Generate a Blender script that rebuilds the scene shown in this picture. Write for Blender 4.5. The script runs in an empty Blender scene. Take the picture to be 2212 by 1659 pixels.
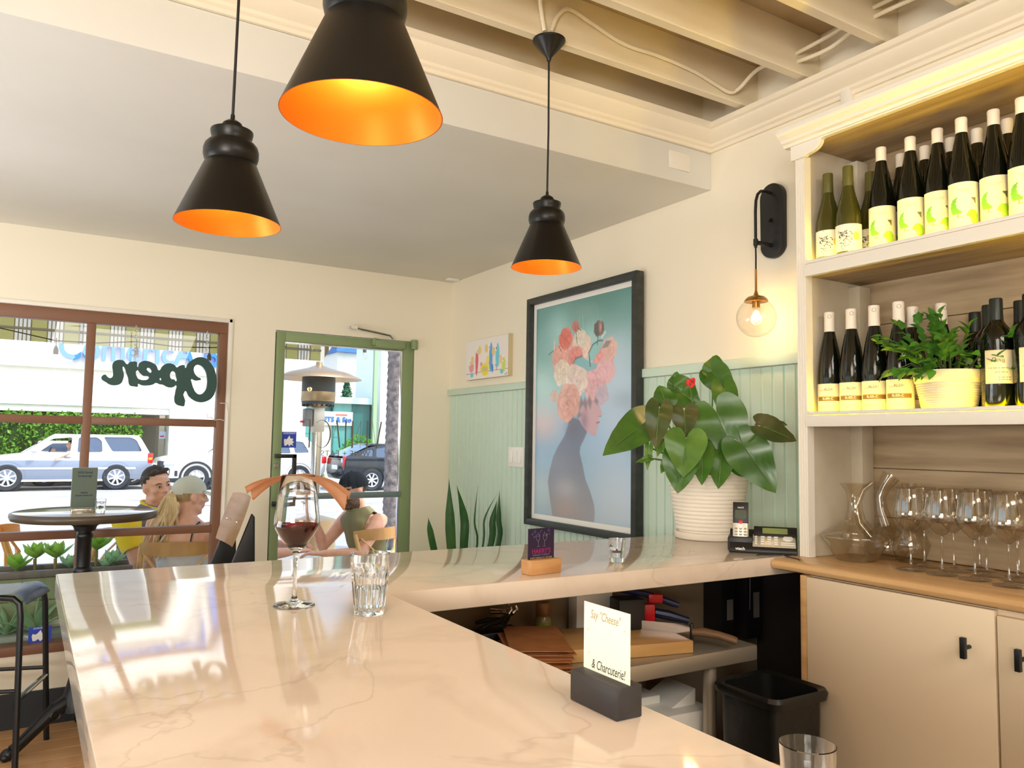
import bpy, bmesh, math, random
import numpy as np
from mathutils import Vector, Matrix, Euler
random.seed(7)
PI = math.pi
SC = bpy.context.scene
COL = SC.collection

# ---------------------------------------------------------------- camera
cam_d = bpy.data.cameras.new('camera')
cam = bpy.data.objects.new('camera', cam_d)
COL.objects.link(cam)
_yaw, _pit, _rol = 0.550219, 0.0746674, 0.0156243
_fw = Vector((math.sin(_yaw)*math.cos(_pit), math.cos(_yaw)*math.cos(_pit), math.sin(_pit)))
_r0 = Vector((math.cos(_yaw), -math.sin(_yaw), 0))
_u0 = _r0.cross(_fw)
_r = _r0*math.cos(_rol) + _u0*math.sin(_rol)
_u = -_r0*math.sin(_rol) + _u0*math.cos(_rol)
cam.matrix_world = Matrix(((_r.x, _u.x, -_fw.x, 0), (_r.y, _u.y, -_fw.y, 0), (_r.z, _u.z, -_fw.z, 1.406), (0, 0, 0, 1)))
cam_d.sensor_width = 36.0
cam_d.lens = 1700.07/2212*36.0
cam_d.clip_start = 0.02
cam_d.clip_end = 300
SC.camera = cam

# ---------------------------------------------------------------- view, world, sun, lights
SC.view_settings.view_transform = 'Standard'
SC.view_settings.look = 'None'
SC.view_settings.exposure = 0.28
SC.view_settings.gamma = 1.0
SC.view_settings.use_curve_mapping = False
SC.cycles.use_denoising = True
SC.cycles.max_bounces = 10
SC.cycles.diffuse_bounces = 5
SC.cycles.glossy_bounces = 4
SC.cycles.transmission_bounces = 10
SC.cycles.transparent_max_bounces = 24
SC.cycles.caustics_reflective = False
SC.cycles.caustics_refractive = False
SC.cycles.sample_clamp_indirect = 6.0
SC.cycles.blur_glossy = 0.5

W = bpy.data.worlds.new('sky')
SC.world = W
W.use_nodes = True
_nt = W.node_tree
_bg = _nt.nodes['Background']
_sk = _nt.nodes.new('ShaderNodeTexSky')
_sk.sky_type = 'NISHITA'
_sk.sun_disc = False
_sk.sun_elevation = math.radians(58)
_sk.sun_rotation = math.radians(150)
_sk.air_density = 1.2
_sk.dust_density = 3.0
_nt.links.new(_sk.outputs[0], _bg.inputs[0])
_bg.inputs[1].default_value = 0.36

def light(name, kind, loc, energy, color, direction=None, **kw):
    d = bpy.data.lights.new(name, kind)
    d.energy = energy
    d.color = color
    for k, v in kw.items():
        setattr(d, k, v)
    o = bpy.data.objects.new(name, d)
    o.location = loc
    if direction is not None:
        o.rotation_euler = Vector(direction).to_track_quat('-Z', 'Y').to_euler()
    COL.objects.link(o)
    return o

light('sun', 'SUN', (0, 0, 20), 2.5, (1.0, 0.95, 0.86), (-0.30, 0.50, -0.85), angle=0.01)
# added area fills out of view, some overhead, some aimed up at the ceiling
light('fill_light', 'AREA', (-1.5, -0.9, 2.62), 34, (1.0, 0.97, 0.92), (0.25, 0.55, -0.8), shape='RECTANGLE', size=1.6, size_y=1.2)
light('fill_light', 'AREA', (1.0, -1.6, 2.62), 36, (1.0, 0.97, 0.92), (0.1, 0.6, -0.8), shape='RECTANGLE', size=1.6, size_y=1.0)
light('fill_light', 'AREA', (-1.9, 2.7, 0.9), 42, (0.95, 0.98, 1.0), (0.42, 0.05, 0.9), shape='RECTANGLE', size=1.6, size_y=1.8)
light('fill_light', 'AREA', (-2.0, -1.6, 1.5), 125, (1.0, 0.96, 0.88), (0.45, 0.45, 0.8), shape='RECTANGLE', size=1.5, size_y=1.2)

# ---------------------------------------------------------------- helpers
def lin(c):
    return tuple((x/12.92 if x <= 0.04045 else ((x+0.055)/1.055)**2.4) for x in [v/255.0 for v in c])

class MB:
    """collects shapes in one bmesh and links them as one mesh object"""
    def __init__(s):
        s.bm = bmesh.new()
    def box(s, a, b, M=None, mi=0):
        x0, y0, z0 = a; x1, y1, z1 = b
        vs = [s.bm.verts.new(p) for p in ((x0,y0,z0),(x1,y0,z0),(x1,y1,z0),(x0,y1,z0),(x0,y0,z1),(x1,y0,z1),(x1,y1,z1),(x0,y1,z1))]
        if M is not None:
            for v in vs: v.co = M @ v.co
        for f in ((3,2,1,0),(4,5,6,7),(0,1,5,4),(1,2,6,5),(2,3,7,6),(3,0,4,7)):
            fc = s.bm.faces.new([vs[i] for i in f]); fc.material_index = mi
        return s
    def lathe(s, prof, seg=32, loc=(0,0,0), M=None, mi=0, a0=0.0, a1=2*PI, closed=False):
        full = abs(a1-a0-2*PI) < 1e-6
        n = seg if full else seg+1
        rings = []
        for (r, z) in prof:
            if r < 1e-7:
                v = s.bm.verts.new((loc[0], loc[1], loc[2]+z)); rings.append([v])
            else:
                rings.append([s.bm.verts.new((loc[0]+r*math.cos(a0+(a1-a0)*k/seg), loc[1]+r*math.sin(a0+(a1-a0)*k/seg), loc[2]+z)) for k in range(n)])
        if M is not None:
            for rg in rings:
                for v in rg: v.co = M @ v.co
        prs = list(zip(rings[:-1], rings[1:]))
        if closed: prs.append((rings[-1], rings[0]))
        for A, B in prs:
            for k in range(seg):
                k2 = (k+1) % n if full else k+1
                if len(A) == 1 and len(B) == 1: continue
                if len(A) == 1: f = (A[0], B[k2], B[k])
                elif len(B) == 1: f = (A[k], A[k2], B[0])
                else: f = (A[k], A[k2], B[k2], B[k])
                try:
                    fc = s.bm.faces.new(f); fc.material_index = mi
                except ValueError: pass
        return s
    def tube(s, pts, r, seg=10, mi=0, cap=True, M=None, flat=1.0):
        pts = [Vector(p) for p in pts]
        n = len(pts)
        rr = r if isinstance(r, (list, tuple)) else [r]*n
        rings = []
        prev = None
        for i, p in enumerate(pts):
            t = (pts[min(i+1,n-1)]-pts[max(i-1,0)])
            if t.length < 1e-9: t = Vector((0,0,1))
            t.normalize()
            if prev is None:
                a = Vector((0,0,1)) if abs(t.z) < 0.9 else Vector((1,0,0))
                u = t.cross(a).normalized()
            else:
                u = (prev - t*prev.dot(t))
                if u.length < 1e-6: u = t.orthogonal()
                u.normalize()
            prev = u
            w = t.cross(u)
            rings.append([s.bm.verts.new(p + (u*math.cos(2*PI*k/seg)*rr[i] + w*math.sin(2*PI*k/seg)*rr[i]*flat)) for k in range(seg)])
        if M is not None:
            for rg in rings:
                for v in rg: v.co = M @ v.co
        for A, B in zip(rings[:-1], rings[1:]):
            for k in range(seg):
                fc = s.bm.faces.new((A[k], A[(k+1)%seg], B[(k+1)%seg], B[k])); fc.material_index = mi
        if cap:
            for rg, rev in ((rings[0], True), (rings[-1], False)):
                fc = s.bm.faces.new(rg[::-1] if rev else rg); fc.material_index = mi
        return s
    def prism(s, poly, a, b, M=None, mi=0):
        """poly: list of (u,v); extruded from w=a to w=b; local axes (u,v,w) through M"""
        lo = [s.bm.verts.new((u, v, a)) for u, v in poly]
        hi = [s.bm.verts.new((u, v, b)) for u, v in poly]
        if M is not None:
            for v in lo+hi: v.co = M @ v.co
        n = len(poly)
        for f in [lo[::-1], hi]+[[lo[k], lo[(k+1)%n], hi[(k+1)%n], hi[k]] for k in range(n)]:
            fc = s.bm.faces.new(f); fc.material_index = mi
        return s
    def ball(s, c, r, seg=16, rings=10, M=None, mi=0):
        r = (r, r, r) if not isinstance(r, (list, tuple)) else r
        g = bmesh.ops.create_uvsphere(s.bm, u_segments=seg, v_segments=rings, radius=1.0)
        for v in g['verts']:
            v.co = Vector((v.co.x*r[0], v.co.y*r[1], v.co.z*r[2]))
            if M is not None: v.co = M @ v.co
            v.co += Vector(c)
            for f in v.link_faces: f.material_index = mi
        return s
    def poly(s, pts, mi=0):
        fc = s.bm.faces.new([s.bm.verts.new(p) for p in pts]); fc.material_index = mi
        return s
    def mesh(s, name, smooth=True, bevel=0.0, bseg=2, angle=35, tri=False):
        bm = s.bm
        bmesh.ops.recalc_face_normals(bm, faces=bm.faces[:])
        if bevel > 0:
            ed = [e for e in bm.edges if len(e.link_faces) == 2 and e.calc_face_angle(0) > math.radians(angle)]
            if ed:
                bmesh.ops.bevel(bm, geom=ed, offset=bevel, segments=bseg, profile=0.5, affect='EDGES', clamp_overlap=True)
        me = bpy.data.meshes.new(name)
        bm.to_mesh(me); bm.free()
        if smooth:
            for p in me.polygons: p.use_smooth = True
            try: me.set_sharp_from_angle(angle=math.radians(angle))
            except Exception: pass
        return me
    def build(s, name, mat, parent=None, **kw):
        return link(name, s.mesh(name, **kw), mat, parent)

def link(name, me, mat=None, parent=None):
    o = bpy.data.objects.new(name, me)
    if mat is not None and len(me.materials) == 0:
        for m in (mat if isinstance(mat, (list, tuple)) else [mat]): me.materials.append(m)
    COL.objects.link(o)
    if parent is not None: o.parent = parent
    return o

def tag(o, label=None, cat=None, group=None, kind=None):
    if label: o['label'] = label
    if cat: o['category'] = cat
    if group: o['group'] = group
    if kind: o['kind'] = kind
    return o

def thing(name, label, cat, loc=(0,0,0), rz=0.0, group=None):
    o = bpy.data.objects.new(name, None)
    o.empty_display_size = 0.05
    COL.objects.link(o)
    o.location = loc
    o.rotation_euler = (0, 0, rz)
    return tag(o, label, cat, group)

def kids(o):
    return [c for c in o.children]

def dup(o, loc=None, rz=None, label=None, group=None, parent=None):
    c = o.copy(); COL.objects.link(c)
    if parent is not None: c.parent = parent
    if loc is not None: c.location = loc
    if rz is not None: c.rotation_euler = (0, 0, rz)
    if label: c['label'] = label
    if group: c['group'] = group
    for ch in kids(o): dup(ch, parent=c)
    return c

def struct(name, mb, mat, parent=None, label=None, **kw):
    o = mb.build(name, mat, parent, **kw)
    if parent is None: o['kind'] = 'structure'
    if label: o['label'] = label
    return o

def basis(o, u, v, w):
    """matrix taking local (u,v,w) to world with the given axes and origin"""
    o, u, v, w = Vector(o), Vector(u), Vector(v), Vector(w)
    return Matrix(((u.x, v.x, w.x, o.x), (u.y, v.y, w.y, o.y), (u.z, v.z, w.z, o.z), (0, 0, 0, 1)))

def text_mesh(txt, size=1.0, extrude=0.0, align='CENTER', shear=0.0, bold=0.0, spacing=1.0):
    c = bpy.data.curves.new('lettering', 'FONT')
    c.body = txt; c.size = size; c.extrude = extrude; c.align_x = align; c.align_y = 'CENTER'
    c.shear = shear; c.offset = bold; c.space_character = spacing; c.resolution_u = 3
    o = bpy.data.objects.new('lettering', c)
    COL.objects.link(o)
    dg = bpy.context.evaluated_depsgraph_get()
    me = bpy.data.meshes.new_from_object(o.evaluated_get(dg))
    bpy.data.objects.remove(o); bpy.data.curves.remove(c)
    return me

def lettering(name, txt, size, M, mat, parent, extrude=0.0004, sx=1.0, curve_r=None, **kw):
    """text as its own thin mesh; local x right, y up, z towards the reader; optionally bent round a cylinder of radius curve_r (axis: local y)"""
    me = text_mesh(txt, size, extrude, **kw)
    for v in me.vertices:
        x, y, z = v.co.x*sx, v.co.y, v.co.z
        if curve_r:
            a = x/curve_r
            x, z = (curve_r+z)*math.sin(a), (curve_r+z)*math.cos(a)
        v.co = M @ Vector((x, y, z))
    me.name = name
    return link(name, me, mat, parent)

# ---------------------------------------------------------------- materials
def mat(name, rgb, rough=0.5, metal=0.0, **kw):
    m = bpy.data.materials.new(name)
    m.use_nodes = True
    b = m.node_tree.nodes['Principled BSDF']
    c = lin(rgb)
    b.inputs['Base Color'].default_value = (*c, 1)
    b.inputs['Roughness'].default_value = rough
    b.inputs['Metallic'].default_value = metal
    for k, v in kw.items():
        if k in ('noise', 'bump', 'stretch', 'wood', 'vein'): continue
        key = k.replace('_', ' ')
        inp = b.inputs.get(key) or b.inputs.get(key.title())
        inp.default_value = v
    nt = m.node_tree
    def coords(scale, detail=4.0, stretch=(1, 1, 1)):
        tc = nt.nodes.new('ShaderNodeTexCoord'); mp = nt.nodes.new('ShaderNodeMapping')
        mp.inputs['Scale'].default_value = stretch
        n = nt.nodes.new('ShaderNodeTexNoise'); n.inputs['Scale'].default_value = scale; n.inputs['Detail'].default_value = detail
        nt.links.new(tc.outputs['Object'], mp.inputs[0]); nt.links.new(mp.outputs[0], n.inputs[0])
        return n
    if 'noise' in kw:   # (scale, second colour, contrast lo, hi)
        sc, rgb2, lo, hi = kw['noise']
        n = coords(sc, 5.0, kw.get('stretch', (1, 1, 1)))
        r = nt.nodes.new('ShaderNodeValToRGB')
        r.color_ramp.elements[0].position = lo; r.color_ramp.elements[1].position = hi
        r.color_ramp.elements[0].color = (*c, 1); r.color_ramp.elements[1].color = (*lin(rgb2), 1)
        nt.links.new(n.outputs[0], r.inputs[0]); nt.links.new(r.outputs[0], b.inputs['Base Color'])
    if 'bump' in kw:    # (scale, strength, distance)
        sc, st, di = kw['bump']
        n2 = coords(sc, 6.0, kw.get('stretch', (1, 1, 1)))
        bp = nt.nodes.new('ShaderNodeBump'); bp.inputs['Strength'].default_value = st; bp.inputs['Distance'].default_value = di
        nt.links.new(n2.outputs[0], bp.inputs['Height']); nt.links.new(bp.outputs[0], b.inputs['Normal'])
    return m

def vmat(name, rough=0.5, **kw):
    """material whose flat print comes from the mesh's colour attribute"""
    m = mat(name, (255, 255, 255), rough, **kw)
    a = m.node_tree.nodes.new('ShaderNodeVertexColor'); a.layer_name = 'print'
    m.node_tree.links.new(a.outputs[0], m.node_tree.nodes['Principled BSDF'].inputs['Base Color'])
    return m

def emit(name, rgb, strength):
    m = bpy.data.materials.new(name); m.use_nodes = True
    nt = m.node_tree; nt.nodes.clear()
    e = nt.nodes.new('ShaderNodeEmission'); o = nt.nodes.new('ShaderNodeOutputMaterial')
    e.inputs[0].default_value = (*lin(rgb), 1); e.inputs[1].default_value = strength
    nt.links.new(e.outputs[0], o.inputs[0])
    return m

def thin_glass(name, tint=(255, 255, 255), ior=1.5, boost=1.0, rough=0.0):
    """single sheet of glass: passes light straight through, mirrors by Schlick's Fresnel term"""
    m = bpy.data.materials.new(name); m.use_nodes = True
    nt = m.node_tree; nt.nodes.clear()
    o = nt.nodes.new('ShaderNodeOutputMaterial'); mx = nt.nodes.new('ShaderNodeMixShader')
    t = nt.nodes.new('ShaderNodeBsdfTransparent'); g = nt.nodes.new('ShaderNodeBsdfGlossy'); f = nt.nodes.new('ShaderNodeLayerWeight')
    t.inputs[0].default_value = (*lin(tint), 1); g.inputs['Roughness'].default_value = rough
    f.inputs[0].default_value = 0.5
    pw = nt.nodes.new('ShaderNodeMath'); pw.operation = 'POWER'; pw.inputs[1].default_value = 4.0
    f0 = ((ior-1)/(ior+1))**2
    mu = nt.nodes.new('ShaderNodeMath'); mu.operation = 'MULTIPLY_ADD'; mu.inputs[1].default_value = 0.75*boost; mu.inputs[2].default_value = 1.6*f0*boost; mu.use_clamp = True
    nt.links.new(f.outputs['Facing'], pw.inputs[0]); nt.links.new(pw.outputs[0], mu.inputs[0]); nt.links.new(mu.outputs[0], mx.inputs[0])
    nt.links.new(t.outputs[0], mx.inputs[1]); nt.links.new(g.outputs[0], mx.inputs[2]); nt.links.new(mx.outputs[0], o.inputs[0])
    return m

def glass(name, rgb=(255, 255, 255), ior=1.5, rough=0.0):
    m = bpy.data.materials.new(name); m.use_nodes = True
    nt = m.node_tree; nt.nodes.clear()
    o = nt.nodes.new('ShaderNodeOutputMaterial'); g = nt.nodes.new('ShaderNodeBsdfGlass')
    g.inputs['Color'].default_value = (*lin(rgb), 1); g.inputs['Roughness'].default_value = rough; g.inputs['IOR'].default_value = ior
    nt.links.new(g.outputs[0], o.inputs[0])
    return m

def leafy(name, rgb, rgb2, trans=0.25, rough=0.35):
    m = mat(name, rgb, rough, noise=(9, rgb2, 0.35, 0.7))
    nt = m.node_tree; b = nt.nodes['Principled BSDF']; o = nt.nodes['Material Output']
    tr = nt.nodes.new('ShaderNodeBsdfTranslucent'); mx = nt.nodes.new('ShaderNodeMixShader'); mx.inputs[0].default_value = trans
    tr.inputs[0].default_value = (*lin(tuple(min(255, int(v*1.25)) for v in rgb)), 1)
    nt.links.new(b.outputs[0], mx.inputs[1]); nt.links.new(tr.outputs[0], mx.inputs[2]); nt.links.new(mx.outputs[0], o.inputs[0])
    return m

M = {}
M['wall'] = mat('wall paint cream', (240, 231, 210), 0.55, bump=(60, 0.06, 0.002))
M['ceil'] = mat('ceiling paint', (230, 229, 224), 0.5, noise=(1.6, (222, 220, 214), 0.35, 0.75), bump=(14, 0.05, 0.003))
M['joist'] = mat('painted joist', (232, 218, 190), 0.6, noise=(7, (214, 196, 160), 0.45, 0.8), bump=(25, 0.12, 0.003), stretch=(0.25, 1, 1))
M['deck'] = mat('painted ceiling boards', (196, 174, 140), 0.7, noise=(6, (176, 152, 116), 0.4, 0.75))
M['trimw'] = mat('painted cornice', (240, 228, 206), 0.45)
M['whitewood'] = mat('white painted wood', (236, 230, 218), 0.42, bump=(40, 0.04, 0.001))
M['sage'] = mat('sage green paint', (202, 222, 206), 0.42)
M['doorgreen'] = mat('olive green paint', (134, 152, 108), 0.5, bump=(80, 0.05, 0.001))
M['brownframe'] = mat('brown window frame', (128, 88, 66), 0.45)
M['pane'] = thin_glass('window glass', (250, 253, 252), 1.45, 0.85)
M['black'] = mat('matt black', (20, 20, 21), 0.45)
M['iron'] = mat('black cast iron', (18, 20, 24), 0.38, bump=(60, 0.15, 0.002))
M['dark'] = mat('dark grey paint', (44, 48, 52), 0.7)
M['floorw'] = mat('oak floor board', (216, 166, 116), 0.22, noise=(5, (190, 136, 88), 0.35, 0.75), stretch=(0.12, 1, 1))
M['floorbase'] = mat('floor base', (150, 132, 112), 0.5)  # neutral rather than oak, to keep the bounce less orange
M['floorbar'] = mat('neutral bounce boards', (176, 162, 144), 0.5, noise=(4, (158, 142, 122), 0.4, 0.7), stretch=(0.2, 1, 1))  # unseen floor, grey brown instead of oak for a neutral, brighter bounce
M['chrome'] = mat('chrome', (225, 225, 228), 0.12, 1.0)
M['steel'] = mat('brushed stainless steel', (196, 188, 174), 0.45, 0.7, bump=(50, 0.05, 0.001), stretch=(0.05, 1, 1))
M['brass'] = mat('aged brass', (196, 152, 84), 0.28, 1.0)
M['gold'] = mat('gold lamp lining', (232, 128, 26), 0.42, 0.5)
M['glassclear'] = glass('clear glass', (255, 255, 255), 1.48)
M['glassthin'] = thin_glass('thin clear glass', (252, 252, 250), 1.5, 1.25)
M['wood'] = mat('oak', (222, 180, 126), 0.30, noise=(4, (196, 150, 98), 0.38, 0.72), stretch=(6, 0.5, 6))
M['board'] = mat('weathered oak board', (180, 158, 126), 0.6, noise=(4, (146, 124, 94), 0.36, 0.7), stretch=(8, 0.7, 8), bump=(20, 0.1, 0.002))
M['birch'] = mat('birch wood', (226, 184, 120), 0.4, noise=(5, (206, 158, 92), 0.4, 0.75), stretch=(3, 3, 0.6))
M['cabinet'] = mat('cream cabinet paint', (226, 206, 176), 0.5, bump=(70, 0.05, 0.001))
M['white'] = mat('white', (244, 242, 236), 0.45)
M['plastw'] = mat('white plastic', (240, 238, 234), 0.3)
M['paperw'] = mat('white card', (250, 246, 226), 0.6)
M['kraft'] = mat('brown kraft card', (190, 128, 78), 0.7, noise=(20, (172, 112, 66), 0.4, 0.7))
M['ink'] = mat('dark ink', (62, 50, 66), 0.7)
M['skin'] = mat('skin', (234, 180, 154), 0.5, noise=(30, (226, 164, 138), 0.4, 0.7))
M['lip'] = mat('lips', (186, 106, 98), 0.45)
M['eye'] = mat('eye white', (226, 220, 214), 0.25)
M['iris'] = mat('eye iris', (52, 38, 30), 0.2)

# ================================================================ quartz with veins
def quartz():
    m = mat('white quartz with grey veins', (232, 212, 192), 0.065)
    nt = m.node_tree; b = nt.nodes['Principled BSDF']
    b.inputs['Specular IOR Level'].default_value = 0.42
    tc = nt.nodes.new('ShaderNodeTexCoord')
    def vein(scale, width, dist, seed):
        mp = nt.nodes.new('ShaderNodeMapping'); mp.inputs['Location'].default_value = (seed, seed*0.7, seed*1.3)
        n = nt.nodes.new('ShaderNodeTexNoise'); n.inputs['Scale'].default_value = scale; n.inputs['Detail'].default_value = 6; n.inputs['Distortion'].default_value = dist
        s = nt.nodes.new('ShaderNodeMath'); s.operation = 'SUBTRACT'; s.inputs[1].default_value = 0.5
        a = nt.nodes.new('ShaderNodeMath'); a.operation = 'ABSOLUTE'
        r = nt.nodes.new('ShaderNodeMapRange'); r.inputs[1].default_value = 0.0; r.inputs[2].default_value = width; r.inputs[3].default_value = 1.0; r.inputs[4].default_value = 0.0
        nt.links.new(tc.outputs['Object'], mp.inputs[0]); nt.links.new(mp.outputs[0], n.inputs[0]); nt.links.new(n.outputs[0], s.inputs[0])
        nt.links.new(s.outputs[0], a.inputs[0]); nt.links.new(a.outputs[0], r.inputs[0])
        return r
    v1 = vein(1.1, 0.004, 0.5, 3.1); v2 = vein(2.6, 0.05, 0.4, 8.7)
    m1 = nt.nodes.new('ShaderNodeMixRGB'); m1.inputs[1].default_value = (*lin((234, 218, 202)), 1); m1.inputs[2].default_value = (*lin((226, 209, 192)), 1)
    m2 = nt.nodes.new('ShaderNodeMixRGB'); m2.inputs[2].default_value = (*lin((176, 158, 140)), 1)
    sc = nt.nodes.new('ShaderNodeMath'); sc.operation = 'MULTIPLY'; sc.inputs[1].default_value = 0.28
    nt.links.new(v2.outputs[0], m1.inputs[0]); nt.links.new(v1.outputs[0], sc.inputs[0]); nt.links.new(sc.outputs[0], m2.inputs[0])
    nt.links.new(m1.outputs[0], m2.inputs[1]); nt.links.new(m2.outputs[0], b.inputs['Base Color'])
    return m
M['quartz'] = quartz()

# ================================================================ room shell
XW, YF = 2.33, 4.563
fl = MB().box((-3.6, -3.6, -0.20), (2.5, 4.70, -0.012))
floor = struct('floor', fl, M['floorbase'], label='oak plank floor')
pm = None
k = 0
for r in range(13):                       # oak boards laid along x near the window, where the floor shows
    y0 = 4.555-0.125*(r+1)
    for s_ in range(3):
        x0 = -1.6+1.25*s_+(r % 3)*0.38-0.4
        if pm is None:
            pm = MB().box((0, 0, -0.012), (1.247, 0.1225, 0.0)).mesh('plank', bevel=0.0012, bseg=1)
        o = link('plank', pm, M['floorw'], floor); o.location = (x0, y0, 0)
st = MB().box((-3.6, -3.6, -0.012), (2.5, 4.555-0.125*13, -0.001)).build('floor_boards', M['floorbar'], floor)

wr = MB().box((XW, -3.6, 0), (2.50, 4.70, 2.95))
struct('wall_right', wr, M['wall'], label='cream painted side wall')
WX0, WX1, WZ0, WZ1 = -0.90, 0.952, 0.343, 2.070
DX0, DX1, DZ1 = 1.192, 2.068, 2.036
wf = MB()
wf.box((-3.6, YF, 0), (WX0, 4.72, 2.95)).box((WX0, YF, 0), (WX1, 4.72, WZ0)).box((WX0, YF, WZ1), (WX1, 4.72, 2.95))
wf.box((WX1, YF, 0), (DX0, 4.72, 2.95)).box((DX0, YF, DZ1), (DX1, 4.72, 2.95)).box((DX1, YF, 0), (XW, 4.72, 2.95))
struct('wall_far', wf, M['wall'], label='cream street side wall with window and door')
wl = MB().box((-3.75, -3.6, 0), (-3.6, -0.6, 2.95)).box((-3.75, -0.6, 0), (-3.6, 4.2, 0.45)).box((-3.75, -0.6, 2.38), (-3.6, 4.2, 2.95)).box((-3.75, 4.2, 0), (-3.6, 4.72, 2.95))
struct('wall_left', wl, M['wall'])
w2 = bpy.data.objects.new('fill_window', None); COL.objects.link(w2); w2['kind'] = 'structure'  # unseen side window, added to let sky light into the room
for yb in (-0.6, 1.0, 2.6, 4.15):
    MB().box((-3.70, yb, 0.45), (-3.65, yb+0.05, 2.38)).build('mullion', M['brownframe'], w2)
for ya, yb in ((-0.55, 1.0), (1.05, 2.6), (2.65, 4.15)):
    MB().poly([(-3.675, ya, 0.45), (-3.675, yb, 0.45), (-3.675, yb, 2.38), (-3.675, ya, 2.38)]).build('pane', M['pane'], w2)
struct('wall_back', MB().box((-3.75, -3.75, 0), (2.5, -3.6, 2.95)), M['wall'])
struct('baseboard_far', MB().box((-3.6, YF-0.016, 0), (1.19, YF, 0.166)), M['dark'])

ce = MB().box((-3.6, 2.265, 2.448), (XW, 4.72, 2.60))
struct('ceiling_dropped', ce, M['ceil'], label='smooth dropped ceiling by the window', bevel=0.002)
struct('ceiling_header', MB().box((-3.6, 2.31, 2.60), (XW, 2.45, 2.95)), M['joist'])
# boards above the joists
dk = None
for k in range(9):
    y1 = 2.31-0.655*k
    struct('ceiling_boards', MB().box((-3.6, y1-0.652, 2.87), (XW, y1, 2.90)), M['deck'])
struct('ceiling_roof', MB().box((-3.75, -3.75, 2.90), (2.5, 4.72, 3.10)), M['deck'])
jm = MB().box((-3.6, -0.019, 2.70), (XW, 0.019, 2.872)).mesh('joist', bevel=0.003, bseg=1)
for yj in (2.040, 1.757, 1.463, 1.20, 1.009, 0.70, 0.34, 0.06, -0.22, -0.5, -0.9, -1.4, -1.9, -2.4, -2.9):
    o = link('ceiling_joist', jm, M['joist']); o.location = (0, yj, 0); o['kind'] = 'structure'

# crown moulding: profile (out from wall, z)
CR = [(0, 2.600), (0.012, 2.600), (0.014, 2.612), (0.024, 2.618), (0.026, 2.628), (0.040, 2.636), (0.060, 2.652), (0.068, 2.666), (0.080, 2.670), (0.080, 2.690), (0.0, 2.690)]
def crown(name, path_fn):
    mb = MB()
    a = [mb.bm.verts.new(path_fn(u, z, 0)) for u, z in CR]
    b = [mb.bm.verts.new(path_fn(u, z, 1)) for u, z in CR]
    n = len(CR)
    for k in range(n): mb.bm.faces.new((a[k], a[(k+1) % n], b[(k+1) % n], b[k]))
    mb.bm.faces.new(a[::-1]); mb.bm.faces.new(b)
    return struct(name, mb, M['trimw'], angle=25)
crown('trim_1', lambda u, z, t: (-3.6 if t == 0 else XW-u, 2.265-u, z))
crown('trim_2', lambda u, z, t: (XW-u, 2.265-u if t == 0 else -3.6, z))
struct('trim_3', MB().box((2.305, 1.608, 2.40), (2.335, 1.644, 2.672)), M['whitewood'], bevel=0.003)

# ---- beadboard wainscot on the side wall
wa = bpy.data.objects.new('wainscot_panel', None); COL.objects.link(wa); wa['kind'] = 'structure'; wa['label'] = 'sage green beadboard wainscot on the side wall'
bdm = MB()
pf = [(0.0, 0.0), (0.0, 0.003), (0.0045, 0.006), (0.0075, 0.002), (0.0105, 0.010), (0.0495, 0.010), (0.0515, 0.003), (0.0515, 0.0)]
bdm.prism([(y, x) for y, x in pf], 0.0, 1.70, basis((0, 0, 0), (0, 1, 0), (-1, 0, 0), (0, 0, 1)))
bme = bdm.mesh('board', smooth=False)
for k in range(57):
    o = link('board', bme, M['sage'], wa); o.location = (XW, 1.585+0.052*k, 0)
cp = MB().box((XW-0.024, 1.585, 1.703), (XW, YF, 1.742))
cp.build('cap_rail', M['sage'], wa, bevel=0.004)

# ---- window on the street side
wn = bpy.data.objects.new('window_1', None); COL.objects.link(wn); wn['kind'] = 'structure'; wn['label'] = 'brown framed shop window with six panes'
y0, y1 = 4.575, 4.635
def bar(name, a, b): return MB().box(a, b).build(name, M['brownframe'], wn, bevel=0.003)
bar('head_rail', (WX0, y0, 1.990), (0.932, y1, 2.052))
bar('jamb', (0.888, y0, 0.387), (0.932, y1, 1.990))
bar('jamb', (WX0, y0, 0.387), (WX0+0.05, y1, 1.990))
bar('mullion', (0.236, y0, 0.387), (0.276, y1, 1.990))
for xa, xb in ((WX0+0.05, 0.236), (0.276, 0.888)):
    bar('transom', (xa, y0, 1.468), (xb, y1, 1.508))
    bar('transom', (xa, y0, 0.890), (xb, y1, 0.930))
    for za, zb in ((1.508, 1.990), (0.930, 1.468), (0.387, 0.890)):
        MB().poly([(xa, 4.605, za), (xb, 4.605, za), (xb, 4.605, zb), (xa, 4.605, zb)]).build('pane', M['pane'], wn)
bar('sill', (WX0, 4.548, 0.343), (WX1, 4.66, 0.387))
ca = MB().box((WX0, 4.556, 2.052), (0.952, 4.70, 2.074)).box((0.932, 4.556, 0.387), (0.956, 4.70, 2.074))
ca.build('casing', M['whitewood'], wn, bevel=0.003)
MB().tube([(0.945, 4.552, 0.5), (0.944, 4.553, 0.9), (0.947, 4.552, 1.2), (0.944, 4.553, 1.55), (0.93, 4.552, 1.60), (0.90, 4.548, 1.60)], 0.0025, 6).build('sign_wire', M['plastw'], wn)

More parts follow.
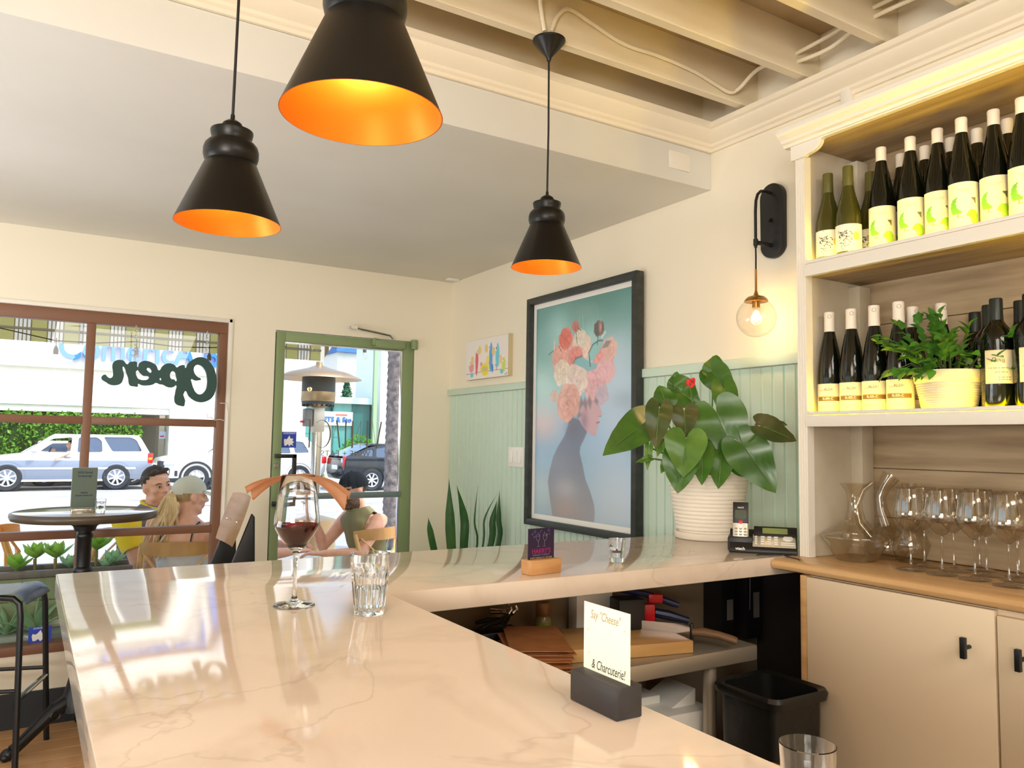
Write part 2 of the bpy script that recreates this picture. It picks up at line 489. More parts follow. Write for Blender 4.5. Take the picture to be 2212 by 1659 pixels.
# ---- glazed door
dr = bpy.data.objects.new('door_1', None); COL.objects.link(dr); dr['kind'] = 'structure'; dr['label'] = 'olive green glazed entrance door'
DY0, DY1 = 4.560, 4.604
def dp(name, a, b, m=None, bv=0.003): return MB().box(a, b).build(name, m or M['doorgreen'], dr, bevel=bv)
dp('stile', (1.200, DY0, 0.008), (1.250, DY1, 2.030))
dp('stile', (1.992, DY0, 0.008), (2.060, DY1, 2.030))
dp('top_rail', (1.250, DY0, 1.974), (1.992, DY1, 2.030))
dp('bottom_rail', (1.250, DY0, 0.008), (1.992, DY1, 0.20))
dp('glazing_bead', (1.250, DY0+0.006, 1.966), (1.992, DY1-0.006, 1.974), M['chrome'], 0.001)
dp('glazing_bead', (1.985, DY0+0.006, 0.20), (1.992, DY1-0.006, 1.966), M['chrome'], 0.001)
dp('push_bar', (1.250, 4.545, 1.060), (1.992, 4.560, 1.096), mat('grey painted metal', (132, 146, 148), 0.35, 0.5), 0.004)
MB().poly([(1.25, 4.582, 0.20), (1.992, 4.582, 0.20), (1.992, 4.582, 1.974), (1.25, 4.582, 1.974)]).build('pane', M['pane'], dr)
h = MB().box((1.205, 4.49, 1.300), (1.318, 4.51, 1.322)).box((1.298, 4.49, 1.050), (1.320, 4.51, 1.322)).box((1.190, 4.49, 1.030), (1.320, 4.51, 1.052))
h.box((1.212, 4.505, 1.300), (1.232, 4.565, 1.322)).box((1.205, 4.505, 1.030), (1.225, 4.565, 1.052))
h.build('pull_handle', M['black'], dr, bevel=0.002)
MB().lathe([(0, 0.012), (0.012, 0.012), (0.015, 0.008), (0.016, 0)], 20, M=basis((1.222, 4.560, 1.255), (1, 0, 0), (0, 0, 1), (0, -1, 0))).build('lock_cylinder', M['chrome'], dr)
c = MB().box((1.79, 4.515, 1.980), (1.985, 4.560, 2.022)).box((1.775, 4.52, 1.990), (1.80, 4.560, 2.035))
c.build('door_closer', M['doorgreen'], dr, bevel=0.006)
MB().lathe([(0, 0), (0.022, 0), (0.022, 0.06), (0, 0.06)], 18, (2.058, 4.545, 1.985)).build('hinge', M['doorgreen'], dr, bevel=0.004)
a_ = MB().tube([(1.648, 4.545, 2.090), (1.80, 4.52, 2.068), (1.875, 4.50, 2.054), (1.895, 4.505, 2.036)], 0.007, 8).box((1.635, 4.53, 2.080), (1.675, 4.563, 2.098))
a_.build('closer_arm', M['chrome'], dr)

# lettering on the door glass, to be read from the street
ltm = mat('grey door lettering', (112, 112, 104), 0.5)
dg_ = basis((1.648, 4.578, 1.442), (-1, 0, 0), (0, 0, 1), (0, 1, 0))
g = MB()
def stroke(x0, z0, x1, z1, w):
    d = Vector((x1-x0, z1-z0)); n = Vector((-d.y, d.x)).normalized()*w/2
    if abs(d.y) > abs(d.x)*0.5:      # keep the ends level
        n = Vector((w/2, 0))
    g.prism([(x0+n.x, z0+n.y), (x0-n.x, z0-n.y), (x1-n.x, z1-n.y), (x1+n.x, z1+n.y)], 0, 0.0006, dg_)
H_ = 0.082
def bold(x0, z0, x1, z1): stroke(x0, z0, x1, z1, 0.0095)
def fine(x0, z0, x1, z1): stroke(x0, z0, x1, z1, 0.0022)
# V I N T A G E   (local x grows towards the reader's right in the street)
x = -0.216
bold(x, H_, x+0.028, -H_); fine(x+0.058, H_, x+0.030, -H_)
x = -0.126
bold(x, H_, x, -H_); fine(x-0.020, H_, x+0.020, H_); fine(x-0.020, -H_, x+0.020, -H_)
x = -0.083
fine(x, H_, x, -H_); fine(x, H_, x+0.050, -H_); bold(x+0.052, H_, x+0.052, -H_)
x = 0.012
bold(x, H_, x, -H_); fine(x-0.026, H_, x+0.026, H_)
x = 0.068
bold(x, H_, x-0.022, -H_); fine(x, H_, x+0.030, -H_); fine(x-0.008, -0.02, x+0.018, -0.02)
cx_ = 0.158
for k in range(18):
    a0, a1 = math.radians(50+k*14.4), math.radians(50+(k+1)*14.4)
    w_ = 0.0022+0.007*max(0, -math.cos((a0+a1)/2))
    p0 = (cx_+0.052*math.cos(a0), H_*math.sin(a0)); p1 = (cx_+0.052*math.cos(a1), H_*math.sin(a1))
    d = Vector((p1[0]-p0[0], p1[1]-p0[1])).normalized(); n = Vector((-d.y, d.x))*w_/2
    g.prism([(p0[0]+n.x, p0[1]+n.y), (p0[0]-n.x, p0[1]-n.y), (p1[0]-n.x, p1[1]-n.y), (p1[0]+n.x, p1[1]+n.y)], 0, 0.0006, dg_)
fine(cx_+0.050, -H_*0.8, cx_+0.050, 0.0); fine(cx_+0.030, 0.0, cx_+0.062, 0.0)
x = 0.232
bold(x, H_, x, -H_); fine(x, H_, x+0.035, H_); fine(x, 0, x+0.028, 0); fine(x, -H_, x+0.035, -H_)
g.build('door_lettering', ltm, dr, smooth=False)
lettering('door_subtitle', 'WINE + EATS', 0.047, basis((1.642, 4.578, 1.325), (-1, 0, 0), (0, 0, 1), (0, 1, 0)), ltm, dr, 0.0003, spacing=1.12)

def sticker(parent, cx, cy, cz, w, h):
    s = MB().box((cx-w/2, cy-0.0006, cz-h/2), (cx+w/2, cy, cz+h/2)).build('blue_sticker', mat('blue sticker', (44, 74, 190), 0.4), parent)
    # white star burst figure and mirrored heading
    st_ = MB(); pts = []
    outl = [(-.30, -.30), (-.34, .02), (-.30, .16), (-.18, .10), (-.10, .18), (.02, .38), (.08, .18), (.28, .16), (.22, .02), (.34, -.08), (.22, -.14), (.30, -.34), (.14, -.22), (.02, -.36), (-.06, -.2), (-.2, -.32)]
    st_.prism([(u*w*1.05, v*h*0.95) for u, v in outl], 0, 0.0005, basis((cx, cy-0.0006, cz-h*0.08), (1, 0, 0), (0, 0, 1), (0, -1, 0)))
    st_.build('white_figure', M['white'], s, smooth=False)
    lettering('sticker_heading', 'WARNING', h*0.16, basis((cx, cy-0.0007, cz+h*0.40), (-1, 0, 0), (0, 0, 1), (0, -1, 0)), M['white'], s, 0.0002)
    return s
sticker(dr, 1.297, 4.5805, 1.404, 0.084, 0.092)
sticker(wn, 0.106, 4.6035, 0.424, 0.098, 0.078)

# ---- small fixtures on walls and ceiling
o = MB().box((2.098, 2.258, 2.497), (2.208, 2.266, 2.568)).build('blank_plate', M['whitewood'], None, bevel=0.003)
tag(o, 'cream blank cover plate on the soffit below the cornice', 'cover plate')
o = MB().box((2.235, 4.435, 2.438), (2.315, 4.475, 2.449)).build('ceiling_sensor', M['plastw'], None, bevel=0.003)
tag(o, 'small white sensor plate on the ceiling above the room corner', 'sensor')
sw = thing('light_switch', 'white triple light switch plate on the green wainscot', 'light switch', (XW-0.010, 3.72, 1.328))
MB().box((-0.008, -0.082, -0.055), (0.0, 0.082, 0.055)).build('plate', M['plastw'], sw, bevel=0.002)
for k in (-1, 0, 1):
    MB().box((-0.013, k*0.046-0.016, -0.033), (-0.008, k*0.046+0.016, 0.033), Matrix.Rotation(math.radians(3 if k else -3), 4, 'Y')).build('rocker', M['white'], sw, bevel=0.002)

# ---- armoured cable on the joists
def ribbed(name, pts, r, mt, parent=None, n=160):
    """flexible steel conduit: a tube with a spiral rib"""
    P_ = [Vector(p) for p in pts]; out = []
    L = [0]
    for a, b in zip(P_[:-1], P_[1:]): L.append(L[-1]+(b-a).length)
    def cr(t):
        i = max(0, min(len(P_)-2, next((k for k in range(len(P_)-1) if L[k+1] >= t), len(P_)-2)))
        u = (t-L[i])/max(1e-6, L[i+1]-L[i])
        p0, p1, p2, p3 = P_[max(0, i-1)], P_[i], P_[i+1], P_[min(len(P_)-1, i+2)]
        return 0.5*((2*p1)+(p2-p0)*u+(2*p0-5*p1+4*p2-p3)*u*u+(3*p1-p0-3*p2+p3)*u**3)
    n = max(12, int(L[-1]/0.006))
    pts2 = [cr(L[-1]*k/n) for k in range(n+1)]
    rr = [r*(1.0+0.14*(k % 2)) for k in range(n+1)]
    return MB().tube(pts2, rr, 8).build(name, mt, parent)
M['conduit'] = mat('white painted conduit', (236, 224, 196), 0.45)
o = ribbed('electrical_conduit', [(1.36, 2.012, 2.72), (1.385, 2.01, 2.78), (1.43, 2.01, 2.815), (1.52, 2.01, 2.795), (1.66, 2.012, 2.765), (1.82, 2.01, 2.765), (1.98, 2.01, 2.755), (2.09, 2.01, 2.735), (2.16, 2.005, 2.720), (2.19, 1.985, 2.735), (2.195, 1.90, 2.775), (2.20, 1.76, 2.765)], 0.0065, M['conduit'])
tag(o, 'white flexible conduit sagging along the joist from the right-hand pendant', 'conduit')
o = ribbed('electrical_conduit', [(2.20, 1.775, 2.765), (2.205, 1.6, 2.775), (2.20, 1.46, 2.79), (2.20, 1.2, 2.785), (2.20, 0.9, 2.78), (2.20, 0.5, 2.79)], 0.0065, M['conduit'])
tag(o, 'white flexible conduit crossing the joists by the wall, upper of the pair', 'conduit', 'conduits crossing the joists')
o = ribbed('electrical_conduit', [(2.205, 1.775, 2.742), (2.212, 1.62, 2.735), (2.205, 1.46, 2.762), (2.205, 1.2, 2.755), (2.205, 0.9, 2.76), (2.205, 0.5, 2.76)], 0.0065, M['conduit'])
tag(o, 'white flexible conduit crossing the joists by the wall, lower of the pair', 'conduit', 'conduits crossing the joists')
o = ribbed('electrical_conduit', [(1.335, 2.012, 2.715), (1.31, 2.00, 2.79), (1.27, 1.95, 2.845), (1.1, 1.9, 2.855)], 0.0065, M['conduit'])
tag(o, 'short white conduit rising left from the right-hand pendant canopy', 'conduit')

# ================================================================ L-shaped bar counter
bc = thing('bar_counter', 'white veined quartz bar counter, L-shaped, along the room and to the side wall', 'bar counter', (0, 0, 0))
top = MB()
top.prism([(0.075, -0.7), (0.675, -0.7), (0.675, 1.597), (2.317, 1.597), (2.317, 2.165), (0.075, 2.165)], 1.030, 1.081)
top.build('countertop', M['quartz'], bc, bevel=0.0025, bseg=2)
M['barpanel'] = mat('beige bar panel', (150, 132, 108), 0.6)
MB().box((0.30, -0.7, 0.0), (0.36, 2.08, 1.030)).box((0.30, 2.02, 0.0), (2.300, 2.08, 1.030)).build('support_panel', M['barpanel'], bc)

# oak back bar worktop
wk = MB()
prof = [(2.325, 1.049), (1.895, 1.049), (1.882, 1.053), (1.878, 1.064), (1.882, 1.075), (1.895, 1.0805), (2.325, 1.0805)]
mb = MB(); mb.prism(prof, -1.0, 1.594, basis((0, 0, 0), (1, 0, 0), (0, 0, 1), (0, 1, 0)))
o = mb.build('worktop', M['wood'], None, bevel=0.002)
tag(o, 'oak back bar worktop with a rounded front edge below the bottle shelves', 'worktop')

cb = thing('base_cabinet', 'cream base cabinet with black handles under the oak worktop', 'cabinet', (0, 0, 0))
MB().box((1.905, -1.0, 0.08), (2.325, 1.478, 1.046)).build('body', M['cabinet'], cb)
MB().box((1.888, 1.478, 0.0), (2.325, 1.500, 1.046)).build('end_panel', M['wood'], cb, bevel=0.002)
MB().box((1.93, -1.0, 0.0), (2.325, 1.478, 0.08)).build('plinth', M['black'], cb)
for ya, yb, hy in ((0.972, 1.476, 1.028), (0.465, 0.966, 0.910)):
    zt = 1.044 if ya > 0.9 else 1.034
    d = MB().box((1.885, ya, 0.09), (1.905, yb, zt)).build('cabinet_door', M['cabinet'], cb, bevel=0.0015)
    hh = MB().box((1.852, hy-0.006, 0.928), (1.864, hy+0.006, 0.976))
    hh.tube([(1.864, hy, 0.952), (1.886, hy, 0.952)], 0.005, 10)
    hh.build('handle', M['black'], d, bevel=0.0015)
d = MB().box((1.885, -1.0, 0.09), (1.905, 0.459, 1.034)).build('cabinet_door', M['cabinet'], cb, bevel=0.0015)

# ================================================================ shelving unit over the worktop
su = thing('shelving_unit', 'white wooden shelving unit with fluted side and oak backboards over the worktop', 'shelving unit', (0, 0, 0))
SY0 = -1.0
# fluted stile
fp = [(1.580, 2.02), (1.580, 1.990)]
for yc in (1.573, 1.564, 1.555):
    fp += [(yc+0.0032, 1.990), (yc+0.0018, 1.9945), (yc-0.0018, 1.9945), (yc-0.0032, 1.990)]
fp += [(1.548, 1.990), (1.548, 2.02)]
mb = MB(); mb.prism(fp, 1.081, 2.30, basis((0, 0, 0), (0, 1, 0), (1, 0, 0), (0, 0, 1)))
mb.build('fluted_stile', M['whitewood'], su, smooth=False)
M['shelfside'] = mat('aged white panel', (206, 196, 176), 0.6, noise=(5, (188, 176, 152), 0.4, 0.7))
MB().box((2.02, 1.556, 1.081), (2.327, 1.580, 2.34)).build('side_panel', M['shelfside'], su)
MB().box((2.205, 1.515, 1.081), (2.262, 1.556, 1.915)).box((2.205, 1.515, 1.975), (2.262, 1.556, 2.32)).build('corner_post', M['shelfside'], su, bevel=0.002)
bk = None
zb = [1.081, 1.195, 1.345, 1.495, 1.645, 1.795, 1.945, 2.095, 2.245, 2.34]
for za, zc in zip(zb[:-1], zb[1:]):
    MB().box((2.270, SY0, za+0.001), (2.286, 1.556, zc-0.001)).build('backboard', M['board'], su, bevel=0.0015, bseg=1)
MB().box((2.0, SY0, 2.335), (2.30, 1.580, 2.352)).build('top_panel', M['board'], su)
for zt, zbm, zp, nm in ((1.971, 1.923, 1.957, 'shelf'), (1.513, 1.468, 1.499, 'shelf')):
    s_ = MB().box((2.004, SY0, zbm+0.006), (2.270, 1.555, zp)).build(nm, M['board'], su)
    MB().box((1.984, SY0, zbm), (2.005, 1.5475, zt-0.011)).box((1.9855, SY0, zt-0.010), (2.004, 1.5475, zt)).build('front_lip', M['whitewood'], s_, bevel=0.0015)
    MB().box((2.006, SY0, zp), (2.012, 1.54, zp+0.005)).build('light_strip', emit('yellow light strip', (255, 218, 0), 70.0), s_)
# valance with curved bracket
vp = [(SY0, 2.352), (1.592, 2.352), (1.592, 2.295), (1.540, 2.295), (1.5365, 2.299), (1.528, 2.301)]
for k in range(7):
    a = math.radians(90*k/6)
    vp.append((1.528-0.046*math.sin(a), 2.301+0.030*(1-math.cos(a))))
vp += [(1.474, 2.334), (SY0, 2.334)]
mb = MB(); mb.prism(vp, 1.982, 2.000, basis((0, 0, 0), (0, 1, 0), (0, 0, 1), (1, 0, 0)))
mb.build('valance', M['whitewood'], su, smooth=False, bevel=0.0015)
cp_ = [(2.0, 2.338), (1.976, 2.338), (1.972, 2.346), (1.962, 2.350), (1.960, 2.358), (1.946, 2.368), (1.940, 2.376), (1.940, 2.388), (2.33, 2.388), (2.33, 2.352), (2.0, 2.352)]
mb = MB(); mb.prism(cp_, SY0, 1.612, basis((0, 0, 0), (1, 0, 0), (0, 0, 1), (0, 1, 0)))
mb.build('cornice', M['whitewood'], su, smooth=False)

# ================================================================ pendant lamps
R_ = 0.111
sh_out = [(1.0, 0), (0.485, 1.21), (0.47, 1.225), (0.50, 1.27), (0.522, 1.36), (0.522, 1.47), (0.495, 1.56), (0.44, 1.625), (0.37, 1.645), (0.365, 1.67), (0.385, 1.74), (0.405, 1.83), (0.40, 1.865), (0.34, 1.875), (0.235, 1.875), (0.225, 1.92), (0.18, 2.02), (0.10, 2.08), (0.045, 2.10), (0.04, 2.20), (0.0, 2.205)]
def make_pendant(name, label, loc, ztop):
    t = thing(name, label, 'pendant lamp', loc, 0, 'black cone pendant lamps with gold lining')
    s = MB().lathe([(r*R_, z*R_) for r, z in sh_out], 64).build('shade', M['shadeblack'], t, angle=28)
    MB().lathe([(R_, 0.0), (R_-0.0016, 0.0), (0.475*R_, 1.19*R_), (0.20*R_, 1.22*R_), (0, 1.22*R_)], 64).build('lining', M['gold'], t)
    MB().ball((0, 0, 0.98*R_), (0.019, 0.019, 0.024), 16, 10).build('bulb', emit('warm bulb', (255, 190, 96), 6.0), t)
    MB().lathe([(0, 1.0*R_), (0.013, 1.0*R_), (0.013, 1.22*R_), (0, 1.22*R_)], 16).build('socket', M['brass'], t)
    h = ztop-loc[2]
    MB().tube([(0, 0, 2.19*R_), (0.002, 0, h*0.6), (0, 0, h-0.05)], 0.0032, 8).build('cord', M['black'], t)
    MB().lathe([(0, h-0.070), (0.006, h-0.070), (0.009, h-0.058), (0.052, h-0.006), (0.053, h), (0, h)], 40).build('canopy', M['shadeblack'], t, angle=28)
    p = light('pendant_glow', 'POINT', (loc[0], loc[1], loc[2]+0.085), 1.7, (1.0, 0.72, 0.40), shadow_soft_size=0.022)
    return t
M['shadeblack'] = mat('satin black metal', (22, 21, 20), 0.36, 0.3)
make_pendant('pendant_lamp', 'black cone pendant lamp hanging over the bar, left of the cut-off one', (0.348, 1.757, 1.870), 2.70)
make_pendant('pendant_lamp', 'largest, nearest black cone pendant lamp, cut off by the top of the photo', (0.370, 1.009, 1.852), 2.70)
make_pendant('pendant_lamp', 'black cone pendant lamp with visible canopy, in front of the framed portrait wall', (1.365, 2.030, 1.958), 2.70)

# ================================================================ wall sconce
sc = thing('wall_sconce', 'black oval wall sconce with hanging clear globe beside the shelving unit', 'wall lamp', (XW, 1.940, 2.242))
st_pts = []
for k in range(24):
    a = 2*PI*k/24
    st_pts.append((0.052*math.cos(a), (0.088 if math.sin(a) >= 0 else -0.088)+0.052*math.sin(a)))
mb = MB(); mb.prism(st_pts, 0.0, 0.028, basis((0, 0, 0), (0, -1, 0), (0, 0, 1), (-1, 0, 0)))
mb.build('backplate', M['black'], sc, bevel=0.004, angle=40)
MB().lathe([(0, 0.014), (0.006, 0.014), (0.007, 0.0), (0, 0)], 16, M=basis((-0.028, 0, 0.0), (0, 1, 0), (0, 0, 1), (-1, 0, 0))).build('screw', M['black'], sc)
arm = MB()
ap = [(-0.028, 0, 0.103), (-0.060, 0, 0.105), (-0.082, 0, 0.100), (-0.098, 0, 0.085), (-0.107, 0, 0.060), (-0.110, 0, 0.02), (-0.110, 0, -0.06), (-0.110, 0, -0.115)]
arm.tube(ap, 0.0055, 12)
arm.tube([(-0.026, 0, -0.095), (-0.104, 0, -0.095)], 0.008, 12)
arm.lathe([(0, -0.012), (0.0085, -0.012), (0.0085, 0.012), (0, 0.012)], 16, (-0.110, 0, -0.095))
arm.build('arm', M['black'], sc)
MB().tube([(-0.110, 0, -0.11), (-0.1095, 0, -0.15), (-0.110, 0, -0.195)], 0.003, 8).build('cord', M['black'], sc)
MB().lathe([(0.0042, -0.195), (0.0042, -0.272), (0.007, -0.282), (0.010, -0.290), (0.030, -0.296), (0.040, -0.306), (0.043, -0.314), (0.040, -0.314), (0, -0.300)], 32, (-0.110, 0, 0)).build('cap', M['brass'], sc)
MB().lathe([(0, -0.305), (0.014, -0.305), (0.014, -0.336), (0, -0.336)], 20, (-0.110, 0, 0)).build('socket', M['brass'], sc)
gp = [(0.030*1, 0.0)]
gl = []
for k in range(2, 26):
    a = PI*k/25
    gl.append((0.0705*math.sin(a), 0.0705*math.cos(a)))
gl[-1] = (0.0, -0.0705)
MB().lathe(gl, 48, (-0.110, 0, -0.372)).build('globe', M['glassthin'], sc)
MB().ball((-0.110, 0, -0.366), (0.013, 0.013, 0.022), 16, 10).build('bulb', emit('filament bulb', (255, 186, 90), 14.0), sc)
light('sconce_glow', 'POINT', (XW-0.110, 1.940, 2.242-0.366), 3.0, (1.0, 0.60, 0.26), shadow_soft_size=0.02)

# ================================================================ bottles on the shelves
def decal(r, z0, z1, half, paint, nu=40, nv=56, mt=None, name='label'):
    """flat print on a curved paper label facing local -y"""
    bm = bmesh.new(); cl = bm.loops.layers.float_color.new('print')
    vs = [[bm.verts.new((r*math.sin(-half+2*half*i/nu), -r*math.cos(-half+2*half*i/nu), z0+(z1-z0)*j/nv)) for i in range(nu+1)] for j in range(nv+1)]
    for j in range(nv):
        for i in range(nu):
            f = bm.faces.new((vs[j][i], vs[j][i+1], vs[j+1][i+1], vs[j+1][i])); f.smooth = True
            c = lin(paint((i+.5)/nu, 1-(j+.5)/nv))
            for l in f.loops: l[cl] = (*c, 1)
    me = bpy.data.meshes.new(name); bm.to_mesh(me); bm.free()
    me.materials.append(mt or M['labelprint'])
    return me
M['labelprint'] = vmat('printed paper label', 0.6)
M['greenglass'] = mat('dark green bottle glass', (10, 14, 8), 0.06, 0.0, Specular_IOR_Level=0.6)
M['oliveglass'] = mat('olive bottle glass', (64, 62, 20), 0.08, 0.0, Specular_IOR_Level=0.6)
M['capwhite'] = mat('cream foil capsule', (236, 224, 208), 0.5, bump=(120, 0.08, 0.001))
M['capolive'] = mat('olive foil capsule', (92, 88, 34), 0.45)
M['capblack'] = mat('dark green foil capsule', (22, 30, 22), 0.4)

def paint_s(u, v):
    bg = (250, 240, 206)
    def el(cx, cy, a, b): return ((u-cx)/a)**2+((v-cy)/b)**2
    g1, g2 = (112, 178, 60), (150, 200, 52)
    # tree mass at upper left, cut out by the upper bowl of the S
    if el(.27, .46, .17, .17) < 1 and el(.45, .40, .19, .16) > 1 and v < .60 and u < .40: return g1
    if abs(u-.31) < .012 and .58 < v < .66: return (120, 110, 60)
    if .655 < v < .672 and .24 < u < .42: return (150, 150, 80)
    # tree mass at lower right
    if el(.66, .72, .17, .20) < 1 and el(.46, .80, .17, .155) > 1 and v > .53:
        if el(.62, .70, .03, .02) < 1 or el(.66, .74, .025, .02) < 1: return (225, 225, 120)
        return g2
    # corner triangles
    if .55 < u < .76 and .30 < v < .42 and (u-.55)/.21 > (v-.30)/.12*0.6+.32: return (118, 112, 74)
    if .17 < u < .40 and .80 < v < .96 and (u-.17)/.23 < (v-.80)/.16*0.9-.1: return (176, 204, 66)
    if .13 < v < .145 and .30 < u < .62: return (224, 208, 160)
    if .17 < v < .18 and .36 < u < .58: return (226, 212, 168)
    return bg
random.seed(3)
_sk_ = [(random.gauss(.40, .10), random.gauss(.52, .24), random.uniform(0, PI)) for _ in range(46)]
def paint_sketch(u, v):
    for (a, b, t) in _sk_:
        du, dv = (u-a)*1.5, (v-b)
        p = du*math.cos(t)+dv*math.sin(t); q = -du*math.sin(t)+dv*math.cos(t)
        if abs(q) < .011 and abs(p) < .055: return (74, 62, 64)
    if (u-.60)**2/.012**2+(v-.36)**2/.02**2 < 1 or (u-.60)**2/.012**2+(v-.58)**2/.02**2 < 1: return (110, 40, 30)
    if ((u-.74)/.10)**2+((v-.46)/.16)**2 < 1: return (246, 214, 96)
    return (248, 240, 220)
def paint_alsace(u, v):
    if .40 < v < .56 and .06 < u < .80:
        return (196, 152, 92) if (v < .415 or v > .545) else (112, 84, 52)
    if .205 < v < .215 and .14 < u < .52: return (206, 190, 160)
    if .70 < v < .715 and .14 < u < .56: return (206, 186, 160)
    if .76 < v < .77 and .24 < u < .46: return (214, 196, 170)
    return (240, 226, 196)
def paint_plain(u, v):
    if .02 > v or v > .985: return (226, 200, 150)
    for a, b0, b1 in ((.54, .10, .66), (.66, .28, .60), (.82, .34, .70), (.88, .34, .70)):
        if abs(v-a) < .008 and b0 < u < b1 and (int(u*60) % 4): return (150, 134, 104)
    return (238, 222, 184)

def bottle_profile(kind):
    if kind == 'flute':
        body = [(0, 0.004), (0.026, 0.0), (0.0335, 0.002), (0.0362, 0.008), (0.0365, 0.15), (0.0352, 0.170), (0.0318, 0.195), (0.0272, 0.220), (0.0218, 0.247), (0.0170, 0.272), (0.0140, 0.290), (0.0132, 0.305), (0.0132, 0.327), (0, 0.327)]
        cap = [(0.0140, 0.276), (0.0146, 0.277), (0.0143, 0.316), (0.0147, 0.317), (0.0147, 0.326), (0.0135, 0.3285), (0, 0.3285)]
    elif kind == 'alsace':
        body = [(0, 0.004), (0.026, 0.0), (0.0335, 0.002), (0.0360, 0.008), (0.0362, 0.115), (0.0350, 0.140), (0.0318, 0.168), (0.0272, 0.200), (0.0215, 0.228), (0.0168, 0.250), (0.0140, 0.268), (0.0132, 0.280), (0.0132, 0.316), (0, 0.316)]
        cap = [(0.0156, 0.257), (0.0158, 0.258), (0.0150, 0.302), (0.0154, 0.303), (0.0154, 0.315), (0.0140, 0.3175), (0, 0.3175)]
    elif kind == 'burgundy':
        body = [(0, 0.004), (0.026, 0.0), (0.0345, 0.003), (0.0368, 0.010), (0.0370, 0.120), (0.0352, 0.142), (0.0300, 0.166), (0.0235, 0.190), (0.0180, 0.212), (0.0152, 0.232), (0.0142, 0.250), (0.0142, 0.287), (0, 0.287)]
        cap = [(0.0158, 0.222), (0.0160, 0.223), (0.0150, 0.250), (0.0150, 0.286), (0.0140, 0.289), (0, 0.289)]
    else:
        body = [(0, 0.004), (0.026, 0.0), (0.0345, 0.003), (0.0370, 0.010), (0.0372, 0.180), (0.0355, 0.196), (0.0290, 0.212), (0.0205, 0.224), (0.0160, 0.232), (0.0146, 0.244), (0.0142, 0.262), (0.0142, 0.288), (0, 0.288)]
        cap = [(0.0158, 0.226), (0.0160, 0.228), (0.0152, 0.250), (0.0152, 0.286), (0.0140, 0.290), (0, 0.290)]
    return body, cap

def make_bottle(kind, name, label, group):
    body, cap = bottle_profile(kind)
    t = thing(name, label, 'wine bottle', (0, 0, 0), 0, group)
    gm = {'flute': 'greenglass', 'alsace': 'greenglass', 'burgundy': 'oliveglass', 'bordeaux': 'greenglass'}[kind]
    cm = {'flute': 'capwhite', 'alsace': 'capwhite', 'burgundy': 'capolive', 'bordeaux': 'capblack'}[kind]
    MB().lathe(body, 28).build('glass_body', M[gm], t, angle=50)
    MB().lathe(cap, 24).build('capsule', M[cm], t, angle=50)
    if kind == 'flute':
        l = link('label', decal(0.0369, 0.006, 0.146, 1.35, paint_s, 44, 60), None, t)
    elif kind == 'alsace':
        l = link('label', decal(0.0366, 0.004, 0.098, 1.35, paint_alsace, 44, 40), None, t)
        lettering('label_heading', 'ALSACE', 0.0105, basis((-0.001, 0, 0.081), (1, 0, 0), (0, 0, 1), (0, -1, 0)), M['labelink'], l, 0.0001, curve_r=0.0367)
        lettering('label_band', 'ELIER-CAVE', 0.0092, basis((-0.001, 0, 0.053), (1, 0, 0), (0, 0, 1), (0, -1, 0)), M['paperw'], l, 0.0001, curve_r=0.0367)
        MB().lathe([(0.0047, 0), (0.0055, 0), (0.0055, 0.0006), (0.0047, 0.0006)], 18, M=basis((0.0, -0.0148, 0.303), (1, 0, 0), (0, 0, 1), (0, -1, 0)), closed=True).build('capsule_ring', M['labelink'], t)
    elif kind == 'burgundy':
        link('label', decal(0.0374, 0.026, 0.106, 1.35, paint_sketch, 48, 40), None, t)
    else:
        l = link('label', decal(0.0376, 0.072, 0.156, 1.15, paint_plain, 40, 40), None, t)
        lettering('label_script', 'Douglass', 0.015, basis((-0.002, 0, 0.131), (1, 0, 0), (0, 0, 1), (0, -1, 0)), M['labelink'], l, 0.0001, curve_r=0.0377, shear=0.4)
    return t
M['labelink'] = mat('label ink', (104, 88, 66), 0.7)

def row(kind, z, spots, labels, group, rz=-0.96):
    proto = None
    for (x, y), lb in zip(spots, labels):
        if proto is None:
            proto = make_bottle(kind, 'wine_bottle', lb, group)
            proto.location = (x, y, z); proto.rotation_euler = (0, 0, rz)
        else:
            o = dup(proto, (x, y, z), rz+random.uniform(-.10, .10), lb, group)
    return proto
Z1, Z2 = 1.957, 1.499
ordn = ['first', 'second', 'third', 'fourth', 'fifth', 'sixth', 'seventh']
row('flute', Z1, [(2.090, 1.358), (2.086, 1.266), (2.092, 1.191), (2.074, 1.116), (2.092, 1.043), (2.076, 0.967)],
    ['white capped bottle with green S label, front row of upper shelf, %s from left' % ordn[k] for k in range(6)], 'white capped bottles, front row of the upper shelf')
row('flute', Z1, [(2.185, 1.356), (2.185, 1.282), (2.185, 1.207), (2.180, 1.132), (2.180, 1.053), (2.175, 0.975)],
    ['white capped wine bottle in the back row of the upper shelf, %s from left' % ordn[k] for k in range(6)], 'white capped bottles, back row of the upper shelf')
row('burgundy', Z1, [(2.058, 1.515), (2.050, 1.440)], ['olive wine bottle with sketched label at the left end of the upper shelf', 'olive wine bottle with sketched label, right one of the front pair'], 'olive bottles on the upper shelf')
row('burgundy', Z1, [(2.150, 1.512), (2.150, 1.434)], ['olive wine bottle behind the two at the upper shelf end, left one', 'olive wine bottle behind the two at the upper shelf end, right one'], 'olive bottles at the back of the upper shelf')
row('alsace', Z2, [(2.060, 1.5185), (2.060, 1.444), (2.060, 1.370), (2.060, 1.295)], ['white capped flute bottle on the lower shelf, %s from the left' % ordn[k] for k in range(4)], 'white capped bottles on the lower shelf', -0.90)
row('alsace', Z2, [(2.165, 1.318), (2.175, 1.240)], ['white capped bottle behind the bushy potted plant, left one', 'white capped bottle behind the bushy potted plant, right one'], 'white capped bottles behind the plant', -0.3)
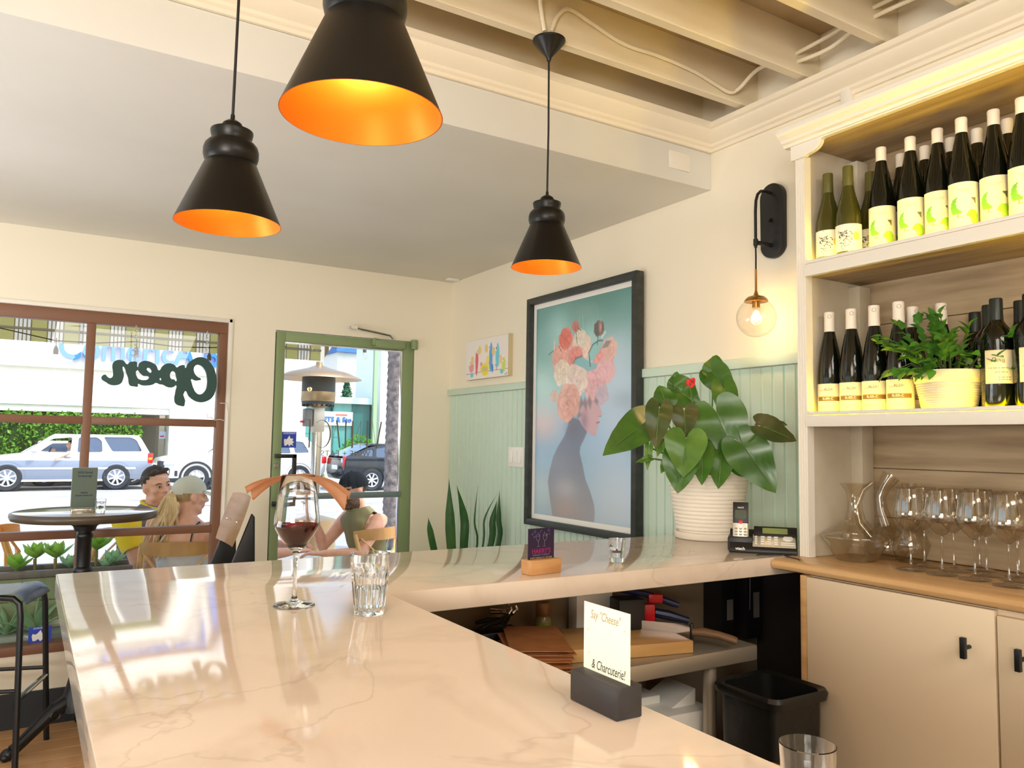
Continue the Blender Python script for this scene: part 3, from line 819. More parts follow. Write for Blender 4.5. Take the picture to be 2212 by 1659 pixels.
row('bordeaux', Z2, [(2.070, 1.040), (2.070, 0.962)], ['dark wine bottle with cream label right of the bushy potted plant', 'dark wine bottle with white label at the right photo edge, lower shelf'], 'dark bottles, front of the lower shelf', -0.75)
row('bordeaux', Z2, [(2.150, 1.100), (2.148, 1.020), (2.150, 0.942), (2.235, 1.180)], ['dark wine bottle, back row of lower shelf, %s' % s for s in ('just right of the plant', 'between the two front dark ones', 'behind the cut-off one', 'behind the plant')], 'dark bottles, back of the lower shelf', -0.75)

# ================================================================ bushy plant in a pale basket pot on the lower shelf
def leaf_mesh(name, L, Wd, curl=0.25, fold=0.35, nl=4, heart=0.0, mt=None, tipcurl=0.0):
    """one leaf: base at origin, tip along +y, upper side +z"""
    mb = MB(); rows = []
    for j in range(nl+1):
        t = j/nl
        w = Wd*0.5*(math.sin(PI*min(1, t**0.75*0.97+0.03))**0.8) if not heart else Wd*0.5*max(0.02, (1-t)**0.62*(0.55+0.45*min(1, t*4))*1.02)
        if j == nl: w = Wd*0.012
        z = -curl*L*t*t - tipcurl*L*max(0, t-.7)**2*6
        rows.append([mb.bm.verts.new((s*w, L*t, z+abs(s)*w*fold)) for s in (-1, -0.5, 0, 0.5, 1)])
    for a, b in zip(rows[:-1], rows[1:]):
        for k in range(4): mb.bm.faces.new((a[k], a[k+1], b[k+1], b[k]))
    me = mb.mesh(name, angle=80)
    return me
pp = thing('potted_plant', 'small bushy green plant in a ridged pale pot on the lower bottle shelf', 'potted plant', (2.075, 1.168, Z2))
prof = [(0, 0.0), (0.060, 0.0), (0.064, 0.004)]
for k in range(12):
    z = 0.006+k*0.0062; r = 0.064+0.014*k/12
    prof += [(r+0.0012, z+0.0012), (r+0.0012, z+0.004), (r, z+0.0062)]
prof += [(0.081, 0.084), (0.086, 0.110), (0.0855, 0.114), (0.082, 0.114), (0.076, 0.095), (0.0, 0.095)]
M['basketpot'] = mat('pale ridged pot', (238, 222, 190), 0.6, bump=(70, 0.5, 0.004), stretch=(1, 1, 5))
MB().lathe(prof, 40).build('pot', M['basketpot'], pp, angle=50)
M['leafdark'] = leafy('dark glossy leaf', (62, 118, 46), (116, 166, 64), 0.25, 0.3)
lm = leaf_mesh('leaf', 0.036, 0.025, 0.3, 0.4, 4); lm.materials.append(M['leafdark'])
random.seed(11)
stem = MB()
nleaf = 0
for k in range(42):
    a = random.uniform(0, 2*PI); el = random.uniform(0.0, 1.3) if k > 13 else random.uniform(-.55, .1)
    Ls = random.uniform(0.085, 0.150)*(1 if el < 0.9 else 0.95)
    d = Vector((math.cos(a)*math.cos(el), math.sin(a)*math.cos(el), math.sin(el)))
    b = Vector((0.045*math.cos(a), 0.045*math.sin(a), 0.10))
    if d.x > 0.3: Ls *= 0.72
    tip = b+d*Ls+Vector((0, 0, 0.03))
    mid = (b+tip)/2+Vector((0, 0, 0.03))
    stem.tube([b, mid, tip], 0.0013, 5)
    for q in range(7):
        t = 0.30+0.70*q/6
        p = b*(1-t)**2+mid*2*t*(1-t)+tip*t*t
        dd = (d+Vector((random.uniform(-.9, .9), random.uniform(-.9, .9), random.uniform(-.4, .6)))).normalized()
        o = link('leaf', lm, None, pp); nleaf += 1
        o.matrix_basis = Matrix.Translation(p) @ dd.to_track_quat('Y', 'Z').to_matrix().to_4x4() @ Matrix.Rotation(random.uniform(-.6, .6), 4, 'Y') @ Matrix.Scale(random.uniform(.75, 1.15), 4)
stem.build('stem', mat('plant stem', (70, 92, 40), 0.6), pp)

# ================================================================ things on the counter
CZ = 1.0812
# ---- hero wine glass
wg = thing('wine_glass', 'stemmed wine glass of red wine under a brown paper, on the bar', 'wine glass', (0.464, 1.562, CZ))
out = [(0.0, 0.0), (0.036, 0.0), (0.040, 0.0012), (0.039, 0.0028), (0.020, 0.0055), (0.008, 0.010), (0.0048, 0.018), (0.0040, 0.035), (0.0038, 0.070), (0.0044, 0.092), (0.0062, 0.102), (0.0125, 0.1085), (0.0250, 0.122), (0.0360, 0.1385), (0.0425, 0.150), (0.0446, 0.1575), (0.0440, 0.167), (0.0385, 0.212), (0.0330, 0.2535), (0.0325, 0.2545)]
inn = [(0.0318, 0.2535), (0.0372, 0.212), (0.0428, 0.167), (0.0434, 0.1575), (0.0414, 0.151), (0.0350, 0.140), (0.0240, 0.1238), (0.0120, 0.1110), (0.0, 0.1085)]
MB().lathe(out+inn, 48).build('glass_body', M['glassclear'], wg, angle=60)
wine = glass('red wine', (132, 14, 34), 1.34)
MB().lathe([(0, 0.1090), (0.0118, 0.1115), (0.0238, 0.1243), (0.0348, 0.1405), (0.0411, 0.1515), (0.0430, 0.1565), (0.0430, 0.1578), (0, 0.1578)], 48).build('wine', wine, wg, angle=40)
# ---- brown paper lying over its rim
nk = MB(); rows = []
cr = Vector((0.842, -0.54, 0)); cd = Vector((0.54, 0.842, 0))
n, mN = 40, 16
for i in range(n+1):
    u = -1+2*i/n; rows.append([])
    for j in range(mN+1):
        v = -1+2*j/mN
        au = abs(u)
        w = 0.052*(1.0-0.25*max(0, au-.75)) 
        dr_ = (0.034 if u > 0 else 0.026)*au**1.9+(0.010*au**3)
        pl = (0.0075*math.sin(v*6.5+1.0+(1.2 if u > 0 else 0)))*max(0, au-.25)**1.2
        p = Vector((0.464, 1.562, CZ+0.2562))+cr*(0.104*u*(1-.06*au)+0.001)+cd*(w*v*(1-0.32*au**1.5))
        p.z += -dr_+pl+0.012*v*(u)*au-0.010*v*au
        if u < 0: p.z -= 0.016*max(0, -v)*au
        else: p.z -= 0.026*max(0, -v)*au**1.6
        rows[-1].append(nk.bm.verts.new(p))
for a, b in zip(rows[:-1], rows[1:]):
    for k in range(mN): nk.bm.faces.new((a[k], a[k+1], b[k+1], b[k]))
bmesh.ops.solidify(nk.bm, geom=nk.bm.faces[:], thickness=0.0006)
M['napkin'] = mat('peach brown paper', (228, 180, 146), 0.75)
o = nk.build('paper_napkin', M['napkin'], None, angle=60)
tag(o, 'creased brown paper napkin lying over the rim of the wine glass', 'napkin')

# ---- faceted water tumbler
tb = thing('water_tumbler', 'faceted water tumbler half full on the bar beside the wine glass', 'tumbler', (0.567, 1.428, CZ))
H = 0.112; N = 80
def tum(zs, rf, flute):
    mb = MB(); rings = []
    for z in zs:
        ring = []
        for k in range(N):
            a = 2*PI*k/N
            r = rf(z)
            if flute:
                s = abs(((a*10/(2*PI)) % 1)-0.5)*2         # 0 mid facet .. 1 arris
                arch = 0.070+0.014*(1-s*s)
                f = max(0.0, min(1.0, (arch-z)/0.010))
                r *= 1-0.075*f*(1-s**2)*(1 if z > 0.004 else .4)
            ring.append(mb.bm.verts.new((r*math.cos(a), r*math.sin(a), z)))
        rings.append(ring)
    return mb, rings
def rout(z): return 0.0285+(0.0370-0.0285)*min(1, z/0.075)**1.1 if z < 0.075 else 0.0370+0.0004*(z-0.075)/0.037
zo = [0, 0.002, 0.006, 0.015, 0.03, 0.045, 0.055, 0.062, 0.067, 0.070, 0.0725, 0.075, 0.0775, 0.080, 0.083, 0.087, 0.095, 0.105, H]
mb, ro = tum(zo, rout, True)
zi = [H, 0.1, 0.08, 0.06, 0.04, 0.02, 0.014]
ri = []
for z in zi:
    r = rout(z)-0.0028-(0.0020 if z < 0.07 else 0.0)
    ri.append([mb.bm.verts.new((r*math.cos(2*PI*k/N), r*math.sin(2*PI*k/N), z)) for k in range(N)])
allr = ro+ri
for A, B in zip(allr[:-1], allr[1:]):
    for k in range(N): mb.bm.faces.new((A[k], A[(k+1) % N], B[(k+1) % N], B[k]))
mb.bm.faces.new(allr[0][::-1]); mb.bm.faces.new(allr[-1])
mb.build('glass_body', M['glassclear'], tb, angle=50)
wr_ = [(0, 0.0144)]+[(rout(z)-0.0052, z) for z in (0.0144, 0.03, 0.048)]+[(0, 0.048)]
MB().lathe(wr_, 48).build('water', glass('water', (250, 252, 252), 1.33), tb, angle=40)

# ---- tea light votives
def votive(label, loc, lit=False):
    t = thing('votive_glass', label, 'candle holder', loc, 0, 'glass votive holders')
    o_ = [(0, 0), (0.0195, 0), (0.0205, 0.002), (0.0245, 0.063), (0.0235, 0.0636), (0.0190, 0.012), (0.0, 0.012)]
    MB().lathe(o_, 36).build('glass_body', M['glassclear'], t, angle=50)
    MB().lathe([(0, 0.0125), (0.0175, 0.0125), (0.0182, 0.030), (0.0178, 0.030), (0.0165, 0.026), (0, 0.026)], 28).build('candle_cup', M['glassthin'] if not lit else M['brass'], t)
    d = MB().lathe([(0, 0.0262), (0.0135, 0.0262), (0.0150, 0.028), (0.012, 0.0305), (0.003, 0.031), (0.002, 0.036), (0, 0.036)], 20)
    d.build('candle_stub', mat('burnt candle wax', (120, 66, 44), 0.5) if not lit else M['paperw'], t)
    return t
votive('glass votive with a brown candle stub on the counter below the framed portrait', (1.415, 1.735, CZ))
votive('clear glass votive at the bottom right edge of the photo, nearest on the bar', (0.603, 0.473, CZ), True)

# ---- black wooden stand with the cheese card
st = thing('card_stand', 'black wooden block stand holding a cream upright card on the bar', 'card stand', (0.626, 0.790, CZ))
b = MB().box((-0.0195, -0.048, 0.0), (0.0195, 0.046, 0.0385))
b.build('block', mat('charcoal painted wood', (44, 42, 44), 0.5, noise=(40, (62, 58, 58), 0.5, 0.8), bump=(60, 0.15, 0.002), stretch=(1, .15, 1)), st, bevel=0.002)
cdv = MB().box((0.0010, -0.0465, 0.018), (0.0020, 0.0445, 0.122))
card = cdv.build('card', M['paperw'], st)
Mc = basis((0.0010, -0.001, 0), (0, -1, 0), (0, 0, 1), (-1, 0, 0))
def ct(txt, u, v, s, m_, **kw): return lettering('card_text', txt, s, Mc @ Matrix.Translation((u, v, 0)), m_, card, 0.0002, **kw)
ct('Say "Cheese"', -0.002, 0.108, 0.0155, mat('tan ink', (170, 150, 110), 0.7), shear=0.25, sx=0.72)
ct('& Charcuterie!', 0.004, 0.0470, 0.0165, mat('green black ink', (50, 60, 44), 0.7), shear=0.25, sx=0.66)
for u, v in ((-0.036, 0.088), (0.036, 0.100), (-0.034, 0.060), (0.036, 0.052)):
    MB().lathe([(0, 0), (0.0014, 0), (0.0014, 0.0002), (0, 0.0002)], 8, M=Mc @ Matrix.Translation((u, v, 0))).build('dot', mat('pale gold ink', (226, 206, 150), 0.6), card)

# ---- light wooden stand with the dark purple card
s2 = thing('card_stand', 'small light wood block stand holding a dark purple card on the counter', 'card stand', (1.118, 1.668, CZ), math.radians(7))
MB().box((-0.050, -0.020, 0.0), (0.050, 0.020, 0.036)).build('block', M['birchdark'] if 'birchdark' in M else mat('tan wood block', (200, 152, 100), 0.5, noise=(30, (182, 130, 80), 0.4, 0.7), stretch=(.2, 1, 1)), s2, bevel=0.002)
c2 = MB().box((-0.0445, -0.0008, 0.012), (0.0410, 0.0008, 0.112)).build('card', mat('dark purple card', (38, 22, 58), 0.45), s2)
Mk = basis((-0.0015, -0.0010, 0), (1, 0, 0), (0, 0, 1), (0, -1, 0))
def k2(txt, u, v, s, rgb, **kw): return lettering('card_text', txt, s, Mk @ Matrix.Translation((u, v, 0)), mat('card ink', rgb, 0.6), c2, 0.0002, **kw)
k2("HARRY'S", 0.0, 0.0545, 0.017, (140, 26, 96), bold=0.0004, sx=0.95)
k2('SUNDAY FUNDAY', 0.0, 0.0455, 0.0062, (120, 112, 150), spacing=1.15)
k2('EVERY SUNDAY AT THE BAR', 0.0, 0.0385, 0.0056, (170, 150, 80))
ig = MB()
for sgn in (-1, 1):
    Mg = Mk @ Matrix.Translation((sgn*0.0095, 0.0665, 0)) @ Matrix.Rotation(-sgn*0.10, 4, 'Z')
    def ln(pts): ig.tube([Mg @ Vector((x, y, 0.0002)) for x, y in pts], 0.00045, 4)
    ln([(-0.0055, 0), (0.0055, 0)]); ln([(0, 0), (0, 0.013)])
    ln([(0, 0.013), (0.005, 0.018), (0.0065, 0.026), (0.006, 0.030)]); ln([(0, 0.013), (-0.005, 0.018), (-0.0065, 0.026), (-0.006, 0.030)])
    ln([(-0.006, 0.030), (0.006, 0.030)]); ln([(-0.0063, 0.026), (0.0063, 0.026)])
for (u, v, r) in ((-.022, .104, .0032), (.024, .105, .0032), (-.03, .098, .002), (.018, .095, .002), (-.012, .100, .001), (0, .106, .001), (.010, .101, .0014), (-.004, .102, .001), (-.024, .091, .0018), (.027, .096, .001)):
    pts = [Mk @ Vector((u+r*math.cos(a*PI/5), v+r*math.sin(a*PI/5), 0.0002)) for a in range(11)]
    ig.tube(pts, 0.0004, 4, cap=False)
ig.build('glass_drawing', mat('pale lilac ink', (120, 116, 150), 0.6), c2)

# ---- cordless phone and base
ph = thing('cordless_phone', 'black and silver cordless phone with answering base, on the counter by the plant', 'telephone', (1.970, 1.702, CZ), math.atan2(-0.135, 0.115))
M['silver'] = mat('silver plastic', (206, 198, 180), 0.3, 0.35)
prof = [(-0.062, 0.0), (0.062, 0.0), (0.062, 0.060), (0.030, 0.064), (0.022, 0.052), (-0.058, 0.016), (-0.062, 0.010)]
mb = MB(); mb.prism(prof, -0.100, 0.100, basis((0, 0, 0), (0, 1, 0), (0, 0, 1), (1, 0, 0)))
base = mb.build('base', M['black'], ph, bevel=0.004)
tilt = math.atan2(0.036, 0.080)
Ms = basis((0, -0.058, 0.0165), (1, 0, 0), (0, math.cos(tilt), math.sin(tilt)), (0, -math.sin(tilt), math.cos(tilt)))
kp = MB().box((-0.030, 0.006, 0.0), (0.096, 0.078, 0.0035), Ms).build('key_plate', M['silver'], base, bevel=0.002)
km = None
for r in range(4):
    for c_ in range(4):
        w = 0.0062 if c_ else 0.0035
        x = -0.020+c_*0.0195
        MB().box((x-w, 0.016+r*0.0135, 0.0035), (x+w, 0.024+r*0.0135, 0.0056), Ms).build('key', M['plastw'], base, bevel=0.0012)
MB().lathe([(0, 0.006), (0.013, 0.006), (0.0155, 0.004), (0.016, 0.0035)], 28, M=Ms @ Matrix.Translation((0.074, 0.058, 0))).build('dial_pad', M['plastw'], base)
for v in (0.016, 0.027): MB().box((0.052, v, 0.0035), (0.094, v+0.005, 0.0055), Ms).build('key', M['plastw'], base, bevel=0.001)
Md = basis((0.035, 0.010, 0.058), (1, 0, 0), (0, .55, .83), (0, -.83, .55))
dm = MB().box((-0.062, -0.016, -0.012), (0.066, 0.020, 0.004), Md).build('display_hood', M['black'], base, bevel=0.003)
MB().box((-0.036, -0.006, 0.004), (0.038, 0.013, 0.0052), Md).build('display', mat('green lcd', (128, 140, 84), 0.25), base)
MB().box((-0.105, -0.03, 0.0), (-0.028, 0.058, 0.045)).build('cradle', M['black'], base, bevel=0.006)
# handset leaning in the cradle
Mh = basis((-0.066, -0.018, 0.022), (1, 0, 0), (0.0, 0.26, 0.966), (0.0, -0.966, 0.26))
hs = MB().box((-0.024, 0.0, -0.010), (0.024, 0.128, 0.010), Mh).build('handset', M['silver'], ph, bevel=0.007, bseg=3)
MB().box((-0.0235, 0.063, 0.0085), (0.0235, 0.129, 0.0115), Mh).build('handset_front', M['black'], hs, bevel=0.004)
MB().box((-0.017, 0.078, 0.0115), (0.017, 0.104, 0.0119), Mh).build('display', mat('dark lcd', (56, 66, 40), 0.2), hs)
MB().lathe([(0, 0.0135), (0.006, 0.0130), (0.007, 0.010)], 16, M=Mh @ Matrix.Translation((0, 0.066, 0))).build('red_button', mat('red button', (206, 24, 40), 0.3), hs)
MB().lathe([(0, 0.0125), (0.008, 0.0120), (0.0095, 0.0095)], 20, M=Mh @ Matrix.Translation((0, 0.055, 0))).build('dial_pad', M['plastw'], hs)
for r in range(5):
    for c_ in range(3):
        MB().box((-0.018+c_*0.0135, 0.006+r*0.0092, 0.0095), (-0.009+c_*0.0135, 0.0115+r*0.0092, 0.0112), Mh).build('key', mat('grey key', (150, 140, 120), 0.4) if False else M['keygrey'] if 'keygrey' in M else M.setdefault('keygrey', mat('grey key', (158, 148, 128), 0.4)), hs, bevel=0.0012, bseg=1)
lettering('logo', 'vtech', 0.009, Mh @ Matrix.Translation((0, 0.112, 0.0117)), M['plastw'], hs, 0.0002)
lettering('logo', 'vtech', 0.013, basis((-0.066, -0.0645, 0.013), (1, 0, 0), (0, 0.25, 0.97), (0, -0.97, 0.25)), M['plastw'], base, 0.0003, bold=0.0002)
cw = MB().tube([(0.05, -0.03, 0.006), (0.055, -0.075, 0.004), (0.020, -0.094, 0.003), (-0.012, -0.100, 0.003), (-0.028, -0.112, -0.006), (-0.036, -0.116, -0.05), (-0.038, -0.112, -0.16)], 0.0018, 6)
cw.build('cord', M['black'], ph)
MB().tube([(0.070, -0.03, 0.006), (0.085, -0.070, 0.003), (0.062, -0.088, 0.002), (0.070, -0.110, 0.003), (0.098, -0.150, 0.002), (0.118, -0.174, -0.012), (0.116, -0.166, -0.034)], 0.0016, 6).build('cord', M['black'], ph)

# ---- big anthurium in a ribbed white pot
ap_ = thing('potted_anthurium', 'large dark leaved anthurium in a ribbed white pot on the counter by the wall', 'potted plant', (2.085, 2.045, CZ))
pr = [(0, 0.006), (0.112, 0.006), (0.116, 0.0), (0.119, 0.002), (0.121, 0.022), (0.117, 0.024), (0.104, 0.022), (0.105, 0.030)]
for k in range(14):
    z = 0.030+k*0.0135; r = 0.105+0.034*((z)/0.225)**0.8
    pr += [(r+0.0030, z+0.003), (r+0.0036, z+0.0065), (r+0.0030, z+0.010), (r, z+0.0130)]
pr += [(0.139, 0.226), (0.131, 0.226), (0.126, 0.205), (0.0, 0.200)]
MB().lathe(pr, 56).build('pot', mat('white ribbed ceramic', (238, 228, 214), 0.4), ap_, angle=60)
MB().lathe([(0, 0.207), (0.126, 0.2055), (0.126, 0.2), (0, 0.2)], 28).build('soil', mat('dark soil', (52, 40, 30), 0.9), ap_)
M['anth'] = leafy('anthurium leaf', (56, 98, 32), (88, 130, 48), 0.15, 0.28)
M['anth2'] = leafy('anthurium leaf, light', (84, 124, 48), (120, 156, 74), 0.2, 0.3)
M['anth3'] = leafy('anthurium leaf, browning', (58, 80, 34), (96, 92, 52), 0.12, 0.35)
_tab = [(0, 1.0), (7, .91), (18, .77), (38, .62), (60, .55), (85, .51), (110, .48), (135, .44), (155, .35), (168, .18), (176, .04)]
def rho(d):
    for (a, p), (b_, q) in zip(_tab[:-1], _tab[1:]):
        if a <= d <= b_: return p+(q-p)*(d-a)/(b_-a)
    return .04
def heart(parent, base, tip, wpx, mt, lift=0.35, fold=0.18, curl=0.10, roll=0.0, org=Vector((2.085, 2.045, CZ)), petiole=True):
    B, T = Vector(base)-org, Vector(tip)-org
    ax = T-B; L = ax.length; ay = ax.normalized()
    toc = (Vector((0, 0, 1.406))-Vector(base)).normalized()
    nz = (toc+Vector((0, 0, lift))); nz = (nz-ay*nz.dot(ay)).normalized()
    nz = Matrix.Rotation(roll, 3, ay) @ nz
    axx = ay.cross(nz)
    sx = (wpx*1.22*2.75/1700)/(1.03*L)
    mb = MB(); rings = []
    na, nr = 36, 5
    for j in range(1, nr+1):
        ring = []
        for i in range(na+1):
            d = -176+352*i/na
            r = rho(abs(d))*L*j/nr
            x, y = r*math.sin(math.radians(d))*sx, r*math.cos(math.radians(d))
            z = fold*abs(x)-curl*L*(max(0, y)/L)**2-0.25*curl*L*(max(0, -y)/L)+0.004*math.sin(9*y/L+3*x/L)
            ring.append(mb.bm.verts.new(B+axx*x+ay*y+nz*z))
        rings.append(ring)
    c0 = mb.bm.verts.new(B)
    for i in range(na): mb.bm.faces.new((c0, rings[0][i], rings[0][i+1]))
    for A_, B_ in zip(rings[:-1], rings[1:]):
        for i in range(na): mb.bm.faces.new((A_[i], A_[i+1], B_[i+1], B_[i]))
    lf = mb.build('leaf', mt, parent, angle=80)
    rib = [B+ay*L*t+nz*(-curl*L*t*t+0.0022) for t in (0, .2, .4, .6, .8, .93)]
    MB().tube(rib, [.0024, .0021, .0018, .0014, .001, .0005], 6).build('leaf_rib', M['anth2'], lf)
    if petiole:
        s = Vector((B.x*0.25, B.y*0.25, 0.20)); m_ = (s+B)/2+Vector((B.x*.05, B.y*.05, 0.03))
        MB().tube([s, m_, B], 0.0030, 7).build('leaf_stalk', M['anth2'], parent)
    return lf
PT = ap_
heart(PT, (1.7709,2.0200,1.4824), (1.5375,1.9500,1.3769), 66, M['anth'], 0.2, 0.12, 0.05)
heart(PT, (1.7743,1.9600,1.5214), (1.7315,1.9300,1.3964), 46, M['anth3'], 0.2, 0.35, 0.10)
heart(PT, (1.8283,1.9900,1.5522), (1.8284,2.0200,1.6102), 44, M['anth'], 0.4, 0.2, 0.05, 0.3)
heart(PT, (1.9849,2.1000,1.6059), (2.0562,2.0500,1.5437), 62, M['anth'], 0.5, 0.25, 0.10)
heart(PT, (1.9853,2.1100,1.6132), (2.0038,2.1200,1.6755), 30, M['anth'], 0.3, 0.4, 0.05)
heart(PT, (1.8766,1.9500,1.5185), (1.8539,1.9200,1.4328), 48, M['anth3'], 0.3, 0.3, 0.10)
heart(PT, (1.8270,1.8900,1.4249), (1.7858,1.8600,1.3097), 70, M['anth2'], 0.2, 0.3, 0.12)
heart(PT, (1.9997,1.9200,1.5171), (2.0338,1.8600,1.3446), 96, M['anth'], 0.25, 0.14, 0.12)
heart(PT, (2.1480,2.0800,1.6746), (2.1722,2.0000,1.5833), 56, M['anth'], 0.4, 0.2, 0.06, 0.2)
heart(PT, (2.1531,2.0850,1.6753), (2.1859,2.1000,1.7479), 44, M['anth'], 0.2, 0.25, 0.04)
heart(PT, (2.1182,2.0000,1.6075), (2.0884,1.9300,1.4608), 46, M['anth'], 0.2, 0.25, 0.10)
heart(PT, (2.0415,1.7600,1.4709), (2.1339,1.7000,1.4275), 48, M['anth3'], 0.6, 0.22, 0.05)
heart(PT, (2.0604,1.7800,1.4868), (2.1389,1.7400,1.4807), 34, M['anth3'], 0.9, 0.2, 0.05)
heart(PT, (2.0388,1.8400,1.4068), (2.1032,1.7600,1.2555), 76, M['anth'], 0.2, 0.14, 0.08)
heart(PT, (1.8161,1.9000,1.3721), (1.7809,1.8800,1.2545), 62, M['anth'], 0.1, 0.15, 0.10)
heart(PT, (1.9296,1.9200,1.3876), (1.8920,1.8850,1.2806), 42, M['anth'], 0.1, 0.2, 0.10)
heart(PT, (1.9978,1.9000,1.3838), (1.9527,1.8700,1.2684), 52, M['anth'], 0.1, 0.2, 0.10)
heart(PT, (2.0512,1.8800,1.3502), (2.1050,1.8400,1.3048), 40, M['anth'], 0.3, 0.2, 0.10)
heart(PT, (1.9606,1.9400,1.4110), (1.9716,1.9000,1.3883), 22, M['anth3'], 0.3, 0.4, 0.10)
heart(PT, (1.7326,1.9600,1.3629), (1.6672,1.9500,1.3511), 12, M['anth2'], 0.3, 0.4, 0.10)
heart(PT, (1.7393,1.9700,1.3989), (1.7228,1.9600,1.3239), 14, M['anth2'], 0.3, 0.4, 0.10)
heart(PT, (1.7907,1.9600,1.4240), (1.7485,1.9400,1.3709), 20, M['anth2'], 0.3, 0.4, 0.10)
heart(PT, (1.7887,1.9400,1.3484), (1.7555,1.9300,1.3159), 18, M['anth2'], 0.3, 0.4, 0.10)
heart(PT, (2.1135,1.9300,1.4532), (2.0962,1.9000,1.4099), 22, M['anth2'], 0.3, 0.4, 0.10)
sp = MB()
fb, ft = Vector((1.9485,2.0200,1.6164))-Vector((2.085, 2.045, CZ)), Vector((1.9928,2.0200,1.6416))-Vector((2.085, 2.045, CZ))
heart(PT, (1.9510,2.0000,1.6171), (1.9730,2.0000,1.6425), 16, mat('red spathe', (226, 40, 56), 0.35), 0.2, 0.5, 0.05).name = 'red_spathe'

# ---- row of wine glasses on the worktop
def make_shelf_glass(label, loc):
    t = thing('stemmed_glass', label, 'wine glass', loc, 0, 'empty stemmed glasses on the oak worktop')
    MB().lathe([(0.0, 0.0), (0.034, 0.0), (0.0375, 0.001), (0.0365, 0.0024), (0.018, 0.005), (0.007, 0.010), (0.0040, 0.018), (0.0034, 0.05), (0.0034, 0.08), (0.0040, 0.094), (0.0056, 0.100), (0.0, 0.100)], 28).build('stem', M['glassbowl'], t, angle=60)
    MB().lathe([(0.0, 0.0995), (0.010, 0.1035), (0.0240, 0.117), (0.0360, 0.132), (0.0418, 0.1415), (0.0425, 0.148), (0.0412, 0.162), (0.0370, 0.192), (0.0335, 0.218), (0.0329, 0.2185), (0.0363, 0.192), (0.0404, 0.162), (0.0416, 0.148), (0.0408, 0.142)], 40).build('bowl', M['glassbowl'], t, angle=70)
    return t
M['glassbowl'] = thin_glass('wine glass bowl', (250, 248, 244), 1.62, 1.5, 0.02)
spots = [(2.050, 1.268), (2.050, 1.183), (2.048, 1.098), (2.030, 1.008), (2.150, 1.290), (2.145, 1.205), (2.145, 1.120), (2.125, 1.035), (2.215, 1.075), (2.225, 1.180)]
lbs = ['empty stemmed glass in the front row on the oak worktop, %s from the left' % k for k in ordn[:4]]+['empty stemmed glass in the back row on the oak worktop, %s from the left' % k for k in ordn[:4]]+['empty stemmed glass standing deepest on the worktop, right one', 'empty stemmed glass standing deepest on the worktop, left one']
g0 = None
for s_, lb in zip(spots, lbs):
    if g0 is None: g0 = make_shelf_glass(lb, (s_[0], s_[1], CZ))
    else: dup(g0, (s_[0], s_[1], CZ), random.uniform(0, 6), lb)

# ---- decanters
M['decglass'] = thin_glass('decanter glass', (246, 242, 234), 1.6, 1.3, 0.02)
d1 = thing('decanter', 'wide based clear decanter with flared neck at the left end of the oak worktop', 'decanter', (2.075, 1.452, CZ))
MB().lathe([(0, 0.002), (0.050, 0.0), (0.056, 0.004), (0.094, 0.062), (0.0965, 0.068), (0.093, 0.074), (0.050, 0.098), (0.028, 0.118), (0.0215, 0.145), (0.0205, 0.170), (0.024, 0.196), (0.041, 0.2215)], 56).build('glass_body', M['decglass'], d1, angle=60)
MB().lathe([(0, 0.003), (0.02, 0.006), (0.028, 0.022), (0.020, 0.038), (0, 0.042)], 28).build('punt', M['decglass'], d1)
d2 = thing('decanter', 'clear decanter with a curved horn spout behind the flared one', 'decanter', (2.205, 1.440, CZ))
MB().lathe([(0, 0.002), (0.045, 0.0), (0.052, 0.006), (0.062, 0.030), (0.048, 0.070), (0.026, 0.10)], 40).build('glass_body', M['decglass'], d2, angle=60)
MB().tube([(0.0, 0.0, 0.095), (-0.006, 0.012, 0.14), (-0.004, 0.018, 0.18), (0.006, 0.006, 0.215), (0.014, -0.012, 0.245)], [.026, .020, .018, .020, .026], 20, cap=False).build('neck', M['decglass'], d2)
MB().tube([(-0.03, 0.03, 0.06), (-0.048, 0.055, 0.10), (-0.05, 0.064, 0.15), (-0.036, 0.048, 0.20), (-0.018, 0.03, 0.222)], [.014, .011, .009, .008, .007], 14, cap=False).build('spout', M['decglass'], d2)
d3 = thing('decanter', 'small conical clear decanter half hidden behind the stemmed glasses', 'decanter', (2.205, 1.365, CZ))
MB().lathe([(0, 0.002), (0.034, 0.0), (0.040, 0.006), (0.054, 0.050), (0.036, 0.092), (0.018, 0.135), (0.015, 0.18), (0.020, 0.225)], 40).build('glass_body', M['decglass'], d3, angle=60)

# ================================================================ behind the bar
pt = thing('prep_table', 'stainless steel prep table under the counter, holding board and papers', 'work table', (0, 0, 0))
MB().box((0.70, 1.620, 0.785), (1.850, 2.005, 0.830)).build('worktop', M['steel'], pt, bevel=0.006)
for x in (0.75, 1.70):
    for y in (1.665, 1.965):
        MB().lathe([(0, 0), (0.019, 0), (0.019, 0.786), (0, 0.786)], 18, (x, y, 0)).build('leg', M['steel'], pt)
MB().box((0.73, 1.65, 0.300), (1.72, 1.985, 0.320)).build('undershelf', M['steel'], pt, bevel=0.003)
dkp = MB().box((2.302, 1.50, 0.0), (2.318, 2.02, 1.028)).build('dark_wall_board', mat('dark brown board', (40, 34, 30), 0.7), None)
dkp['kind'] = 'structure'; dkp.name = 'wall_right_board'

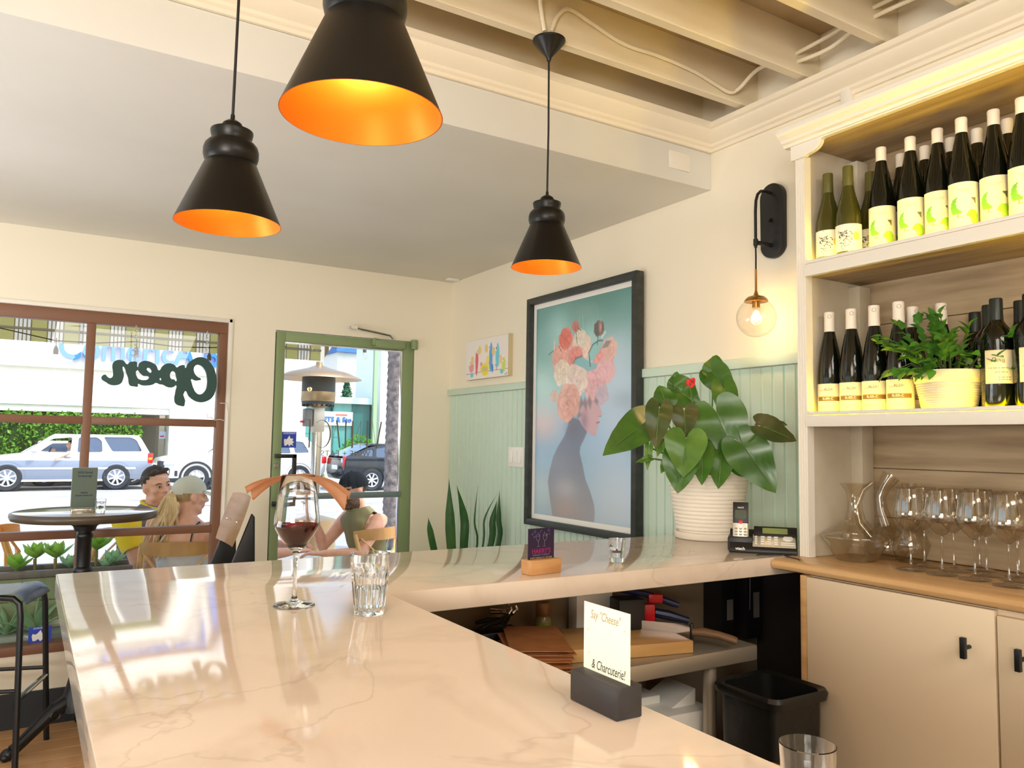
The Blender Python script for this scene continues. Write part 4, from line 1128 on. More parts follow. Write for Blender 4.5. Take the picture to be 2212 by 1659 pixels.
cbd = MB().box((-0.185, -0.115, 0), (0.185, 0.115, 0.034)).build('cutting_board', mat('maple board', (214, 170, 110), 0.5, noise=(12, (192, 146, 90), 0.4, 0.7), stretch=(.15, 1, 1)), None, bevel=0.003)
cbd.location = (1.455, 1.790, 0.8305); cbd.rotation_euler = (0, 0, math.radians(-12)); tag(cbd, 'thick wooden cutting board on the steel table under the counter', 'cutting board')
kn = thing('bread_knife', 'bread knife with brown wooden handle sticking out over the cutting board end', 'knife', (1.625, 1.735, 0.868), math.radians(-50))
MB().tube([(0.055, 0, 0.004), (0.085, 0, 0.006), (0.13, 0, 0.001), (0.165, 0, -0.008), (0.178, 0, -0.012)], [0.014, 0.016, 0.0135, 0.0145, 0.013], 14, flat=0.8).build('handle', mat('brown knife handle', (120, 90, 62), 0.5), kn)
MB().box((-0.17, -0.0012, -0.004), (0.055, 0.0012, 0.024)).build('blade', M['chrome'], kn)
MB().box((0.048, -0.006, -0.020), (0.058, 0.006, 0.028)).build('bolster', M['black'], kn, bevel=0.003)
# kraft folders, one by one
random.seed(5)
fm = MB().box((-0.078, -0.135, 0), (0.078, 0.135, 0.0022)).mesh('kraft_folder', bevel=0.0004, bseg=1)
nf = 15
pos_ = ['lowest', 'second', 'third', 'fourth', 'fifth', 'sixth', 'seventh', 'eighth', 'ninth', 'tenth', 'eleventh', 'twelfth', 'thirteenth', 'fourteenth', 'topmost']
for k in range(nf):
    o = link('kraft_folder', fm, M['kraft'])
    o.location = (1.185+random.uniform(-.010, .010)-(nf-k)*0.0012, 1.795+random.uniform(-.012, .012)-(nf-k)*0.001, 0.8308+k*0.0040)
    o.rotation_euler = (0, 0, math.radians(-24)+random.uniform(-.07, .07))
    tag(o, 'brown kraft folder under the counter, %s of its stack' % pos_[k], 'folder', 'stacked kraft folders')
jr = thing('spice_jar', 'clear spice jar with brown cap and green label under the counter', 'jar', (1.318, 1.955, 0.8305))
MB().lathe([(0, 0), (0.024, 0), (0.0255, 0.003), (0.0255, 0.060), (0.019, 0.072), (0.018, 0.078), (0, 0.078)], 28).build('glass_body', M['oliveclear'] if 'oliveclear' in M else mat('jar of dried herbs', (150, 140, 96), 0.12), jr)
MB().lathe([(0.0205, 0.072), (0.0220, 0.074), (0.0220, 0.108), (0.0205, 0.110), (0, 0.110)], 28).build('cap', mat('brown jar cap', (150, 106, 66), 0.4), jr, angle=50)
MB().lathe([(0.0258, 0.010), (0.0258, 0.055)], 16, a0=math.radians(200), a1=math.radians(300)).build('label', mat('green jar label', (128, 158, 52), 0.5), jr)
for k, (dx, dy, rz, dz) in enumerate(((0, 0, 0.3, 0.0), (0.045, 0.02, 0.9, 0.0), (0.02, 0.05, -0.2, 0.0))):
    cs = thing('corkscrew', ['black corkscrew with chrome hinge under the counter, left of the folders', 'black corkscrew with folded chrome lever, nearest the folders', 'black corkscrew lying deepest under the counter by the folders'][k], 'corkscrew', (1.135+dx, 1.925+dy*.7, 0.900+dz), rz, 'corkscrews under the counter')
    MB().tube([(-0.055, 0, 0.0), (-0.02, 0, 0.006), (0.02, 0, 0.004), (0.055, 0, 0.020)], [.008, .010, .010, .008], 10, flat=.7).build('handle', M['black'], cs)
    MB().tube([(0.055, 0, 0.020), (0.068, 0, 0.032), (0.062, 0, 0.042)], 0.006, 10).build('hinge', M['chrome'], cs)
    MB().tube([(0.055, 0.006, 0.024), (0.02, 0.008, 0.030), (-0.01, 0.008, 0.034)], 0.004, 8).build('lever', M['chrome'], cs)
o = MB().box((-0.075, -0.035, 0), (0.075, 0.035, 0.052)).build('metal_tray', M['iron'], None, bevel=0.004)
o.location = (1.150, 1.945, 0.8305); tag(o, 'dark box under the corkscrews behind the kraft folders', 'box')
bx = thing('paper_box', 'small white carton with open lid behind the cream card, under the counter', 'box', (1.50, 1.965, 0.8305), -0.2)
MB().box((-0.06, -0.03, 0), (0.06, 0.03, 0.135)).build('carton', M['white'], bx, bevel=0.002)
MB().box((-0.06, -0.032, 0.135), (0.06, 0.03, 0.138), Matrix.Rotation(0.12, 4, 'X')).build('lid', mat('grey lid', (120, 112, 104), 0.6), bx)
o = MB().box((-0.042, -0.035, 0), (0.042, 0.035, 0.088)).build('black_box', mat('black plastic box', (34, 32, 32), 0.5), None, bevel=0.004)
o.location = (1.545, 1.845, 0.8650); o.rotation_euler = (0, 0, -0.25); tag(o, 'matt black box on the cutting board under the counter', 'box')
rt = thing('red_clamp', 'red and dark blue hand clamp lying on the cutting board', 'hand clamp', (1.628, 1.842, 0.866), -0.5)
MB().box((-0.018, -0.014, 0.012), (0.016, 0.014, 0.062)).box((-0.004, -0.014, 0.066), (0.040, 0.014, 0.092)).build('jaw', mat('red plastic', (206, 26, 34), 0.35), rt, bevel=0.004)
MB().tube([(-0.16, 0, 0.120), (-0.08, 0, 0.102), (0.0, 0, 0.088), (0.07, 0, 0.064), (0.09, 0, 0.058)], [.007, .009, .010, .010, .008], 10).build('grip', mat('dark blue plastic', (26, 32, 74), 0.4), rt)
MB().tube([(0.016, 0, 0.036), (0.06, 0, 0.028), (0.12, 0, 0.012)], [.014, .015, .010], 10).build('grip', mat('navy plastic', (24, 26, 60), 0.4), rt)
MB().box((-0.012, -0.013, -0.0005), (0.022, 0.013, 0.016)).build('foot', M['black'], rt, bevel=0.004)
for (xx, w, zz, hh, lb) in ((2.065, 0.07, 0.76, 0.20, 'black dispenser box with pale label on the wall under the counter, left one'), (2.195, 0.085, 0.74, 0.255, 'black dispenser box with pale label on the wall under the counter, right one')):
    t = thing('dispenser_box', lb, 'dispenser', (xx, 1.985, zz))
    MB().box((-w/2, -0.05, 0), (w/2, 0.034, hh)).build('body', mat('black dispenser', (26, 26, 26), 0.4), t, bevel=0.006)
    MB().box((-0.006, -0.0515, hh*0.28), (0.022, -0.0495, hh*0.62)).build('label', mat('grey label', (120, 112, 108), 0.5), t)
wb = thing('cardboard_box', 'white cardboard box with a raised flap on the undershelf of the steel table', 'box', (1.615, 1.80, 0.3205), -0.05)
MB().box((-0.135, -0.10, 0), (0.135, 0.10, 0.325)).build('carton', M['white'], wb, bevel=0.003)
MB().box((-0.10, -0.103, 0.06), (0.12, -0.100, 0.20)).build('print_panel', mat('grey print', (176, 164, 150), 0.6), wb)
MB().box((-0.135, 0.0, 0.325), (0.02, 0.10, 0.350)).build('tray', M['white'], wb, bevel=0.004)
MB().prism([(0, 0), (0.09, 0), (0.09, 0.045)], -0.05, 0.08, basis((0.02, 0.0, 0.325), (1, 0, 0), (0, 0, 1), (0, 1, 0))).build('flap', M['white'], wb)
bn = thing('waste_bin', 'black waste bin with lined rim beside the cream cabinet', 'bin', (1.752, 1.492, 0.0))
mb = MB()
def rr(hx, hy, r, n=6):
    pts = []
    for cx_, cy_, a0 in ((hx-r, hy-r, 0), (-hx+r, hy-r, 90), (-hx+r, -hy+r, 180), (hx-r, -hy+r, 270)):
        for k in range(n+1):
            a = math.radians(a0+90*k/n); pts.append((cx_+r*math.cos(a), cy_+r*math.sin(a)))
    return pts
ringsz = [(0.085, 0.085, 0.0), (0.098, 0.098, 0.70), (0.098, 0.098, 0.735), (0.110, 0.110, 0.738), (0.113, 0.113, 0.755), (0.108, 0.108, 0.766), (0.094, 0.094, 0.760), (0.088, 0.088, 0.30)]
rg = [[mb.bm.verts.new((x, y, z)) for x, y in rr(hx, hy, 0.03)] for hx, hy, z in ringsz]
for A, B in zip(rg[:-1], rg[1:]):
    for k in range(len(A)): mb.bm.faces.new((A[k], A[(k+1) % len(A)], B[(k+1) % len(A)], B[k]))
mb.bm.faces.new(rg[0][::-1]); mb.bm.faces.new(rg[-1])
mb.build('body', mat('black bin liner plastic', (20, 20, 19), 0.35, bump=(30, 0.3, 0.006)), bn)
bk_ = MB()
for k in range(3):
    pts = [(0.06*math.cos(a)+0.004*math.sin(5*a+k), 0.05*math.sin(a), 0.004*math.sin(7*a+k*2)+k*0.007) for a in [2*PI*q/40 for q in range(41)]]
    bk_.tube(pts, 0.005, 8, cap=False)
o = bk_.build('wicker_ring', mat('wicker', (178, 124, 66), 0.55, noise=(60, (120, 76, 36), 0.4, 0.7)), None)
o.location = (0.975, 0.800, 0.905); tag(o, 'wicker rim of a basket just below the bar edge at bottom right', 'basket')
MB().lathe([(0.045, -0.15), (0.056, 0.0), (0.052, 0.0), (0.042, -0.145), (0, -0.145), (0, -0.15)], 24).build('basket_body', mat('dark wicker', (110, 72, 36), 0.6), o)
o = MB().box((0.72, 0.2, 0.70), (1.12, 1.25, 0.7545)).build('under_bar_shelf', mat('dark under bar shelf', (40, 36, 34), 0.6), None)
tag(o, 'dark shelf behind the bar below the counter edge, carrying the basket', 'shelf')
MB().box((0.36, 0.2, 0.70), (0.74, 1.25, 0.72)).build('bracket', M['black'], o)

# ================================================================ painted surfaces (flat print as a colour attribute)
class Canvas:
    def __init__(s, w, h, nx, ny, bg):
        s.w, s.h, s.nx, s.ny = w, h, nx, ny
        s.X, s.Y = np.meshgrid(np.linspace(0, w, nx), np.linspace(0, h, ny))
        s.C = np.zeros((ny, nx, 3)); s.C[:] = bg
        s.rng = np.random.RandomState(4)
    def put(s, mask, col):
        m = np.clip(mask, 0, 1)[..., None]; s.C = s.C*(1-m)+np.array(col, float)*m
    def noise(s, scale, amp, seed=0):
        r = np.random.RandomState(seed); out = 0
        for k in range(4):
            a, b, c = r.uniform(-1, 1, 3); f = scale*(1.7**k)
            out = out+np.sin(s.X*f*(a+1.3)+s.Y*f*b*1.7+c*9)*np.sin(s.Y*f*(1.1-a)+s.X*f*c+b*7)/(1.5**k)
        return out*amp
    def disc(s, cx, cy, r, soft=0.004, wob=0.0, n=5, ph=0.0, ry=None):
        ry = ry or r
        dx, dy = (s.X-cx), (s.Y-cy)*r/ry
        d = np.sqrt(dx*dx+dy*dy); a = np.arctan2(dy, dx)
        rr = r*(1+wob*np.sin(n*a+ph)+wob*.6*np.sin((2*n+1)*a+ph*2))
        return np.clip((rr-d)/soft+.5, 0, 1), d/r, a
    def rose(s, cx, cy, r, c0, c1, ph=0.0, op=1.0):
        """overlapping petals, outer ring first; each petal is pale at its lip and darker towards the heart"""
        c0, c1 = np.array(c0, float), np.array(c1, float)
        rg = np.random.RandomState(int(ph*10)+int(cx*1000))
        m, d, a = s.disc(cx, cy, r*.92, 0.006, 0.05, 6, ph); s.put(m*op, c0*.6+c1*.4)
        for ring, (n, rad, pr) in enumerate(((7, .62, .46), (6, .42, .38), (5, .26, .28), (4, .12, .20), (1, .0, .12))):
            for k in range(n):
                an = 2*PI*k/n+ph+ring*.7+rg.uniform(-.2, .2)
                px, py = cx+r*rad*math.cos(an), cy+r*rad*math.sin(an)*.92
                m, d, a = s.disc(px, py, r*pr*rg.uniform(.9, 1.1), 0.004, 0.05, 3, an)
                out = np.clip(((s.X-px)*math.cos(an)+(s.Y-py)*math.sin(an))/(r*pr)*.5+.5, 0, 1)[..., None]
                col = (c0*out+c1*(1-out))*rg.uniform(.95, 1.04)
                mm = (m*op)[..., None]; s.C = s.C*(1-mm)+np.clip(col, 0, 255)*mm
                edge = np.clip(1-np.abs(d-1)*9, 0, 1)*(d < 1.02); s.put(edge*.22*op, c1*.8)
    def polygon(s, pts, col, soft=0.0, op=1.0):
        inside = np.zeros(s.X.shape, bool)
        n = len(pts); dmin = np.full(s.X.shape, 9.0)
        for k in range(n):
            x0, y0 = pts[k]; x1, y1 = pts[(k+1) % n]
            cond = ((y0 > s.Y) != (y1 > s.Y))
            xi = (x1-x0)*(s.Y-y0)/((y1-y0) if abs(y1-y0) > 1e-9 else 1e-9)+x0
            inside ^= cond & (s.X < xi)
            L2 = (x1-x0)**2+(y1-y0)**2+1e-12
            t = np.clip(((s.X-x0)*(x1-x0)+(s.Y-y0)*(y1-y0))/L2, 0, 1)
            dmin = np.minimum(dmin, np.hypot(s.X-x0-t*(x1-x0), s.Y-y0-t*(y1-y0)))
        sg = np.where(inside, dmin, -dmin)
        m = np.clip(sg/max(soft, 0.0025)+.5, 0, 1)*op
        if callable(col):
            c = col(s.X, s.Y); s.C = s.C*(1-m[..., None])+c*m[..., None]
        else: s.put(m, col)
        return m
    def line(s, pts, w, col, op=1.0):
        dmin = np.full(s.X.shape, 9.0)
        for (x0, y0), (x1, y1) in zip(pts[:-1], pts[1:]):
            L2 = (x1-x0)**2+(y1-y0)**2+1e-12
            t = np.clip(((s.X-x0)*(x1-x0)+(s.Y-y0)*(y1-y0))/L2, 0, 1)
            dmin = np.minimum(dmin, np.hypot(s.X-x0-t*(x1-x0), s.Y-y0-t*(y1-y0)))
        s.put(np.clip((w/2-dmin)/0.0025+.5, 0, 1)*op, col)
    def mesh(s, name, fn):
        """fn(x, y) -> point; x to the right, y down from the top left corner"""
        P_ = np.array(fn(s.X.ravel(), s.Y.ravel())).T
        idx = np.arange(s.nx*s.ny).reshape(s.ny, s.nx)
        F = np.stack([idx[:-1, :-1].ravel(), idx[1:, :-1].ravel(), idx[1:, 1:].ravel(), idx[:-1, 1:].ravel()], 1)
        me = bpy.data.meshes.new(name)
        me.from_pydata(P_.tolist(), [], F.tolist())
        at = me.color_attributes.new('print', 'FLOAT_COLOR', 'POINT')
        c = np.clip(s.C.reshape(-1, 3), 0, 255)/255.0
        l = np.where(c <= .04045, c/12.92, ((c+.055)/1.055)**2.4)
        at.data.foreach_set('color', np.concatenate([l, np.ones((len(l), 1))], 1).ravel())
        return me

# ---- framed portrait with flowers
fp_ = thing('framed_portrait', 'large black framed print of a woman in profile with flowers for hair', 'framed picture', (XW, 3.112, 1.580))
FW_, FH_ = 0.905, 1.205       # outer width (along y) and height
M['frameblack'] = mat('dark grey wood frame', (44, 48, 46), 0.45, noise=(30, (64, 68, 66), 0.45, 0.8), stretch=(1, .2, 1), bump=(60, 0.2, 0.002))
hw, hh, fw_, dp_ = FW_/2, FH_/2, 0.034, 0.058
for nm, pts in (('top_rail', [(-hw, hh), (hw, hh), (hw-fw_, hh-fw_), (-hw+fw_, hh-fw_)]), ('bottom_rail', [(-hw, -hh), (-hw+fw_, -hh+fw_), (hw-fw_, -hh+fw_), (hw, -hh)]),
                ('side_rail', [(-hw, -hh), (-hw, hh), (-hw+fw_, hh-fw_), (-hw+fw_, -hh+fw_)]), ('side_rail', [(hw, -hh), (hw-fw_, -hh+fw_), (hw-fw_, hh-fw_), (hw, hh)])):
    mb = MB(); mb.prism(pts, 0.014, dp_, basis((0, 0, 0), (0, 1, 0), (0, 0, 1), (-1, 0, 0)))
    mb.build(nm, M['frameblack'], fp_, bevel=0.002)
MB().box((-0.030, -hw+0.02, -hh+0.02), (-0.014, hw-0.02, hh-0.02)).build('mount', M['white'], fp_)
AW, AH = 0.785, 1.085
cv = Canvas(AW, AH, 210, 290, (150, 190, 210))
def q(p): return (p[0]*AW, p[1]*AH)
t = (cv.Y/AH)
top_, mid_, low_, bot_ = np.array((92, 152, 152.)), np.array((160, 206, 214.)), np.array((150, 190, 226.)), np.array((176, 200, 216.))
def lerp3(t):
    a = np.clip(t/.38, 0, 1)[..., None]; b = np.clip((t-.38)/.27, 0, 1)[..., None]; c = np.clip((t-.65)/.35, 0, 1)[..., None]
    return (top_*(1-a)+mid_*a)*(1-b)+((low_*(1-c)+bot_*c))*b
cv.C = lerp3(t+cv.noise(5, .05, 2))
def blob(p, r, col, op, ry=None):
    x, y = q(p); ry = ry or r
    cv.put(op*np.exp(-(((cv.X-x)/r)**2+((cv.Y-y)/ry)**2)), col)
blob((0.097,0.560), .16, (226, 190, 196), .8, .10); blob((0.098,0.370), .14, (186, 220, 214), .6, .16); blob((0.851,0.346), .20, (206, 220, 240), .6, .22)
blob((0.880,0.560), .18, (196, 216, 244), .7, .3); blob((0.930,0.471), .09, (150, 164, 178), .4, .05); blob((0.096,0.885), .12, (200, 220, 224), .6, .10); blob((0.873,0.897), .2, (204, 214, 224), .6, .15)
blob((0.755,0.033), .3, (90, 146, 136), .5, .12); blob((0.266,0.140), .10, (170, 220, 220), .7, .12); blob((0.611,0.194), .08, (176, 222, 224), .6, .10); blob((0.520,0.064), .10, (130, 166, 164), .5, .05)
for k in range(60):
    x0 = cv.rng.uniform(.13, .58); y0 = .36-cv.rng.uniform(0, .2); l_ = cv.rng.uniform(.03, .11)
    cv.line([(x0, y0), (x0+cv.rng.uniform(-.02, .02), y0-l_)], .004, (196, 230, 230), cv.rng.uniform(.1, .4))
slate = lambda X, Y: np.stack([104+56*np.clip((Y/AH-.55)/.45, 0, 1)+0*X, 118+42*np.clip((Y/AH-.55)/.45, 0, 1), 148+20*np.clip((Y/AH-.55)/.45, 0, 1)], -1)
cv.polygon([q(p) for p in ((0.392,0.533),(0.382,0.574),(0.342,0.623),(0.272,0.672),(0.217,0.722),(0.180,0.782),(0.159,0.841),(0.180,0.907),(0.216,0.999),(0.454,1.001),(0.656,1.001),(0.663,0.959),(0.654,0.921),(0.616,0.868),(0.566,0.815),(0.536,0.752),(0.505,0.700),(0.513,0.672),(0.547,0.641),(0.580,0.606),(0.496,0.552))], slate, .006, .96)
blob((0.360,0.868), .11, (206, 208, 214), .55, .06); blob((0.359,0.958), .12, (196, 172, 160), .5, .06); blob((0.420,0.583), .05, (110, 92, 116), .5, .05)
face = lambda X, Y: np.stack([208-30*np.clip((Y/AH-.60)/.1, 0, 1)+0*X, 172-30*np.clip((Y/AH-.60)/.1, 0, 1), 186-14*np.clip((Y/AH-.6)/.1, 0, 1)], -1)
cv.polygon([q(p) for p in ((0.516,0.471),(0.496,0.511),(0.490,0.543),(0.524,0.576),(0.569,0.601),(0.626,0.621),(0.662,0.626),(0.674,0.614),(0.671,0.602),(0.687,0.591),(0.680,0.583),(0.697,0.578),(0.694,0.568),(0.708,0.562),(0.691,0.550),(0.698,0.540),(0.728,0.535),(0.726,0.522),(0.713,0.506),(0.702,0.487),(0.678,0.469),(0.589,0.458))], face, .004)
cv.line([q((0.673,0.568)), q((0.701,0.564))], .006, (120, 84, 104), .8); cv.line([q((0.695,0.540)), q((0.716,0.538))], .005, (130, 100, 120), .7)
blob((0.551,0.557), .03, (120, 104, 130), .5, .05)
for (p, r, c0, c1, ph, op) in (
    ((0.365,0.216), .07, (236, 206, 200), (206, 160, 150), .3, .9), ((0.518,0.228), .075, (246, 226, 214), (220, 176, 164), 1.3, .95), ((0.500,0.185), .05, (236, 224, 210), (196, 196, 180), 2.0, .9),
    ((0.734,0.291), .075, (246, 172, 172), (230, 140, 142), 2.4, .95), ((0.759,0.340), .07, (240, 196, 204), (222, 170, 184), .9, .7), ((0.794,0.249), .055, (240, 196, 190), (214, 170, 160), 3.1, .7),
    ((0.295,0.261), .080, (240, 188, 180), (216, 140, 132), .6, 1), ((0.452,0.264), .058, (238, 160, 156), (208, 112, 112), 1.9, 1), ((0.342,0.172), .056, (236, 138, 126), (190, 70, 66), 2.6, 1),
    ((0.653,0.389), .090, (240, 196, 204), (208, 146, 162), 4.1, 1), ((0.305,0.330), .068, (244, 228, 212), (204, 186, 170), 1.1, 1), ((0.470,0.368), .088, (246, 230, 222), (206, 176, 172), 2.2, 1),
    ((0.375,0.471), .094, (236, 184, 172), (196, 124, 116), 3.4, 1), ((0.223,0.436), .035, (226, 196, 184), (190, 160, 150), 1, .7), ((0.722,0.447), .05, (214, 196, 214), (170, 156, 180), 2, .7)):
    x, y = q(p); cv.rose(x, y, r, c0, c1, ph, op)
for (a_, b_) in (((0.516,0.447), (0.496,0.511)), ((0.553,0.449), (0.570,0.513)), ((0.598,0.442), (0.610,0.506)), ((0.496,0.511), (0.468,0.551)), ((0.661,0.453), (0.681,0.489))):
    (x0, y0), (x1, y1) = q(a_), q(b_); cv.polygon([(x0, y0), (x0+.022, (y0+y1)/2), (x1, y1), (x0-.014, (y0+y1)/2)], (132, 116, 128), .014, .75)
# butterfly
cv.polygon([q(p) for p in ((0.595,0.294),(0.588,0.257),(0.629,0.220),(0.686,0.206),(0.728,0.208),(0.724,0.228),(0.692,0.257),(0.646,0.285))], (146, 202, 206), .004, .95)
cv.polygon([q(p) for p in ((0.595,0.294),(0.518,0.264),(0.452,0.272),(0.431,0.290),(0.480,0.305),(0.536,0.318),(0.573,0.337),(0.663,0.328),(0.684,0.308))], (136, 192, 204), .004, .95)
cv.line([q(p) for p in ((0.588,0.257),(0.629,0.220),(0.686,0.206),(0.728,0.208))], .007, (70, 86, 92), .8); cv.line([q(p) for p in ((0.518,0.264),(0.452,0.272),(0.431,0.290))], .006, (70, 90, 96), .7); cv.line([q((0.595,0.266)), q((0.606,0.315))], .007, (70, 80, 84), .8)
for p, r, c0, c1 in (((0.450,0.123), .030, (226, 140, 132), (120, 80, 76)), ((0.690,0.152), .038, (110, 104, 104), (66, 62, 66))):
    x, y = q(p); cv.rose(x, y, r, c0, c1, 1.0)
blob((0.705,0.148), .012, (226, 160, 156), .9, .03)
for a_, b_ in (((0.453,0.136), (0.466,0.199)), ((0.687,0.169), (0.675,0.224)), ((0.648,0.129), (0.669,0.147)), ((0.718,0.172), (0.732,0.178)), ((0.472,0.132), (0.510,0.145)), ((0.224,0.214), (0.151,0.234)), ((0.265,0.200), (0.295,0.227))):
    cv.line([q(a_), q(b_)], .005, (88, 86, 84), .8)
cv.polygon([q(p) for p in ((0.717,0.243),(0.761,0.211),(0.812,0.215),(0.777,0.240))], (140, 140, 140), .004, .9)
cv.line([q((0.718,0.195)), q((0.753,0.173))], .010, (230, 232, 222), .8); cv.line([q((0.214,0.217)), q((0.220,0.175))], .012, (236, 208, 200), .8)
M['artprint'] = vmat('art print', 0.35, Coat_Weight=0.8, Coat_Roughness=0.12)
link('print', cv.mesh('print', lambda x, y: (np.full_like(x, -0.0306), AW/2-x, AH/2-y-0.0)), M['artprint'], fp_)
# viewer's left is the far end (+y); x runs towards -y

# ---- small canvas with colourful birds
bw, bh = 0.50, 0.238
bt = thing('bird_canvas', 'small white canvas of cartoon birds around a yellow bowl, left of the portrait', 'canvas picture', (XW, 4.045, 1.906))
MB().box((-0.030, -bw/2, -bh/2), (-0.001, bw/2, bh/2)).build('stretcher', mat('canvas edge', (206, 190, 150), 0.7), bt)
cv = Canvas(bw, bh, 130, 66, (238, 232, 226))
def q2(p): return (p[0]*bw, p[1]*bh)
def ell(p, rx, ry, col, op=1.0):
    x, y = q2(p); cv.put(np.clip((1-np.sqrt(((cv.X-x)/rx)**2+((cv.Y-y)/ry)**2))*6+.5, 0, 1)*op, col)
cv.line([q2((0.011,0.848)), q2((0.344,0.834)), q2((0.999,0.834))], .0025, (120, 104, 100), .8)
def bird(b, beak, eye, body, beakc, w, h):
    ell(b, w, h, body); ell(eye, .011, .020, (244, 240, 236)); ell(beak, .020, .026, beakc)
    x, y = q2(eye); ell((eye[0]+.006, eye[1]+.01), .0035, .009, (50, 40, 44))
bird((0.136,0.674), (0.159,0.505), (0.102,0.545), (232, 160, 166), (236, 206, 140), .030, .034)
bird((0.269,0.532), (0.337,0.277), (0.273,0.266), (226, 112, 130), (232, 210, 130), .018, .070)
bird((0.608,0.492), (0.500,0.260), (0.567,0.234), (92, 170, 226), (236, 206, 140), .020, .085)
bird((0.761,0.472), (0.669,0.365), (0.727,0.283), (116, 206, 232), (236, 204, 150), .022, .070)
bird((0.904,0.728), (0.833,0.583), (0.885,0.573), (206, 222, 110), (236, 206, 150), .020, .044)
ell((0.151,0.885), .018, .014, (112, 206, 226)); ell((0.862,0.882), .018, .014, (112, 206, 226)); ell((0.649,0.773), .010, .026, (80, 140, 216)); ell((0.266,0.767), .012, .032, (226, 110, 120))
ell((0.535,0.545), .016, .026, (240, 224, 90)); ell((0.465,0.748), .052, .026, (236, 220, 76)); ell((0.465,0.775), .034, .014, (212, 196, 140)); ell((0.477,0.878), .036, .014, (238, 222, 70)); ell((0.491,0.650), .022, .010, (240, 226, 90))
ell((0.592,0.637), .014, .016, (140, 150, 220)); ell((0.378,0.633), .014, .012, (226, 160, 180)); ell((0.755,0.706), .024, .008, (120, 206, 230)); cv.line([q2((0.733,0.721)), q2((0.744,0.831))], .005, (150, 80, 80))
cv.line([q2((0.936,0.970)), q2((0.974,0.940))], .004, (70, 64, 64))
M['birdprint'] = vmat('canvas print', 0.7)
link('print', cv.mesh('print', lambda x, y: (np.full_like(x, -0.0306), bw/2-x, bh/2-y)), M['birdprint'], bt)

# ---- hanging Open sign (read from the street)
og = thing('open_sign', 'dark green cut-out Open sign hanging on chains inside the window', 'sign', (0.60, 4.50, 1.62))
outl = [(0.7692,1.8417),(0.8056,1.8358),(0.8362,1.8068),(0.8572,1.7640),(0.8661,1.7168),(0.8629,1.6690),(0.8472,1.6280),(0.8188,1.6050),(0.7848,1.5981),(0.7537,1.6077),(0.7257,1.6299),(0.7071,1.6560),(0.7073,1.5753),(0.6879,1.5753),(0.6676,1.5827),(0.6577,1.5984),(0.6609,1.6592),(0.6619,1.6835),(0.6503,1.6744),(0.6340,1.6703),(0.6141,1.6747),(0.5973,1.6838),(0.5809,1.6854),(0.5628,1.6915),(0.5487,1.6819),(0.5169,1.6750),(0.4945,1.6756),(0.4771,1.6810),(0.4774,1.6677),(0.4600,1.6676),(0.4410,1.6711),(0.4342,1.6829),(0.4297,1.7105),(0.4191,1.7377),(0.4118,1.7598),(0.4036,1.7680),(0.4029,1.7506),(0.4087,1.7266),(0.4053,1.6987),(0.3969,1.6792),(0.3757,1.6695),(0.3511,1.6699),(0.3291,1.6825),(0.3067,1.7035),(0.3226,1.7209),(0.3322,1.7118),(0.3464,1.7040),(0.3582,1.7133),(0.3587,1.7340),(0.3540,1.7682),(0.3607,1.7894),(0.3818,1.8005),(0.4038,1.7975),(0.4233,1.7797),(0.4307,1.7906),(0.4478,1.7953),(0.4652,1.7947),(0.4684,1.7739),(0.4718,1.7689),(0.4766,1.7867),(0.4919,1.8000),(0.5110,1.8038),(0.5370,1.7977),(0.5603,1.7816),(0.5728,1.7576),(0.5786,1.7597),(0.5897,1.7799),(0.6087,1.7954),(0.6283,1.7985),(0.6485,1.7909),(0.6606,1.7791),(0.6752,1.7897),(0.6992,1.7913),(0.7025,1.7782),(0.7149,1.8024),(0.7409,1.8277)]
holes = [[(0.7659,1.8003),(0.7832,1.7960),(0.8029,1.7754),(0.8148,1.7396),(0.8168,1.6923),(0.8062,1.6571),(0.7830,1.6404),(0.7639,1.6479),(0.7475,1.6742),(0.7378,1.7026),(0.7353,1.7205),(0.7559,1.7144),(0.7763,1.7174),(0.7846,1.7215),(0.7653,1.7349),(0.7490,1.7575),(0.7457,1.7791),(0.7541,1.7959)],
         [(0.6417,1.7582),(0.6518,1.7535),(0.6594,1.7306),(0.6606,1.7039),(0.6502,1.7140),(0.6370,1.7151),(0.6299,1.7254),(0.6306,1.7468)],
         [(0.5222,1.7685),(0.5321,1.7639),(0.5391,1.7502),(0.5346,1.7429),(0.5231,1.7492),(0.5145,1.7610)],
         [(0.4712,1.7531),(0.4819,1.7415),(0.5018,1.7251),(0.5276,1.7213),(0.5233,1.7087),(0.5028,1.7023),(0.4836,1.7048),(0.4738,1.7112)],
         [(0.5827,1.7191),(0.5871,1.7080),(0.5820,1.7056)]]
cu = bpy.data.curves.new('open_letters', 'CURVE'); cu.dimensions = '2D'; cu.fill_mode = 'BOTH'; cu.extrude = 0.009; cu.resolution_u = 3
for pl in [outl]+holes:
    sp_ = cu.splines.new('BEZIER'); sp_.bezier_points.add(len(pl)-1); sp_.use_cyclic_u = True
    for bp_, (x, z) in zip(sp_.bezier_points, pl):
        bp_.co = (x-0.60, z-1.62, 0); bp_.handle_left_type = bp_.handle_right_type = 'AUTO'
